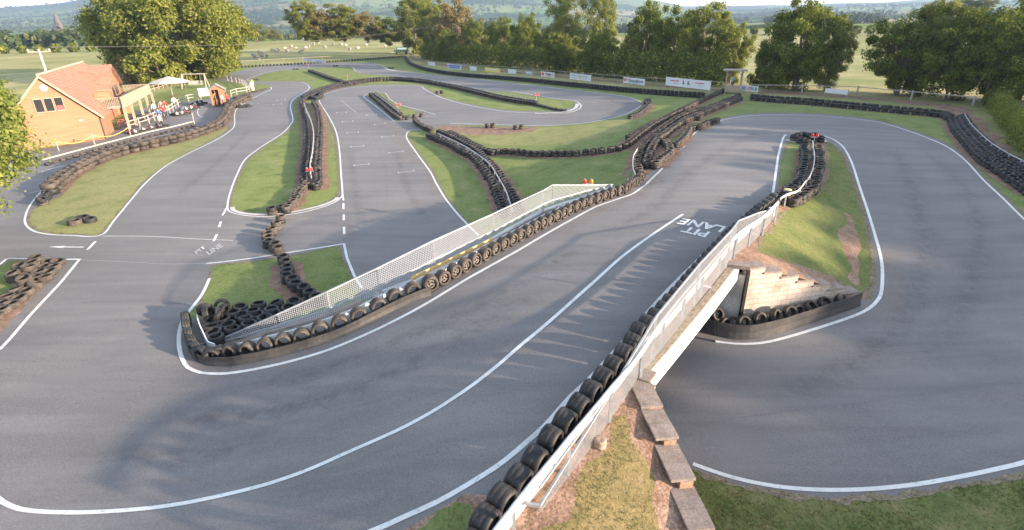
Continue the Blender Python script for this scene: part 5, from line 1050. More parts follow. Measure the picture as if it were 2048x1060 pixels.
for i, (px, py, kd, s, dy, lab) in enumerate([(262, 172, 'scrub', 1.7, 6, 'brown-green scrub bush behind the clubhouse roof'), (295, 176, 'bush', 2.6, 3, 'large green bush between the clubhouse roof and the terrace'), (322, 168, 'bush', 2.7, 4, 'bright green bush above the terrace rail'), (350, 160, 'bush', 2.4, 4, 'green bush above the parasol under the huge tree'), (232, 160, 'scrub', 1.8, 10, 'tawny bush left of the domed tree, over the ridge'), (378, 154, 'bush', 1.9, 3, 'green bush behind the swing seat'), (205, 155, 'scrub', 1.4, 14, 'low brown scrub at the left skirt of the huge tree')]):
    p = L(px, py); plant(kd, p[0], p[1] + dy, lab, 'bushes under the huge tree', s, name='bush', cat='bush')
# leafy tree at the left edge, near
TREES['edge'] = (lambda mc: (mc[0], trunk_mesh('trunk', 5.2, .2, mc[1], 44, M['bark'])))(crown_mesh('crown', 3.9, 7.4, 1.3, 110, 34000, .105, 31, LM['bright'], .24, hollow=.5))
p = at(-62, 330, 3.5); plant('edge', -28.7, 28.0, 'bright yellow-green tree leaning in at the left edge beside the clubhouse', None, 1.05, 1.08, z=.9, rz=1.0)
# trees beyond the right edge that throw the long evening shade
for i in range(24):
    y = -34 + 4.1 * i; x = 62 + 2.5 * math.sin(i * 1.9) + max(0, y - 30) * .25; hgt = np.interp(y, [-30, -14, -8, 12, 22, 60], [15.2, 14.2, 12.1, 12.0, 11.2, 12.0]) * random.uniform(.96, 1.04)
    kd = ('round', 'round2', 'tall')[i % 3]; w_, h_ = KH[kd]
    plant(kd, x, y, f"{'tall bushy' if kd == 'tall' else 'dark round'} tree off the right edge, {ordn(i + 1)} in the shading row", 'shading row beyond the right edge', random.uniform(.85, 1.0), hgt / h_)
    if i % 2 == 0: plant('round', x + 7, y + 2, f"dark round tree in the back rank off the right edge, {ordn(i // 2 + 1)} along", 'shading row beyond the right edge', 1.0, (hgt + 1.2) / KH['round'][1])
# clipped hedge on the right, far hedges
def hedge(name, label, pts, w_, h_, n, size, lm, fn=L, raw=False):
    P = np.array([p[:2] for p in pts]) if raw else np.array([fn(*p)[:2] for p in pts]); s = resample(P, .5 if not raw else 6.0); rng = np.random.default_rng(len(label))
    c = np.array([(x, y, (gz(x, y) if math.hypot(x, y) < RC - 2 else float(far_z(x, y))) + h_ * f) for x, y in s for f in ((.25, .55, .85) if not raw else (.5,))])
    c[:, :2] += rng.normal(size=(len(c), 2)) * w_ * .12; c[:, 2] += rng.normal(size=len(c)) * h_ * .05
    v, f = leaves(c, rng.uniform(.5, .75, len(c)) * max(w_, h_ * .6) * .75, n, size, rng, h_ / max(w_, .1) * .55 if h_ < w_ else .9, .7)
    root = empty(name, (c[0][0], c[0][1], 0)); o = link('foliage', quick_mesh(name, v, f, LM[lm]), root); o.matrix_parent_inverse = Matrix.Translation(-Vector(root.location))
    mb = MB()
    for x, y in s[::4]: mb.tube([(x, y, gz(x, y) - .1 if math.hypot(x, y) < RC - 2 else float(far_z(x, y))), (x + .1, y, (gz(x, y) if math.hypot(x, y) < RC - 2 else float(far_z(x, y))) + h_ * .8)], [.05, .02], 5)
    o = mb.build('stem', M['bark'], root); o.matrix_parent_inverse = Matrix.Translation(-Vector(root.location)); tag(root, label, 'hedge'); return root
hedge('hedge', 'clipped green hedge running down the right edge behind the tyre barrier', [(1985, 212), (1998, 232), (2015, 258), (2040, 290), (2075, 325), (2120, 375)], 1.5, 1.7, 26000, .085, 'mid')
hedge('hedge', 'dark thicket along the foot of the trees behind the banner fence, left half', [(845, 119), (900, 125), (960, 130), (1030, 137), (1100, 143)], 3.0, 4.2, 16000, .22, 'dark')
hedge('hedge', 'dark thicket along the foot of the trees behind the banner fence, right half', [(1105, 144), (1170, 150), (1230, 156), (1300, 162), (1370, 168), (1440, 174)], 3.0, 4.0, 18000, .2, 'dark')
hedge('hedge', 'wispy hedge in the field gap behind the back post fence', [(1500, 172), (1540, 174), (1570, 177)], 1.2, 1.6, 4500, .12, 'dark')
def polar_line(a0, a1, r0, r1, n=8): return [(math.sin(R(a)) * r, math.cos(R(a)) * r) for a, r in zip(np.linspace(a0, a1, n), np.linspace(r0, r1, n))]
for a0, a1, r0, r1, h_, lab in [(-46, -33, 330, 300, 3.5, 'dark hedge line across the field left of the huge tree'), (-60, -44, 230, 260, 3, 'hedge crossing the field behind the clubhouse'), (14, 30, 330, 300, 4, 'dark hedge along the field top behind the golden trees'), (30, 48, 300, 320, 4.5, 'hedge on the skyline of the right-hand field'), (-24, -6, 420, 440, 4, 'hedge below the hills behind the sheep field'), (-14, 10, 620, 600, 4, 'distant hedge beyond the sheep field')]:
    hedge('hedge', lab, polar_line(a0, a1, r0, r1, 14), 3.5, h_, 2600, .75, 'dark', raw=True)
# distant woods: far too many trees to count, spread over valley and hillsides
rng = np.random.default_rng(5); cs = []
def wood(a0, a1, r0, r1, n):
    a = np.radians(rng.uniform(a0, a1, n)); r = np.sqrt(rng.uniform(r0 ** 2, r1 ** 2, n)); cs.append(np.c_[np.sin(a) * r, np.cos(a) * r])
wood(-50, -33, 400, 620, 360); wood(-50, -30, 620, 1200, 700); wood(-36, -18, 560, 1000, 160); wood(-20, 2, 700, 1300, 260); wood(-50, 2, 1300, 2600, 1100); wood(2, 50, 900, 2500, 420); wood(-48, 0, 2400, 4300, 1500); wood(34, 46, 380, 520, 30)
for a0 in np.arange(-48, 44, 5.5):   # hedgerow lines of trees
    r0 = rng.uniform(600, 2600); a1 = a0 + rng.uniform(3, 8); k = 40; tt = np.linspace(0, 1, k); a = np.radians(a0 + (a1 - a0) * tt); r = r0 + rng.uniform(-200, 200) * tt; cs.append(np.c_[np.sin(a) * r, np.cos(a) * r] + rng.normal(size=(k, 2)) * 3)
P = np.concatenate(cs); pz = far_z(P[:, 0], P[:, 1]); n = len(P); hh = rng.uniform(5, 10, n); rad = rng.uniform(4, 8, n)
bv, bf = leaves(np.c_[P, pz + hh * .55], np.maximum(rad, 4), n * 46, 1.9, rng, .85, .6)
o = link('distant_woods', quick_mesh('distant_woods', bv, bf, LM['woods'])); tag(o, 'woods and hedgerow trees scattered over the valley and hills behind', 'woods', kind='stuff')
# ================================================================ CLUBHOUSE
def basis(o, u, v):
    """matrix with local x=u, y=v, z up at o (u, v unit xy vectors)"""
    return Matrix(((u[0], v[0], 0, o[0]), (u[1], v[1], 0, o[1]), (0, 0, 1, o[2]), (0, 0, 0, 1)))
def xf(mb, Mx):
    mb.v = [np.array([tuple(Mx @ Vector(p)) for p in a]) for a in mb.v]; return mb
timber = bpy.data.materials.new('timber_boards'); timber.use_nodes = True; t = timber.node_tree; N = t.nodes; tc = N.new('ShaderNodeTexCoord').outputs['Object']
sx = N.new('ShaderNodeSeparateXYZ'); t.links.new(tc, sx.inputs[0]); md = N.new('ShaderNodeMath'); md.operation = 'FRACT'; ml = N.new('ShaderNodeMath'); ml.operation = 'MULTIPLY'; ml.inputs[1].default_value = 5.5
t.links.new(sx.outputs['Z'], ml.inputs[0]); t.links.new(ml.outputs[0], md.inputs[0]); lt = N.new('ShaderNodeMath'); lt.operation = 'LESS_THAN'; lt.inputs[1].default_value = .12; t.links.new(md.outputs[0], lt.inputs[0])
mpp = N.new('ShaderNodeMapping'); mpp.inputs['Scale'].default_value = (.6, .6, 7); t.links.new(tc, mpp.inputs['Vector'])
c = mixc(t, N, lt.outputs[0], ramp_noise(t, N, mpp.outputs[0], 1.0, [(.3, (.245, .12, .062)), (.7, (.34, .17, .09))], 5), (.15, .075, .04))
t.links.new(c, N['Principled BSDF'].inputs['Base Color']); N['Principled BSDF'].inputs['Roughness'].default_value = .8
tile = bpy.data.materials.new('clay_tiles'); tile.use_nodes = True; t = tile.node_tree; N = t.nodes; tc = N.new('ShaderNodeTexCoord').outputs['UV']
br = N.new('ShaderNodeTexBrick'); br.inputs['Scale'].default_value = 1; br.inputs['Brick Width'].default_value = .34; br.inputs['Row Height'].default_value = .26; br.inputs['Mortar Size'].default_value = .014
br.inputs['Color1'].default_value = (.34, .18, .115, 1); br.inputs['Color2'].default_value = (.26, .135, .085, 1); br.inputs['Mortar'].default_value = (.12, .06, .045, 1); t.links.new(tc, br.inputs['Vector'])
nz = ramp_noise(t, N, N.new('ShaderNodeTexCoord').outputs['Object'], 2.2, [(.3, (.75, .75, .75)), (.68, (1.15, 1.1, 1.1))], 6, .7)
t.links.new(mixc(t, N, 1.0, br.outputs['Color'], nz, 'MULTIPLY'), N['Principled BSDF'].inputs['Base Color']); N['Principled BSDF'].inputs['Roughness'].default_value = .8
def uv_roof(me, fall):
    uv = me.uv_layers.new(name='UVMap')
    for p in me.polygons:
        n = p.normal; a = Vector((0, 0, 1)).cross(n); a = a.normalized() if a.length > .01 else Vector((1, 0, 0)); b = n.cross(a)
        for li in p.loop_indices:
            co = me.vertices[me.loops[li].vertex_index].co; uv.data[li].uv = (co.dot(a), co.dot(b))
M['paleoak'] = mat('pale_oak', (.28, .215, .15), .8, var=(.39, .31, .22), scale=4, speck=(12, .15)); M['glassdark'] = mat('dark_glass', (.02, .022, .025), .12, spec=.8)
M['redsign'] = mat('red_paint', (.6, .03, .03), .5); M['dark'] = mat('dark_trim', (.05, .045, .04), .6); M['lead'] = mat('grey_roof', (.21, .20, .19), .8, var=(.28, .27, .26), scale=3)
P0 = np.array([-42.15, 58.5]); ub = np.array([-.655, -.755]); ub /= np.linalg.norm(ub); vb = np.array([-.42, .907]); vb /= np.linalg.norm(vb)
GZ0 = .3; HM = basis((P0[0], P0[1], GZ0), ub, vb); WID = 7.5; APX = 3.76; EAV = 2.55; RID = 6.45; LEN = 19.5
club = empty('clubhouse', (0, 0, 0)); club.matrix_world = Matrix.Translation((P0[0], P0[1], GZ0)); tag(club, 'timber clubhouse with steep clay-tiled roof, beside the pit apron at the left', 'clubhouse')
cinv = Matrix.Translation((-P0[0], -P0[1], -GZ0))
def cb(mb, name, m, par=club, roof=False):
    xf(mb, HM); me = mb.mesh(name, m)
    if roof: uv_roof(me, 0)
    o = link(name, me, par); o.matrix_parent_inverse = cinv; return o
mb = MB(); v = [(0, 0, 0), (WID, 0, 0), (WID, 0, EAV), (APX, 0, RID), (0, 0, EAV)]; v2 = [(a, LEN, c) for a, b, c in v]
mb.add(v + v2, [(0, 1, 2, 3, 4), (9, 8, 7, 6, 5), (1, 6, 7, 2)]); cb(mb, 'wall', timber)
mb = MB(); mb.add([(0, 0, 0), (0, 5.2, 0), (0, 5.2, EAV), (0, 0, EAV), (1.6, 5.2, 0), (1.6, LEN, 0), (1.6, LEN, 4.3), (1.6, 5.2, 4.3)], [(0, 3, 2, 1), (1, 2, 7, 4), (4, 7, 6, 5)]); cb(mb, 'side_wall', timber)
sl_ = (RID - EAV) / APX
def roofp(x0, x1, y0, y1, th=.12, name='roof'):
    z = lambda x: RID + .06 - abs(x - APX) * sl_
    mb = MB(); a = [(x0, y0, z(x0)), (x1, y0, z(x1)), (x1, y1, z(x1)), (x0, y1, z(x0))]; b = [(p[0], p[1], p[2] + th) for p in a]
    mb.add(a + b, [(0, 1, 2, 3), (7, 6, 5, 4), (0, 4, 5, 1), (1, 5, 6, 2), (2, 6, 7, 3), (3, 7, 4, 0)]); return cb(mb, name, tile, roof=True)
rf = roofp(-.45, APX, -.3, 5.3); roofp(1.2, APX, 5.303, LEN + .3); roofp(APX + .003, WID + .45, -.3, LEN + .3)
mb = MB(); mb.tube([(APX, -.35, RID + .22), (APX, LEN + .3, RID + .22)], .12, 8); cb(mb, 'ridge_tiles', mat('ridge_tile', (.42, .22, .15), .8, var=(.55, .36, .28), scale=3))
mb = MB(); z = lambda x: RID + .0 - abs(x - APX) * sl_
for a, b in ((-.45, APX), (APX, WID + .45)): mb.bar((a, -.33, z(a) + .05), (b, -.33, z(b) + .05), .05, .16)
cb(mb, 'barge_board', M['paleoak'])
# cross dormer facing the terrace
y0, y1, yc, dz, ex = 9.4, 17.0, 13.2, 6.35, .15; ez = 4.1
mb = MB(); mb.add([(ex, y0, 2.3), (ex, y1, 2.3), (ex, y1, ez), (ex, yc, dz), (ex, y0, ez), (3.4, y0, 2.3), (3.4, y0, ez), (3.4, y1, ez), (3.4, y1, 2.3)], [(0, 4, 3, 2, 1), (0, 5, 6, 4), (1, 2, 7, 8)]); cb(mb, 'dormer_wall', timber)
for s_, ya in ((1, y0 - .35), (-1, y1 + .35)):
    mb = MB(); sd = (dz - ez) / (yc - y0); zl = dz - abs(ya - yc) * sd
    a = [(ex - .4, ya, zl + .05), (ex - .4, yc, dz + .05), (APX + .2, yc, dz + .05), (APX - (RID - zl) / sl_ + 1.2, ya, zl + .05)]; b = [(p[0], p[1], p[2] + .12) for p in a]
    f = [(0, 1, 2, 3), (7, 6, 5, 4), (0, 4, 5, 1), (1, 5, 6, 2), (2, 6, 7, 3), (3, 7, 4, 0)]; mb.add(a + b, f); cb(mb, 'dormer_roof', tile, roof=True)
mb = MB(); mb.box((ex - .03, 12.2, 3.3), (.05, 1.1, 1.9)); cb(mb, 'dormer_door', M['glassdark']); mb = MB(); mb.box((ex - .03, 14.4, 3.6), (.05, 1.6, 1.1)); cb(mb, 'window', M['glassdark'])
for i, xx in enumerate((3.25, 4.05, 4.85)):      # three gable panes
    mb = MB(); mb.box((xx - .35, -.02, 3.9), (.62, .05, 1.15)); w_ = cb(mb, 'window', M['glassdark'])
    mb = MB()
    for dx in (-.34, .34): mb.box((xx - .35 + dx, -.05, 3.9), (.045, .05, 1.24))
    for dz_ in (-.62, .62): mb.box((xx - .35, -.05, 3.9 + dz_), (.61, .05, .08))
    f_ = cb(mb, 'frame', M['paleoak'])
    if i == 0: mb = MB(); mb.box((xx - .35, -.06, 3.55), (.5, .03, .42)); cb(mb, 'red_notice', M['redsign'])
mb = MB(); mb.lathe([(.001, 0), (.32, 0), (.30, .06), (.001, .07)], 20, M=Matrix.Translation((3.7, -.02, 5.45)) @ Matrix.Rotation(R(90), 4, 'X')); cb(mb, 'wall_disc', mat('white_disc', (.7, .7, .68), .5))
mb = MB(); mb.box((1.6, -.08, 2.15), (.35, .15, .12)); cb(mb, 'flood_light', M['galv'])
mb = MB(); mb.tube([(-.03, -.06, 0), (-.03, -.06, EAV)], .05, 6); cb(mb, 'downpipe', M['dark'])
# terrace on oak posts
TP = [np.array(p) for p in [(-42.6, 63.3), (-43.9, 66.6), (-45.1, 70.2), (-46.2, 73.4), (-47.5, 76.8)]]
ter = empty('terrace', (TP[0][0], TP[0][1], .3)); tag(ter, 'raised pale oak viewing terrace on posts in front of the clubhouse', 'terrace'); tin = Matrix.Translation(-Vector(ter.location))
def tb(mb, name, m, par=ter): o = mb.build(name, m, par); o.matrix_parent_inverse = tin; return o
bk = np.array([-3.3, -1.1]) * .0 + np.array([-.86, -.42]) * 3.2
back = [p + bk for p in TP]
mb = MB(); mb.prism([tuple(TP[0]), tuple(TP[-1]), tuple(back[-1]), tuple(back[0])][::1], 2.75, 2.95); tb(mb, 'floor', M['lead'])
for p in TP + [back[0] * .6 + TP[0] * .4]:
    mb = MB(); mb.box((p[0], p[1], 1.5), (.24, .24, 2.6), .35); tb(mb, 'post', M['paleoak'])
mb = MB(); a = TP[0] - (TP[-1] - TP[0]) * .02; b = TP[-1]; n_ = 64
for i in range(n_):
    q = a + (b - a) * (i + .5) / n_; mb.box((q[0], q[1], 3.35 + .03 * (i % 2)), (.19, .05, .98), math.atan2((b - a)[1], (b - a)[0]))
mb.bar((*a, 3.9), (*b, 3.9), .12, .08); mb.bar((*a, 2.86), (*b, 2.86), .12, .22); tb(mb, 'front_panel', M['paleoak'])
mb = MB()
for (u_, v_) in ((TP[-1], back[-1]), (back[0], TP[0]), (back[0], back[0] + np.array([-.3, 1.2]))):
    k = int(np.linalg.norm(v_ - u_) / .16)
    for i in range(k): q = u_ + (v_ - u_) * i / k; mb.box((q[0], q[1], 3.4), (.06, .06, .95))
    mb.bar((*u_, 3.88), (*v_, 3.88), .1, .06); mb.bar((*u_, 2.95), (*v_, 2.95), .08, .06)
tb(mb, 'balustrade', M['paleoak'])
# ================================================================ SMALL BUILDINGS AND FURNITURE
def local(name, label, cat, x, y, z, rz=0): o = empty(name, (x, y, z), rz); tag(o, label, cat); return o
p = L(440, 211); hut = local('starter_hut', 'small orange timber hut on a black base with a pale roof, beside the pit exit', 'hut', p[0], p[1], p[2], .45)
mb = MB(); mb.box((0, 0, .12), (2.3, 2.3, .24)); mb.build('base', M['dark'], hut)
mb = MB(); 
for sx_, sy_, wx, wy in ((0, .95, 1.9, .06), (-.95, 0, .06, 1.9), (.95, .35, .06, 1.2)): mb.box((sx_, sy_, 1.25), (wx, wy, 2.0))
mb.box((.55, -.95, 1.25), (.75, .06, 2.0)); mb.box((-.8, -.95, 1.25), (.3, .06, 2.0)); mb.build('wall', timber, hut)
mb = MB(); mb.add([(-.98, -.97, 2.25), (.98, -.97, 2.25), (0, -.97, 2.85), (-.98, .97, 2.25), (.98, .97, 2.25), (0, .97, 2.85)], [(0, 1, 2), (5, 4, 3)]); mb.build('gable', timber, hut)
mb = MB(); mb.add([(-1.2, -1.15, 2.12), (0, -1.15, 2.9), (0, 1.15, 2.9), (-1.2, 1.15, 2.12), (-1.2, -1.15, 2.18), (0, -1.15, 2.96), (0, 1.15, 2.96), (-1.2, 1.15, 2.18), (1.2, -1.15, 2.12), (1.2, 1.15, 2.12), (1.2, -1.15, 2.18), (1.2, 1.15, 2.18)], [(0, 1, 2, 3), (4, 7, 6, 5), (0, 4, 5, 1), (3, 2, 6, 7), (0, 3, 7, 4), (1, 8, 9, 2), (5, 6, 11, 10), (1, 5, 10, 8), (2, 9, 11, 6), (8, 10, 11, 9)]); mb.build('roof', M['lead'], hut)
mb = MB(); mb.box((.96 + .04, -.2, 1.6), (.04, .7, .7)); mb.build('window', M['whitewall'], hut); mb = MB(); mb.box((-.3, -.95, 1.2), (.05, .05, 1.9)); mb.build('door_post', M['paleoak'], hut)
# wooden lookout hut on the back fence
p = L(1464, 187); lk = local('lookout_hut', 'weathered open timber lookout hut with a flat roof where the tyre rows meet', 'lookout hut', p[0], p[1], p[2], -.3)
grey = mat('weathered_timber', (.24, .19, .15), .9, var=(.36, .30, .24), scale=4)
for sx_ in (-.95, .95):
    for sy_ in (-.7, .7): mb = MB(); mb.box((sx_, sy_, 1.45), (.14, .14, 2.9)); mb.build('post', grey, lk)
mb = MB(); mb.box((0, 0, 2.98), (3.0, 2.1, .12)); mb.box((0, 0, 3.06), (2.8, 1.9, .06)); mb.build('roof', grey, lk)
mb = MB(); mb.box((0, 0, .5), (2.0, 1.5, .12)); mb.build('floor', grey, lk)
mb = MB(); mb.box((0, -.74, .8), (1.8, .05, .55)); mb.bar((-.95, -.7, 2.2), (-.4, -.7, 2.8), .08); mb.bar((.95, -.7, 2.2), (.4, -.7, 2.8), .08); mb.build('panel', grey, lk)
# post-and-rail fences
def rail_fence(label, pts, fn, hgt, rails, sp, m, pw=.1, raw=False):
    P = np.array([fn(*p)[:2] for p in pts]) if not raw else np.array(pts); s = resample(P, sp, len(P) > 2); root = empty('rail_fence', (s[0][0], s[0][1], gz(*s[0]))); tag(root, label, 'fence'); inv = Matrix.Translation(-Vector(root.location))
    for x, y in s: mb = MB(); g = gz(x, y); mb.box((x, y, g + hgt / 2), (pw, pw, hgt + .1)); o = mb.build('post', m, root); o.matrix_parent_inverse = inv
    for r_ in rails:
        mb = MB()
        for a, b in zip(s, s[1:]): mb.bar((*a, gz(*a) + r_), (*b, gz(*b) + r_), .05, .09)
        o = mb.build('rail', m, root); o.matrix_parent_inverse = inv
    return s
palew = mat('pale_fence_wood', (.30, .27, .23), .85, var=(.42, .38, .33), scale=5)
rail_fence('pale post and rail fence from the terrace to the starter hut', [(259, 260), (300, 247), (316, 238), (330, 231), (342, 225.7), (356, 215), (366, 208), (386, 201), (425, 197)], L, 1.0, (.5, .92), 2.0, palew)
rail_fence('pale fence between starter hut and far pit corner', [(463, 193.5), (480, 188), (500, 184), (483, 168), (456, 162)], L, 1.0, (.5, .92), 2.4, palew)
rail_fence('rustic paddock fence below the huge tree', [(300, 185), (340, 172), (375, 160), (400, 148), (440, 141)], L, 1.0, (.45, .9), 2.2, grey)
rail_fence('pale two-post rail fence along the back right, below the dark trees', [(1500, 184), (1621, 186), (1725, 190), (1800, 197), (1865, 205), (1945, 212)], L, 1.05, (.95,), 6.5, palew, .14)
rail_fence('thin banner fence of dark posts under the tree row', [(812, 106), (826, 118), (857, 130), (918, 138), (1024, 146), (1151, 158), (1271, 169), (1407, 178), (1450, 182)], L, 1.25, (.6, 1.15), 3.0, mat('dark_post', (.16, .14, .12), .9, var=(.28, .25, .21), scale=4), .08)
rail_fence('low wire fence posts along the sheep field', [(400, 134), (491, 128), (613, 121), (705, 116), (800, 109)], L, 1.0, (.85,), 5.5, grey, .08)
# pit kerb: long plank on the apron edge
kp = resample([L(*q)[:2] for q in [(88, 325), (150, 308), (220, 289), (300, 268), (350, 257), (388, 247)]], 1.0); mb = MB(); strip(mb, kp, [gz(*q) + .20 for q in kp], [gz(*q) + .29 for q in kp], .14, 1); o = mb.build('kerb_plank', mat('cream_paint', (.36, .32, .25), .7, var=(.45, .41, .32), scale=3)); tag(o, 'long cream kerb plank along the pit apron edge', 'kerb')
p = L(389, 248); mb = MB(); mb.box((p[0], p[1], p[2] + .65), (.08, .08, 1.3)); o = mb.build('marker_post', palew); tag(o, 'slim white post at the end of the cream kerb plank', 'post')
for q, lab in (((118, 302), 'slim cream post holding the yellow rope, nearer the left tree'), ((190, 290), 'slim cream post holding the yellow rope, below the clubhouse corner'), ((262, 272), 'cream post at the terrace end of the yellow rope')):
    p = L(*q); mb = MB(); mb.tube([tuple(p), (p[0], p[1], p[2] + 1.0)], .045, 8); mb.lathe([(.001, 0), (.07, 0), (.06, .06), (.001, .08)], 8, M=Matrix.Translation((p[0], p[1], p[2] + 1.0))); o = mb.build('rope_post', palew); tag(o, lab, 'post')
rp = [L(*q) for q in ((58, 304), (118, 302), (190, 290), (262, 272))]; mb = MB(); pts = []
for a, b in zip(rp, rp[1:]):
    for t_ in np.linspace(0, 1, 8): q = a + (b - a) * t_; pts.append((q[0], q[1], q[2] + .92 - .45 * math.sin(math.pi * t_)))
mb.tube(pts, .03, 5); o = mb.build('rope', mat('yellow_rope', (.6, .42, .10), .8)); tag(o, 'sagging yellow rope strung before the clubhouse', 'rope')
# parasol, swing seat, picnic bits
p = L(346, 193); um = local('parasol', 'wide cream parasol on the grass behind the pit fence', 'parasol', p[0], p[1], p[2]); mb = MB(); mb.tube([(0, 0, 0), (0, 0, 2.9)], .05, 8); mb.build('pole', palew, um)
mb = MB(); mb.lathe([(.02, 3.1), (1.6, 2.7), (3.1, 2.2), (3.05, 2.16), (1.5, 2.62), (.02, 3.0)], 8, smooth=False); mb.build('canopy', mat('cream_canvas', (.38, .34, .29), .9, var=(.45, .41, .36), scale=2), um)
p = L(392, 176); sw = local('swing_seat', 'rustic log frame with a hanging swing seat under the huge tree', 'swing seat', p[0], p[1], p[2], .1)
for sx_ in (-1.9, 1.9):
    for sy_ in (-.8, .8): mb = MB(); mb.tube([(sx_ * 1.1, sy_, 0), (sx_, 0, 2.4)], .08, 7); mb.build('leg', palew, sw)
mb = MB(); mb.tube([(-2.1, 0, 2.4), (2.1, 0, 2.4)], .09, 7); mb.build('crossbeam', palew, sw); mb = MB(); mb.box((0, 0, .6), (2.4, .6, .08)); mb.box((0, .3, .95), (2.4, .06, .6)); mb.bar((-1.1, 0, .6), (-1.1, 0, 2.4), .03); mb.bar((1.1, 0, .6), (1.1, 0, 2.4), .03); mb.build('seat', palew, sw)
p = L(413, 201); mb = MB(); sgn = local('notice_board', 'blank white notice board left of the starter hut', 'notice board', p[0], p[1], p[2], .25); mb.box((0, 0, 1.25), (1.7, .05, 1.1)); mb.build('board', M['whitewall'], sgn); mb = MB(); mb.box((-.7, .06, .7), (.08, .08, 1.4)); mb.box((.7, .06, .7), (.08, .08, 1.4)); mb.build('post', palew, sgn)
p = L(505, 181); mb = MB(); mb.lathe([(.001, 0), (.35, 0), (.35, 1.3), (.001, 1.32)], 14); o = mb.build('water_drum', mat('cream_drum', (.5, .46, .4), .7, var=(.6, .55, .5), scale=3), None, tuple(p)); tag(o, 'tall cream drum at the far corner of the pit fence', 'drum')
# pole and wires
d = ray(94, 150); k = 92 / math.hypot(d[0], d[1]); px_, py_ = d[0] * k, d[1] * k; zt_ = zof(79, 100, px_, py_); up_ = local('utility_pole', 'leaning grey timber pole with a crossarm behind the clubhouse', 'utility pole', px_, py_, -.3)
mb = MB(); mb.tube([(0, 0, 0), (0, 0, zt_ + .3)], [.19, .14], 10); mb.build('pole', palew, up_); mb = MB(); mb.box((0, 0, zt_ + .1), (2.3, .14, .16), .4); mb.build('crossarm', grey, up_)
for dx in (-1.0, 0, 1.0): mb = MB(); mb.lathe([(.001, 0), (.07, 0), (.09, .08), (.05, .2), (.001, .22)], 8); mb.build('insulator', M['whitewall'], up_, (dx, dx * .4, zt_ + .2))
wirem = mat('cable', (.14, .13, .12), .6)
for i, dx in enumerate((-1.0, 1.0)):
    pts = []; e = at(900, 45, 5.0); k2 = 150 / math.hypot(e[0], e[1]); ex_, ey_ = e[0] * k2, e[1] * k2
    for t_ in np.linspace(0, 1, 24): pts.append((px_ + dx + (ex_ - px_) * t_, py_ + dx * .4 + (ey_ - py_) * t_, zt_ + .35 + (9.5 - zt_) * t_ - 1.6 * math.sin(math.pi * t_)))
    mb = MB(); mb.tube(pts, .011, 4); o = mb.build('power_cable', wirem); tag(o, ['upper thin power cable crossing in front of the huge tree', 'lower thin power cable crossing in front of the huge tree'][i], 'cable')
# ================================================================ BANNERS
def text_mesh(s, w, h, m, bold=.01, shear=0):
    cu = bpy.data.curves.new('lettering', 'FONT'); cu.body = s; cu.resolution_u = 2; cu.offset = bold; cu.shear = shear
    t_ = bpy.data.objects.new('lettering', cu); COL.objects.link(t_); me = bpy.data.meshes.new_from_object(t_.evaluated_get(bpy.context.evaluated_depsgraph_get())); bpy.data.objects.remove(t_)
    co = np.array([tuple(v.co) for v in me.vertices]); mn = co.min(0); sc_ = [w / (co[:, 0].max() - mn[0]), h / (co[:, 1].max() - mn[1])]
    for v in me.vertices: v.co = ((v.co.x - mn[0]) * sc_[0] - w / 2, 0, (v.co.y - mn[1]) * sc_[1] - h / 2)
    me.materials.append(m); me.name = 'lettering'; return me
def ink(n, c): return mat(n, c, .6)
INK = {'red': ink('red_ink', (.55, .03, .03)), 'blue': ink('blue_ink', (.03, .06, .35)), 'black': ink('black_ink', (.02, .02, .025)), 'yellow': ink('yellow_cloth', (.62, .48, .10)), 'white': ink('white_cloth', (.55, .56, .58)), 'bluecloth': ink('blue_cloth', (.10, .16, .42)), 'grey': ink('grey_cloth', (.30, .33, .38)), 'green': ink('green_ink', (.08, .25, .10))}
def banner(x0, x1, ytop, ybot, label, cloth='white', texts=(), logos=()):
    """x0..x1 pixels along the fence, hung at the fence line"""
    a = L(x0, ybot + 4); b = L(x1, ybot + 4 + (x1 - x0) * .09); va, vb_ = Vector((a[0], a[1], 0)), Vector((b[0], b[1], 0)); c = (va + vb_) / 2; wd = (vb_ - va).length; an = math.atan2(b[1] - a[1], b[0] - a[0])
    zt = zof((x0 + x1) / 2, ytop, c.x, c.y); zb = zof((x0 + x1) / 2, ybot, c.x, c.y); h = zt - zb
    root = empty('banner', (c.x, c.y, (zt + zb) / 2), an); tag(root, label, 'banner', 'banners on the track fences')
    n = 10; mb = MB(); v = []; 
    for i in range(n + 1):
        x = -wd / 2 + wd * i / n; s = .03 * math.sin(i * 1.3); v += [(x, s, -h / 2 - .02 * abs(math.sin(i * 2))), (x, s, h / 2)]
    mb.add(v, [(2 * i, 2 * i + 2, 2 * i + 3, 2 * i + 1) for i in range(n)]); o = mb.build('cloth', INK[cloth], root); sm_ = o.modifiers.new('t', 'SOLIDIFY'); sm_.thickness = .012
    mb = MB()
    for x in (-wd / 2, wd / 2): mb.box((x, .05, -.3), (.06, .06, h + .9))
    mb.build('post', palew, root)
    for s, tx, tz, tw, th, cl in texts: link('lettering', text_mesh(s, tw * wd, th * h, INK[cl]), root, (tx * wd, -.06, tz * h))
    for tx, tz, tw, th, cl in logos: mb = MB(); mb.box((tx * wd, -.055, tz * h), (tw * wd, .02, th * h)); mb.build('logo', INK[cl], root)
    return root
banner(607, 653, 118.5, 124, 'long low white banner on the far boundary by the sheep field', logos=[(-.2, 0, .2, .3, 'grey'), (.2, 0, .25, .3, 'grey')])
banner(857, 870, 124, 131, 'small white banner, first along the fence from the dark parked vehicle')
banner(896, 923, 129, 138, 'blue and white banner, second along the tree fence', 'white', logos=[(0, .22, .9, .35, 'bluecloth'), (0, -.2, .8, .3, 'bluecloth')])
banner(940, 953, 133, 141, 'small square white banner between the blue and the yellow banners')
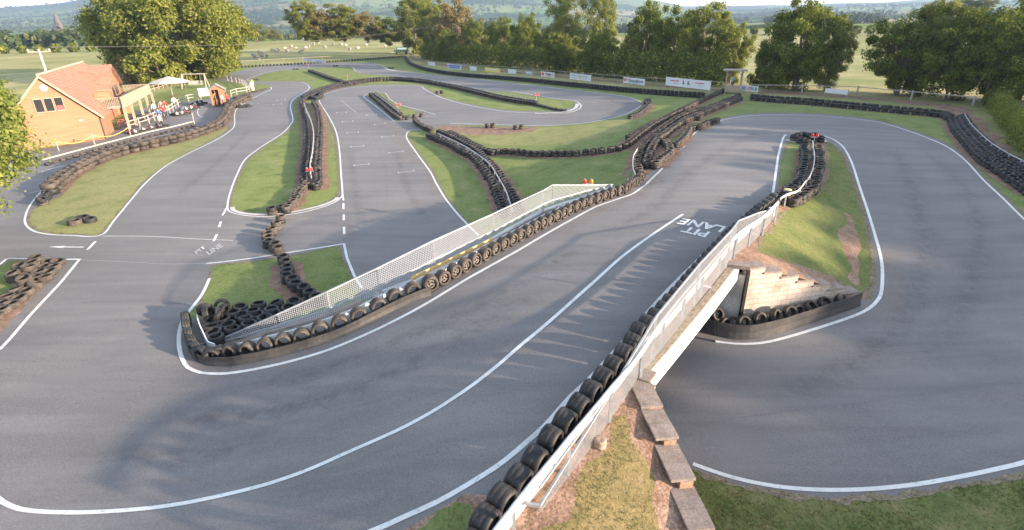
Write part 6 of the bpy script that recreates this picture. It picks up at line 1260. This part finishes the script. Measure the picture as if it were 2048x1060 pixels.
banner(970, 1000, 136, 144, 'yellow banner on the tree fence', 'yellow', logos=[(0, .1, .7, .25, 'white')])
banner(1016, 1032, 138.5, 147, 'plain white banner just right of the yellow one')
banner(1051, 1065, 142, 149, 'tiny grey dark banner between two white ones', 'grey', logos=[(0, 0, .6, .4, 'white')])
banner(1082, 1108, 144, 153.5, 'white banner with small orange emblem, left of the long grey-lettered one', 'white', [('WORDS', .05, .0, .5, .35, 'black')][:0], [(-.35, .05, .18, .5, 'red'), (.08, .1, .45, .22, 'black'), (.1, -.22, .3, .18, 'red'), (.4, 0, .08, .5, 'grey')])
banner(1139, 1181, 148, 160, 'wide white banner with a faint grey line of lettering', 'white', [], [(0, .18, .82, .12, 'grey'), (0, -.1, .12, .25, 'yellow'), (-.2, -.2, .2, .06, 'grey'), (.25, -.2, .2, .06, 'grey')])
banner(1246, 1288, 156, 168, 'white banner reading BFGoodrich in red and black', 'white', [('BF', -.38, .08, .16, .45, 'red'), ('Goodrich', .10, .05, .70, .55, 'black')], [(0, -.36, .55, .07, 'grey')])
banner(1330, 1419, 158, 175, 'longest white banner with red script at both ends, left of the lookout hut', 'white', [('Race Stars', -.27, .18, .2, .16, 'red'), ('Race Stars', .27, .18, .2, .16, 'red')][:0], [(-.29, .16, .20, .09, 'red'), (.27, .16, .20, .09, 'red'), (-.09, .05, .015, .45, 'black'), (-.075, -.05, .04, .08, 'black'), (.02, .05, .015, .45, 'black'), (.035, -.05, .04, .08, 'black'), (-.27, -.12, .10, .06, 'grey'), (.28, -.12, .10, .06, 'grey')])
banner(1479, 1514, 171, 182, 'white banner reading AVON right of the lookout hut', 'white', [('AV', -.28, .02, .24, .62, 'blue'), ('N', .20, .02, .13, .62, 'blue'), ('O', .03, .02, .16, .62, 'red')], [(.40, 0, .11, .62, 'green')])
banner(1648, 1693, 178, 187, 'faded blank pale board on the back post fence in the tree gap', 'white', [], [])
# ================================================================ PEOPLE
SK = mat('skin', (.50, .30, .22), .6); HR = mat('hair', (.06, .04, .025), .8)
def cloth(n, c): return mat(n, c, .85)
CL = {'white': cloth('white_shirt', (.62, .63, .66)), 'blue': cloth('blue_shirt', (.10, .19, .40)), 'red': cloth('red_shirt', (.5, .06, .05)), 'dark': cloth('dark_cloth', (.025, .025, .03)), 'jeans': cloth('denim', (.06, .09, .17)), 'pink': cloth('pink_shirt', (.55, .25, .25)), 'lime': cloth('lime_vest', (.35, .6, .08)), 'tan': cloth('tan_cloth', (.38, .28, .18)), 'pale': cloth('pale_blue', (.35, .48, .62))}
def body_mesh(key, pose):
    """one continuous skinned figure; material 0 skin, 1 top, 2 legs"""
    J = {'pel': (0, 0, .95), 'sp': (0, 0, 1.15), 'ch': (0, .01, 1.36), 'nk': (0, .01, 1.50), 'hd': (0, -.02, 1.60), 'ht': (0, -.01, 1.72)}
    Rd = {'pel': .145, 'sp': .125, 'ch': .155, 'nk': .055, 'hd': .092, 'ht': .07}
    E_ = [('pel', 'sp'), ('sp', 'ch'), ('ch', 'nk'), ('nk', 'hd'), ('hd', 'ht')]
    for s, n in ((-1, 'l'), (1, 'r')):
        if pose == 'sit':
            hip = (.09 * s, 0, .9); kn = (.12 * s, -.42, .88); an_ = (.12 * s, -.62, .52); to = (.12 * s, -.76, .55)
        else:
            st = .05 * s if pose != 'walk' else .0; f = .16 * s if pose == 'walk' else .02 * s
            hip = (.09 * s, 0, .9); kn = (.10 * s, -f * .7, .50); an_ = (.11 * s, f, .09); to = (.12 * s, f - .17, .04)
        sh = (.19 * s, .01, 1.42)
        if pose == 'lean': el = (.25 * s, -.14, 1.20); wr = (.20 * s, -.36, 1.12); ha = (.18 * s, -.46, 1.12)
        elif pose == 'sit': el = (.24 * s, -.10, 1.16); wr = (.15 * s, -.34, 1.16); ha = (.13 * s, -.42, 1.18)
        elif pose == 'wave' and s > 0: el = (.34 * s, -.05, 1.50); wr = (.38 * s, -.15, 1.75); ha = (.38 * s, -.17, 1.84)
        else: el = (.25 * s, .02, 1.14); wr = (.27 * s, -.06, .90); ha = (.27 * s, -.09, .80)
        for nm, c, r_ in (('hp', hip, .10), ('kn', kn, .065), ('an', an_, .045), ('to', to, .035), ('sh', sh, .065), ('el', el, .045), ('wr', wr, .032), ('ha', ha, .035)): J[nm + n] = c; Rd[nm + n] = r_
        E_ += [('pel', 'hp' + n), ('hp' + n, 'kn' + n), ('kn' + n, 'an' + n), ('an' + n, 'to' + n), ('ch', 'sh' + n), ('sh' + n, 'el' + n), ('el' + n, 'wr' + n), ('wr' + n, 'ha' + n)]
    ks = list(J); me = bpy.data.meshes.new('b'); me.from_pydata([J[k] for k in ks], [(ks.index(a), ks.index(b)) for a, b in E_], []); o = bpy.data.objects.new('b', me); COL.objects.link(o)
    o.modifiers.new('s', 'SKIN'); sd = o.modifiers.new('d', 'SUBSURF'); sd.levels = 1; sd.render_levels = 1
    lay = me.skin_vertices[0] if me.skin_vertices else None
    if lay is None:
        bm = bmesh.new(); bm.from_mesh(me); bm.verts.layers.skin.verify(); bm.to_mesh(me); bm.free(); lay = me.skin_vertices[0]
    for i, k in enumerate(ks): lay.data[i].radius = (Rd[k], Rd[k] * (.72 if k in ('sp', 'ch', 'pel') else 1)); lay.data[i].use_root = k == 'pel'
    out = bpy.data.meshes.new_from_object(o.evaluated_get(bpy.context.evaluated_depsgraph_get())); bpy.data.objects.remove(o)
    for _ in range(3): out.materials.append(SK)
    W = [Vector(J['wrl']), Vector(J['wrr'])]
    for p_ in out.polygons:
        c = p_.center; p_.use_smooth = True; hand = min((c - w_).length for w_ in W)
        legs = c.z < .98 and abs(c.x) < .2 and not hand < .10
        p_.material_index = 0 if (c.z > 1.49 and abs(c.x) < .12) or hand < .11 else (2 if legs else 1)
    return out
BODY = {k: body_mesh(k, k) for k in ('stand', 'lean', 'walk', 'wave', 'sit')}
hm_ = MB(); hm_.lathe([(.001, .13), (.06, .115), (.098, .06), (.105, 0), (.095, -.05)], 12); HAIR = hm_.mesh('hair', HR); hl = MB(); hl.lathe([(.001, .15), (.08, .13), (.125, .05), (.125, -.06), (.10, -.11)], 12); HELM = hl.mesh('helmet', mat('helmet', (.6, .6, .62), .25))
def person(x, y, z, rz, pose, top, legs, label, group=None, helmet=False):
    me = BODY[pose].copy(); me.materials[1] = CL[top]; me.materials[2] = CL[legs]; me.name = 'body'; o = link('person', me, None, (x, y, z)); o.rotation_euler = (0, 0, rz); tag(o, label, 'person', group)
    h = link('helmet' if helmet else 'hair', HELM if helmet else HAIR, o, (0, .005, 1.665)); return o
GP = 'onlookers at the pit fence'
for px, py, rz, pose, tp, lg, lab in [(312, 232, .7, 'stand', 'pale', 'jeans', 'person in pale blue top standing apart behind the pit fence'), (326, 228, .4, 'stand', 'pink', 'dark', 'person in pink top among the group behind the fence'), (334, 227, 1.2, 'lean', 'red', 'jeans', 'person in red top leaning on the pit fence'),
    (352, 218, .8, 'stand', 'white', 'jeans', 'person in white top nearest the starter hut end of the fence'), (331, 239, .5, 'lean', 'red', 'dark', 'person in red with dark trousers at the fence bend'), (322, 246, .3, 'stand', 'blue', 'dark', 'person in blue shirt at the front of the fence group'), (337, 236, 2.0, 'lean', 'pink', 'jeans', 'person in pink and jeans at the rail, second from front'),
    (262, 258, 2.6, 'stand', 'dark', 'dark', 'dark-clothed person standing under the terrace posts'), (325, 258, 1.5, 'walk', 'white', 'dark', 'person in white top bending by the parked karts'), (449, 212, 1.0, 'stand', 'white', 'jeans', 'person in white at the corner of the starter hut'), (457, 211, .6, 'stand', 'red', 'dark', 'person in red just right of the starter hut'),
    (507, 178, 1.2, 'walk', 'lime', 'dark', 'person in lime vest walking by the far pit corner')]:
    p = L(px, py); person(p[0], p[1], gz(p[0], p[1]), rz, pose, tp, lg, lab)
p = L(1462, 186); person(p[0], p[1] + .1, gz(p[0], p[1]) + .56, .2, 'lean', 'pale', 'jeans', 'person in pale blue standing inside the lookout hut')
# ================================================================ KARTS
tyk = MB(); tyk.lathe([(.05, -.09), (.12, -.10), (.138, -.07), (.14, 0), (.138, .07), (.12, .10), (.05, .09)], 16, M=Matrix.Rotation(R(90), 4, 'Y')); KT = tyk.mesh('wheel', M['rubber'])
rim_ = MB(); rim_.lathe([(.001, -.075), (.06, -.095), (.065, -.07), (.065, .07), (.06, .095), (.001, .075)], 10, M=Matrix.Rotation(R(90), 4, 'Y')); KR = rim_.mesh('rim', mat('kart_rim', (.7, .45, .3), .4, .3))
def kart(x, y, z, rz, label, body='red', driver=None):
    root = empty('go_kart', (x, y, z), rz); tag(root, label, 'go-kart', 'karts')
    bm_ = {'red': CL['red'], 'white': CL['white'], 'dark': CL['dark']}[body]
    mb = MB(); mb.box((0, 0, .09), (.62, 1.5, .03)); 
    for sx_ in (-.36, .36): mb.tube([(sx_, -.8, .1), (sx_ * 1.1, 0, .1), (sx_, .8, .1)], .025, 6)
    mb.tube([(-.55, -.55, .14), (.55, -.55, .14)], .02, 6); mb.tube([(-.6, .58, .14), (.6, .58, .14)], .022, 6); mb.build('chassis', M['dark'], root)
    mb = MB(); mb.tube([(-.75, -.45, .13), (-.72, -.75, .13), (-.5, -.98, .13), (.5, -.98, .13), (.72, -.75, .13), (.75, -.45, .13)], .045, 7); mb.tube([(-.75, .42, .13), (-.72, .80, .14), (.72, .80, .14), (.75, .42, .13)], .05, 7); mb.build('bumper', M['dark'], root)
    mb = MB(); mb.add([(-.3, -.95, .1), (.3, -.95, .1), (.22, -.45, .1), (-.22, -.45, .1), (-.2, -.9, .2), (.2, -.9, .2), (.14, -.45, .42), (-.14, -.45, .42)], [(0, 1, 5, 4), (1, 2, 6, 5), (3, 0, 4, 7), (4, 5, 6, 7), (2, 3, 7, 6)]); mb.build('nose_cone', bm_, root)
    for sx_ in (-1, 1): mb = MB(); mb.box((sx_ * .52, 0, .17), (.24, .75, .18)); mb.build('side_pod', bm_, root)
    mb = MB(); mb.add([(-.2, -.05, .14), (.2, -.05, .14), (.22, .32, .16), (-.22, .32, .16), (-.2, .42, .58), (.2, .42, .58), (-.27, -.02, .26), (.27, -.02, .26), (.27, .38, .4), (-.27, .38, .4)], [(0, 1, 2, 3), (3, 2, 5, 4), (1, 7, 8, 2), (6, 0, 3, 9), (8, 5, 2), (9, 3, 4)]); mb.build('seat', M['dark'], root)
    mb = MB(); mb.box((.38, .42, .26), (.3, .34, .28)); mb.lathe([(.001, 0), (.09, 0), (.09, .08), (.001, .09)], 10, M=Matrix.Translation((.38, .42, .4))); mb.build('engine', M['galv'], root)
    mb = MB(); mb.lathe([(.13, -.012), (.145, 0), (.13, .012), (.118, 0)], 14, M=Matrix.Translation((0, -.3, .52)) @ Matrix.Rotation(R(60), 4, 'X'), close=True); mb.tube([(0, -.55, .2), (0, -.3, .52)], .015, 5); mb.build('steering_wheel', M['dark'], root)
    for sx_, sy_, s in ((-.6, -.58, .9), (.6, -.58, .9), (-.62, .58, 1.05), (.62, .58, 1.05)):
        w_ = link('wheel', KT, root, (sx_, sy_, .13 * s)); w_.scale = (s * 1.2, s, s); r_ = link('rim', KR, w_)
    if driver: person_o = person(x, y, z - .68, rz, 'sit', driver, 'dark', label.replace('kart', 'driver').split(',')[0] + ' seated in the kart', None, True)
    return root
p = L(489, 214); kart(p[0], p[1], gz(p[0], p[1]), -1.2 + math.pi, 'lone kart on the track beside the end of the dusty tyre wall', 'dark')
for px, py, rz, bd, lab in [(272, 266, -2.0, 'red', 'parked kart nearest the terrace post'), (289, 262, -2.0, 'white', 'second parked kart from the terrace post'), (304, 259, -1.9, 'red', 'red-nosed third kart from the terrace post'), (320, 255, -1.9, 'dark', 'dark parked kart at the bend of the fence'), (357, 230, -2.2, 'dark', 'kart at the near end of the waiting pit line'), (367, 228, -2.2, 'red', 'second kart of the waiting pit line'), (374, 220, -2.1, 'white', 'third kart of the waiting pit line'), (384, 217, -2.1, 'red', 'fourth kart of the waiting pit line'), (392, 211, -2.0, 'dark', 'fifth kart of the waiting pit line'), (400, 208, -2.0, 'dark', 'last kart of the waiting pit line, nearest the hut')]:
    p = L(px, py); kart(p[0], p[1], gz(p[0], p[1]), rz, lab, bd)
for px, py, lab in ((244, 254, 'bicycle leaning at the clubhouse corner'),):
    p = L(px, py); bk_ = local('bicycle', lab, 'bicycle', p[0], p[1], gz(p[0], p[1]), 1.2)
    for dx in (-.52, .52): mb = MB(); mb.lathe([(.31, -.02), (.34, 0), (.31, .02), (.29, 0)], 20, M=Matrix.Translation((dx, 0, .34)) @ Matrix.Rotation(R(90), 4, 'X'), close=True); mb.build('wheel', M['dark'], bk_)
    mb = MB()
    for a, b in (((-.52, 0, .34), (-.1, 0, .35)), ((-.52, 0, .34), (-.2, 0, .8)), ((-.1, 0, .35), (-.2, 0, .85)), ((-.1, 0, .35), (.4, 0, .8)), ((-.2, 0, .8), (.4, 0, .82)), ((.52, 0, .34), (.38, 0, .95))): mb.tube([a, b], .02, 6)
    mb.build('frame', CL['red'], bk_); mb = MB(); mb.box((-.2, 0, .9), (.24, .12, .05)); mb.build('saddle', M['dark'], bk_); mb = MB(); mb.bar((.38, -.25, .97), (.38, .25, .97), .03); mb.build('handlebar', M['galv'], bk_)
p = L(309, 226); mb = MB(); mb.lathe([(.001, 0), (.22, 0), (.26, .8), (.28, .85), (.001, .87)], 12); o = mb.build('litter_bin', M['whitewall'], None, tuple(p)); tag(o, 'white litter bin beside the last terrace post', 'bin')
# ================================================================ VEHICLE, SHEEP, DISTANT BUILDINGS
p = L(803, 109); car = local('parked_car', 'dark green boxy off-road vehicle parked at the far corner', 'car', p[0], p[1], gz(p[0], p[1]), .15); dg_ = mat('dark_green_paint', (.03, .06, .04), .3); s_ = 1.25
mb = MB(); mb.box((0, 0, .85 * s_), (3.9 * s_, 1.7 * s_, .7 * s_)); mb.box((.35 * s_, 0, 1.5 * s_), (3.1 * s_, 1.6 * s_, .65 * s_)); mb.build('body', dg_, car)
for sy_ in (-1, 1): mb = MB(); mb.box((.35 * s_, sy_ * .81 * s_, 1.52 * s_), (2.7 * s_, .02, .42 * s_)); mb.build('window', mat('car_glass', (.25, .35, .42), .1), car)
for sx_ in (-1.25, 1.25):
    for sy_ in (-.8, .8): mb = MB(); mb.lathe([(.001, -.12), (.3, -.13), (.38, -.08), (.38, .08), (.3, .13), (.001, .12)], 16, M=Matrix.Rotation(R(90), 4, 'X')); mb.build('wheel', M['rubber'], car, (sx_ * s_, sy_ * s_, .38))
sh = MB(); prof = [(.001, -.5), (.2, -.46), (.3, -.3), (.33, 0), (.31, .3), (.2, .46), (.001, .5)]; sh.lathe(prof, 12, M=Matrix.Translation((0, 0, .62)) @ Matrix.Rotation(R(90), 4, 'X')); sh.lathe([(.001, -.2), (.09, -.14), (.1, .05), (.05, .18), (.001, .2)], 8, M=Matrix.Translation((0, -.58, .72)) @ Matrix.Rotation(R(65), 4, 'X'), mi=1)
for sx_ in (-.16, .16):
    for sy_ in (-.3, .3): sh.tube([(sx_, sy_, .5), (sx_, sy_ + .03, .25), (sx_, sy_, 0)], [.06, .035, .04], 6, mi=1)
SHEEP = sh.mesh('sheep', [mat('fleece', (.30, .26, .21), .95), mat('sheep_face', (.22, .19, .16), .9)])
sp_ = [(570, 101), (583, 97), (592, 100), (612, 100), (600, 108), (557, 103), (545, 104), (553, 106), (528, 110), (520, 109), (524, 117), (511, 119), (518, 121), (507, 115), (534, 116), (618, 97), (667, 92), (683, 93), (692, 95), (700, 103), (716, 101), (733, 94), (771, 96), (637, 89), (628, 92), (650, 99), (604, 105), (575, 106)]
for i, (px, py) in enumerate(sp_):
    p = at(px, py, -.0); o = link('sheep', SHEEP, None, (p[0], p[1], float(A(p[0], p[1])) if math.hypot(p[0], p[1]) < RC else float(far_z(p[0], p[1])))); o.rotation_euler = (0, 0, random.uniform(0, 6.28)); s = random.uniform(1.3, 1.6); o.scale = (s, s, s)
    tag(o, 'cream sheep grazing in the dry field beyond the far straight', 'sheep', 'sheep in the far field')
stone = mat('far_stone', (.10, .085, .08), .9); slate = mat('far_slate', (.12, .10, .10), .8)
def place_far(px, py, dist): d = ray(px, py); k = dist / math.hypot(d[0], d[1]); return d[0] * k, d[1] * k
x, y = place_far(117, 50, 900); zb = float(far_z(x, y)); zt = zof(113, 19, x, y); ch = local('church', 'distant church with a tall pointed spire above the village trees', 'church', x, y, zb)
hz_ = zof(117, 46, x, y) - zb; mb = MB(); mb.box((0, 0, hz_ / 2), (5.5, 5.5, hz_)); mb.build('tower', stone, ch); mb = MB(); mb.lathe([(3.4, hz_), (.1, zt - zb)], 8, smooth=False); mb.build('spire', stone, ch); mb = MB(); mb.box((9, 3, hz_ * .3), (13, 7, hz_ * .5)); mb.build('nave', stone, ch)
for i, (px, py, dist, lab) in enumerate([(140, 72, 640, 'pale distant village house below the spire'), (165, 66, 700, 'white distant house right of the spire'), (85, 72, 720, 'distant brick house left of the spire'), (60, 80, 600, 'small distant house at the left village edge'), (150, 80, 560, 'low distant cottage nearest the field hedge'), (595, 74, 520, 'tiny white distant cottage beside the slim dark tree'), (605, 78, 500, 'tiny distant barn beside the white cottage')]):
    x, y = place_far(px, py, dist); z = float(far_z(x, y)); z = max(z, zof(px, py + 6, x, y)); hs = local('distant_house', lab, 'house', x, y, z - 2, random.uniform(0, 3)); wl = mat('far_render', (.32, .29, .27), .9) if i % 2 == 0 else stone
    mb = MB(); mb.box((0, 0, 2.2), (9, 5.5, 4.4)); mb.add([(-4.5, -2.75, 4.3), (-4.5, 2.75, 4.3), (-4.5, 0, 6.4), (4.5, -2.75, 4.3), (4.5, 2.75, 4.3), (4.5, 0, 6.4)], [(0, 2, 1), (3, 4, 5)]); mb.build('wall', wl, hs)
    mb = MB(); mb.add([(-4.7, -3, 4.2), (4.7, -3, 4.2), (4.7, 0, 6.6), (-4.7, 0, 6.6), (-4.7, 3, 4.2), (4.7, 3, 4.2)], [(0, 1, 2, 3), (3, 2, 5, 4)]); mb.build('roof', slate, hs)
# ================================================================ GRASS TUFTS (TUFTS)
def tufts(src, keys, name, m, label, k=60000, mx=260, rmax=23):
    rng = np.random.default_rng(3); V = []; 
    for key in keys:
        if key not in src: continue
        v, t = src[key]; T = v[t]; c = T.mean(1); d = np.hypot(c[:, 0], c[:, 1]); ar = .5 * np.linalg.norm(np.cross(T[:, 1] - T[:, 0], T[:, 2] - T[:, 0]), axis=1)
        u, v_, w_ = project_np(c); ok = (u > -60) & (u < 2110) & (v_ > -50) & (v_ < 1150) & (d < rmax)
        n = np.where(ok, ar * np.minimum(mx, k / np.maximum((d ** 2 + 100), 1)), 0); cnt = rng.poisson(n)
        i = np.repeat(np.arange(len(T)), cnt); a = rng.random((len(i), 2)); sw = a.sum(1) > 1; a[sw] = 1 - a[sw]
        p = T[i, 0] + a[:, :1] * (T[i, 1] - T[i, 0]) + a[:, 1:] * (T[i, 2] - T[i, 0]); V.append(p)
    P = np.concatenate(V); keep = patch(P); P = P[keep]; n = len(P); F = []
    out = []
    for b in range(3):
        an = rng.uniform(0, 6.28, n); h = rng.uniform(.015, .04, n) ; ln = rng.uniform(.01, .06, n); wd = .005 + .004 * rng.random(n) + np.hypot(P[:, 0], P[:, 1]) * .0004
        dx, dy = np.cos(an), np.sin(an); base = P + np.c_[rng.normal(size=n) * .02, rng.normal(size=n) * .02, np.full(n, -.005)]
        out += [base + np.c_[-dy * wd, dx * wd, 0 * h], base + np.c_[dy * wd, -dx * wd, 0 * h], base + np.c_[dx * ln + dy * wd * .4, dy * ln - dx * wd * .4, h], base + np.c_[dx * ln - dy * wd * .4, dy * ln + dx * wd * .4, h]]
    A4 = np.stack(out, 1).reshape(-1, 3); f = np.arange(len(A4)).reshape(-1, 4)
    o = link(name, quick_mesh(name, A4, f, m)); tag(o, label, 'grass', kind='stuff'); print('PRINT tufts', n)
def project_np(c):
    q = c - np.array([0, 0, CAM_H]); a = q @ np.array(_r2); b = q @ np.array(_u2); w_ = np.maximum(q @ np.array(_fwd), .1); return 1024 + F_PX * a / w_, 530 - F_PX * b / w_, w_
def patch(P):
    n = np.sin(P[:, 0] * 1.7 + 1.3 * np.sin(P[:, 1] * 1.1)) + np.sin(P[:, 1] * 2.3 + P[:, 0] * .6) + .9 * np.sin(P[:, 0] * 5.1 - P[:, 1] * 4.3); return np.random.default_rng(8).random(len(P)) < np.clip(.55 + .25 * n, .12, 1)
gm = leaf_mat('grass_blade', (.15, .19, .06), (.21, .25, .09), (.30, .30, .15), .5); gd = leaf_mat('dry_blade', (.18, .19, .08), (.28, .26, .13), (.40, .34, .20), .5)
gr = leaf_mat('rough_blade', (.09, .115, .035), (.14, .155, .055), (.24, .21, .10), .4)
tufts(LV, ['verge', 'rough'], 'grass', gr, 'short green grass on the lower verges and islands'); tufts(LV, ['dry'], 'grass', gd, 'worn yellow-green grass of the left island')
tufts(UV_, ['verge'], 'grass', gm, 'short green grass strips beside the upper track'); tufts(UV_, ['mound_green', 'moundgrass'], 'grass', gd, 'dry patchy grass on the two mounds by the bridge'); tufts(UV_, ['earth'], 'grass', gd, 'sparse dry tufts on the bare earth banks', k=5000, mx=30)
# ================================================================ HAZE
hz = MB(); hz.box((0, 0, 205), (11600, 11600, 480)); 
hm = bpy.data.materials.new('haze'); hm.use_nodes = True; t = hm.node_tree; t.nodes.clear(); out = t.nodes.new('ShaderNodeOutputMaterial'); pv = t.nodes.new('ShaderNodeVolumePrincipled')
pv.inputs['Color'].default_value = (.52, .70, 1.0, 1); pv.inputs['Density'].default_value = .00017; pv.inputs['Anisotropy'].default_value = .2; t.links.new(pv.outputs[0], out.inputs['Volume'])
o = hz.build('haze', hm); o['kind'] = 'stuff'; tag(o, 'thin blue evening haze lying over the distant valley and hills', 'haze')
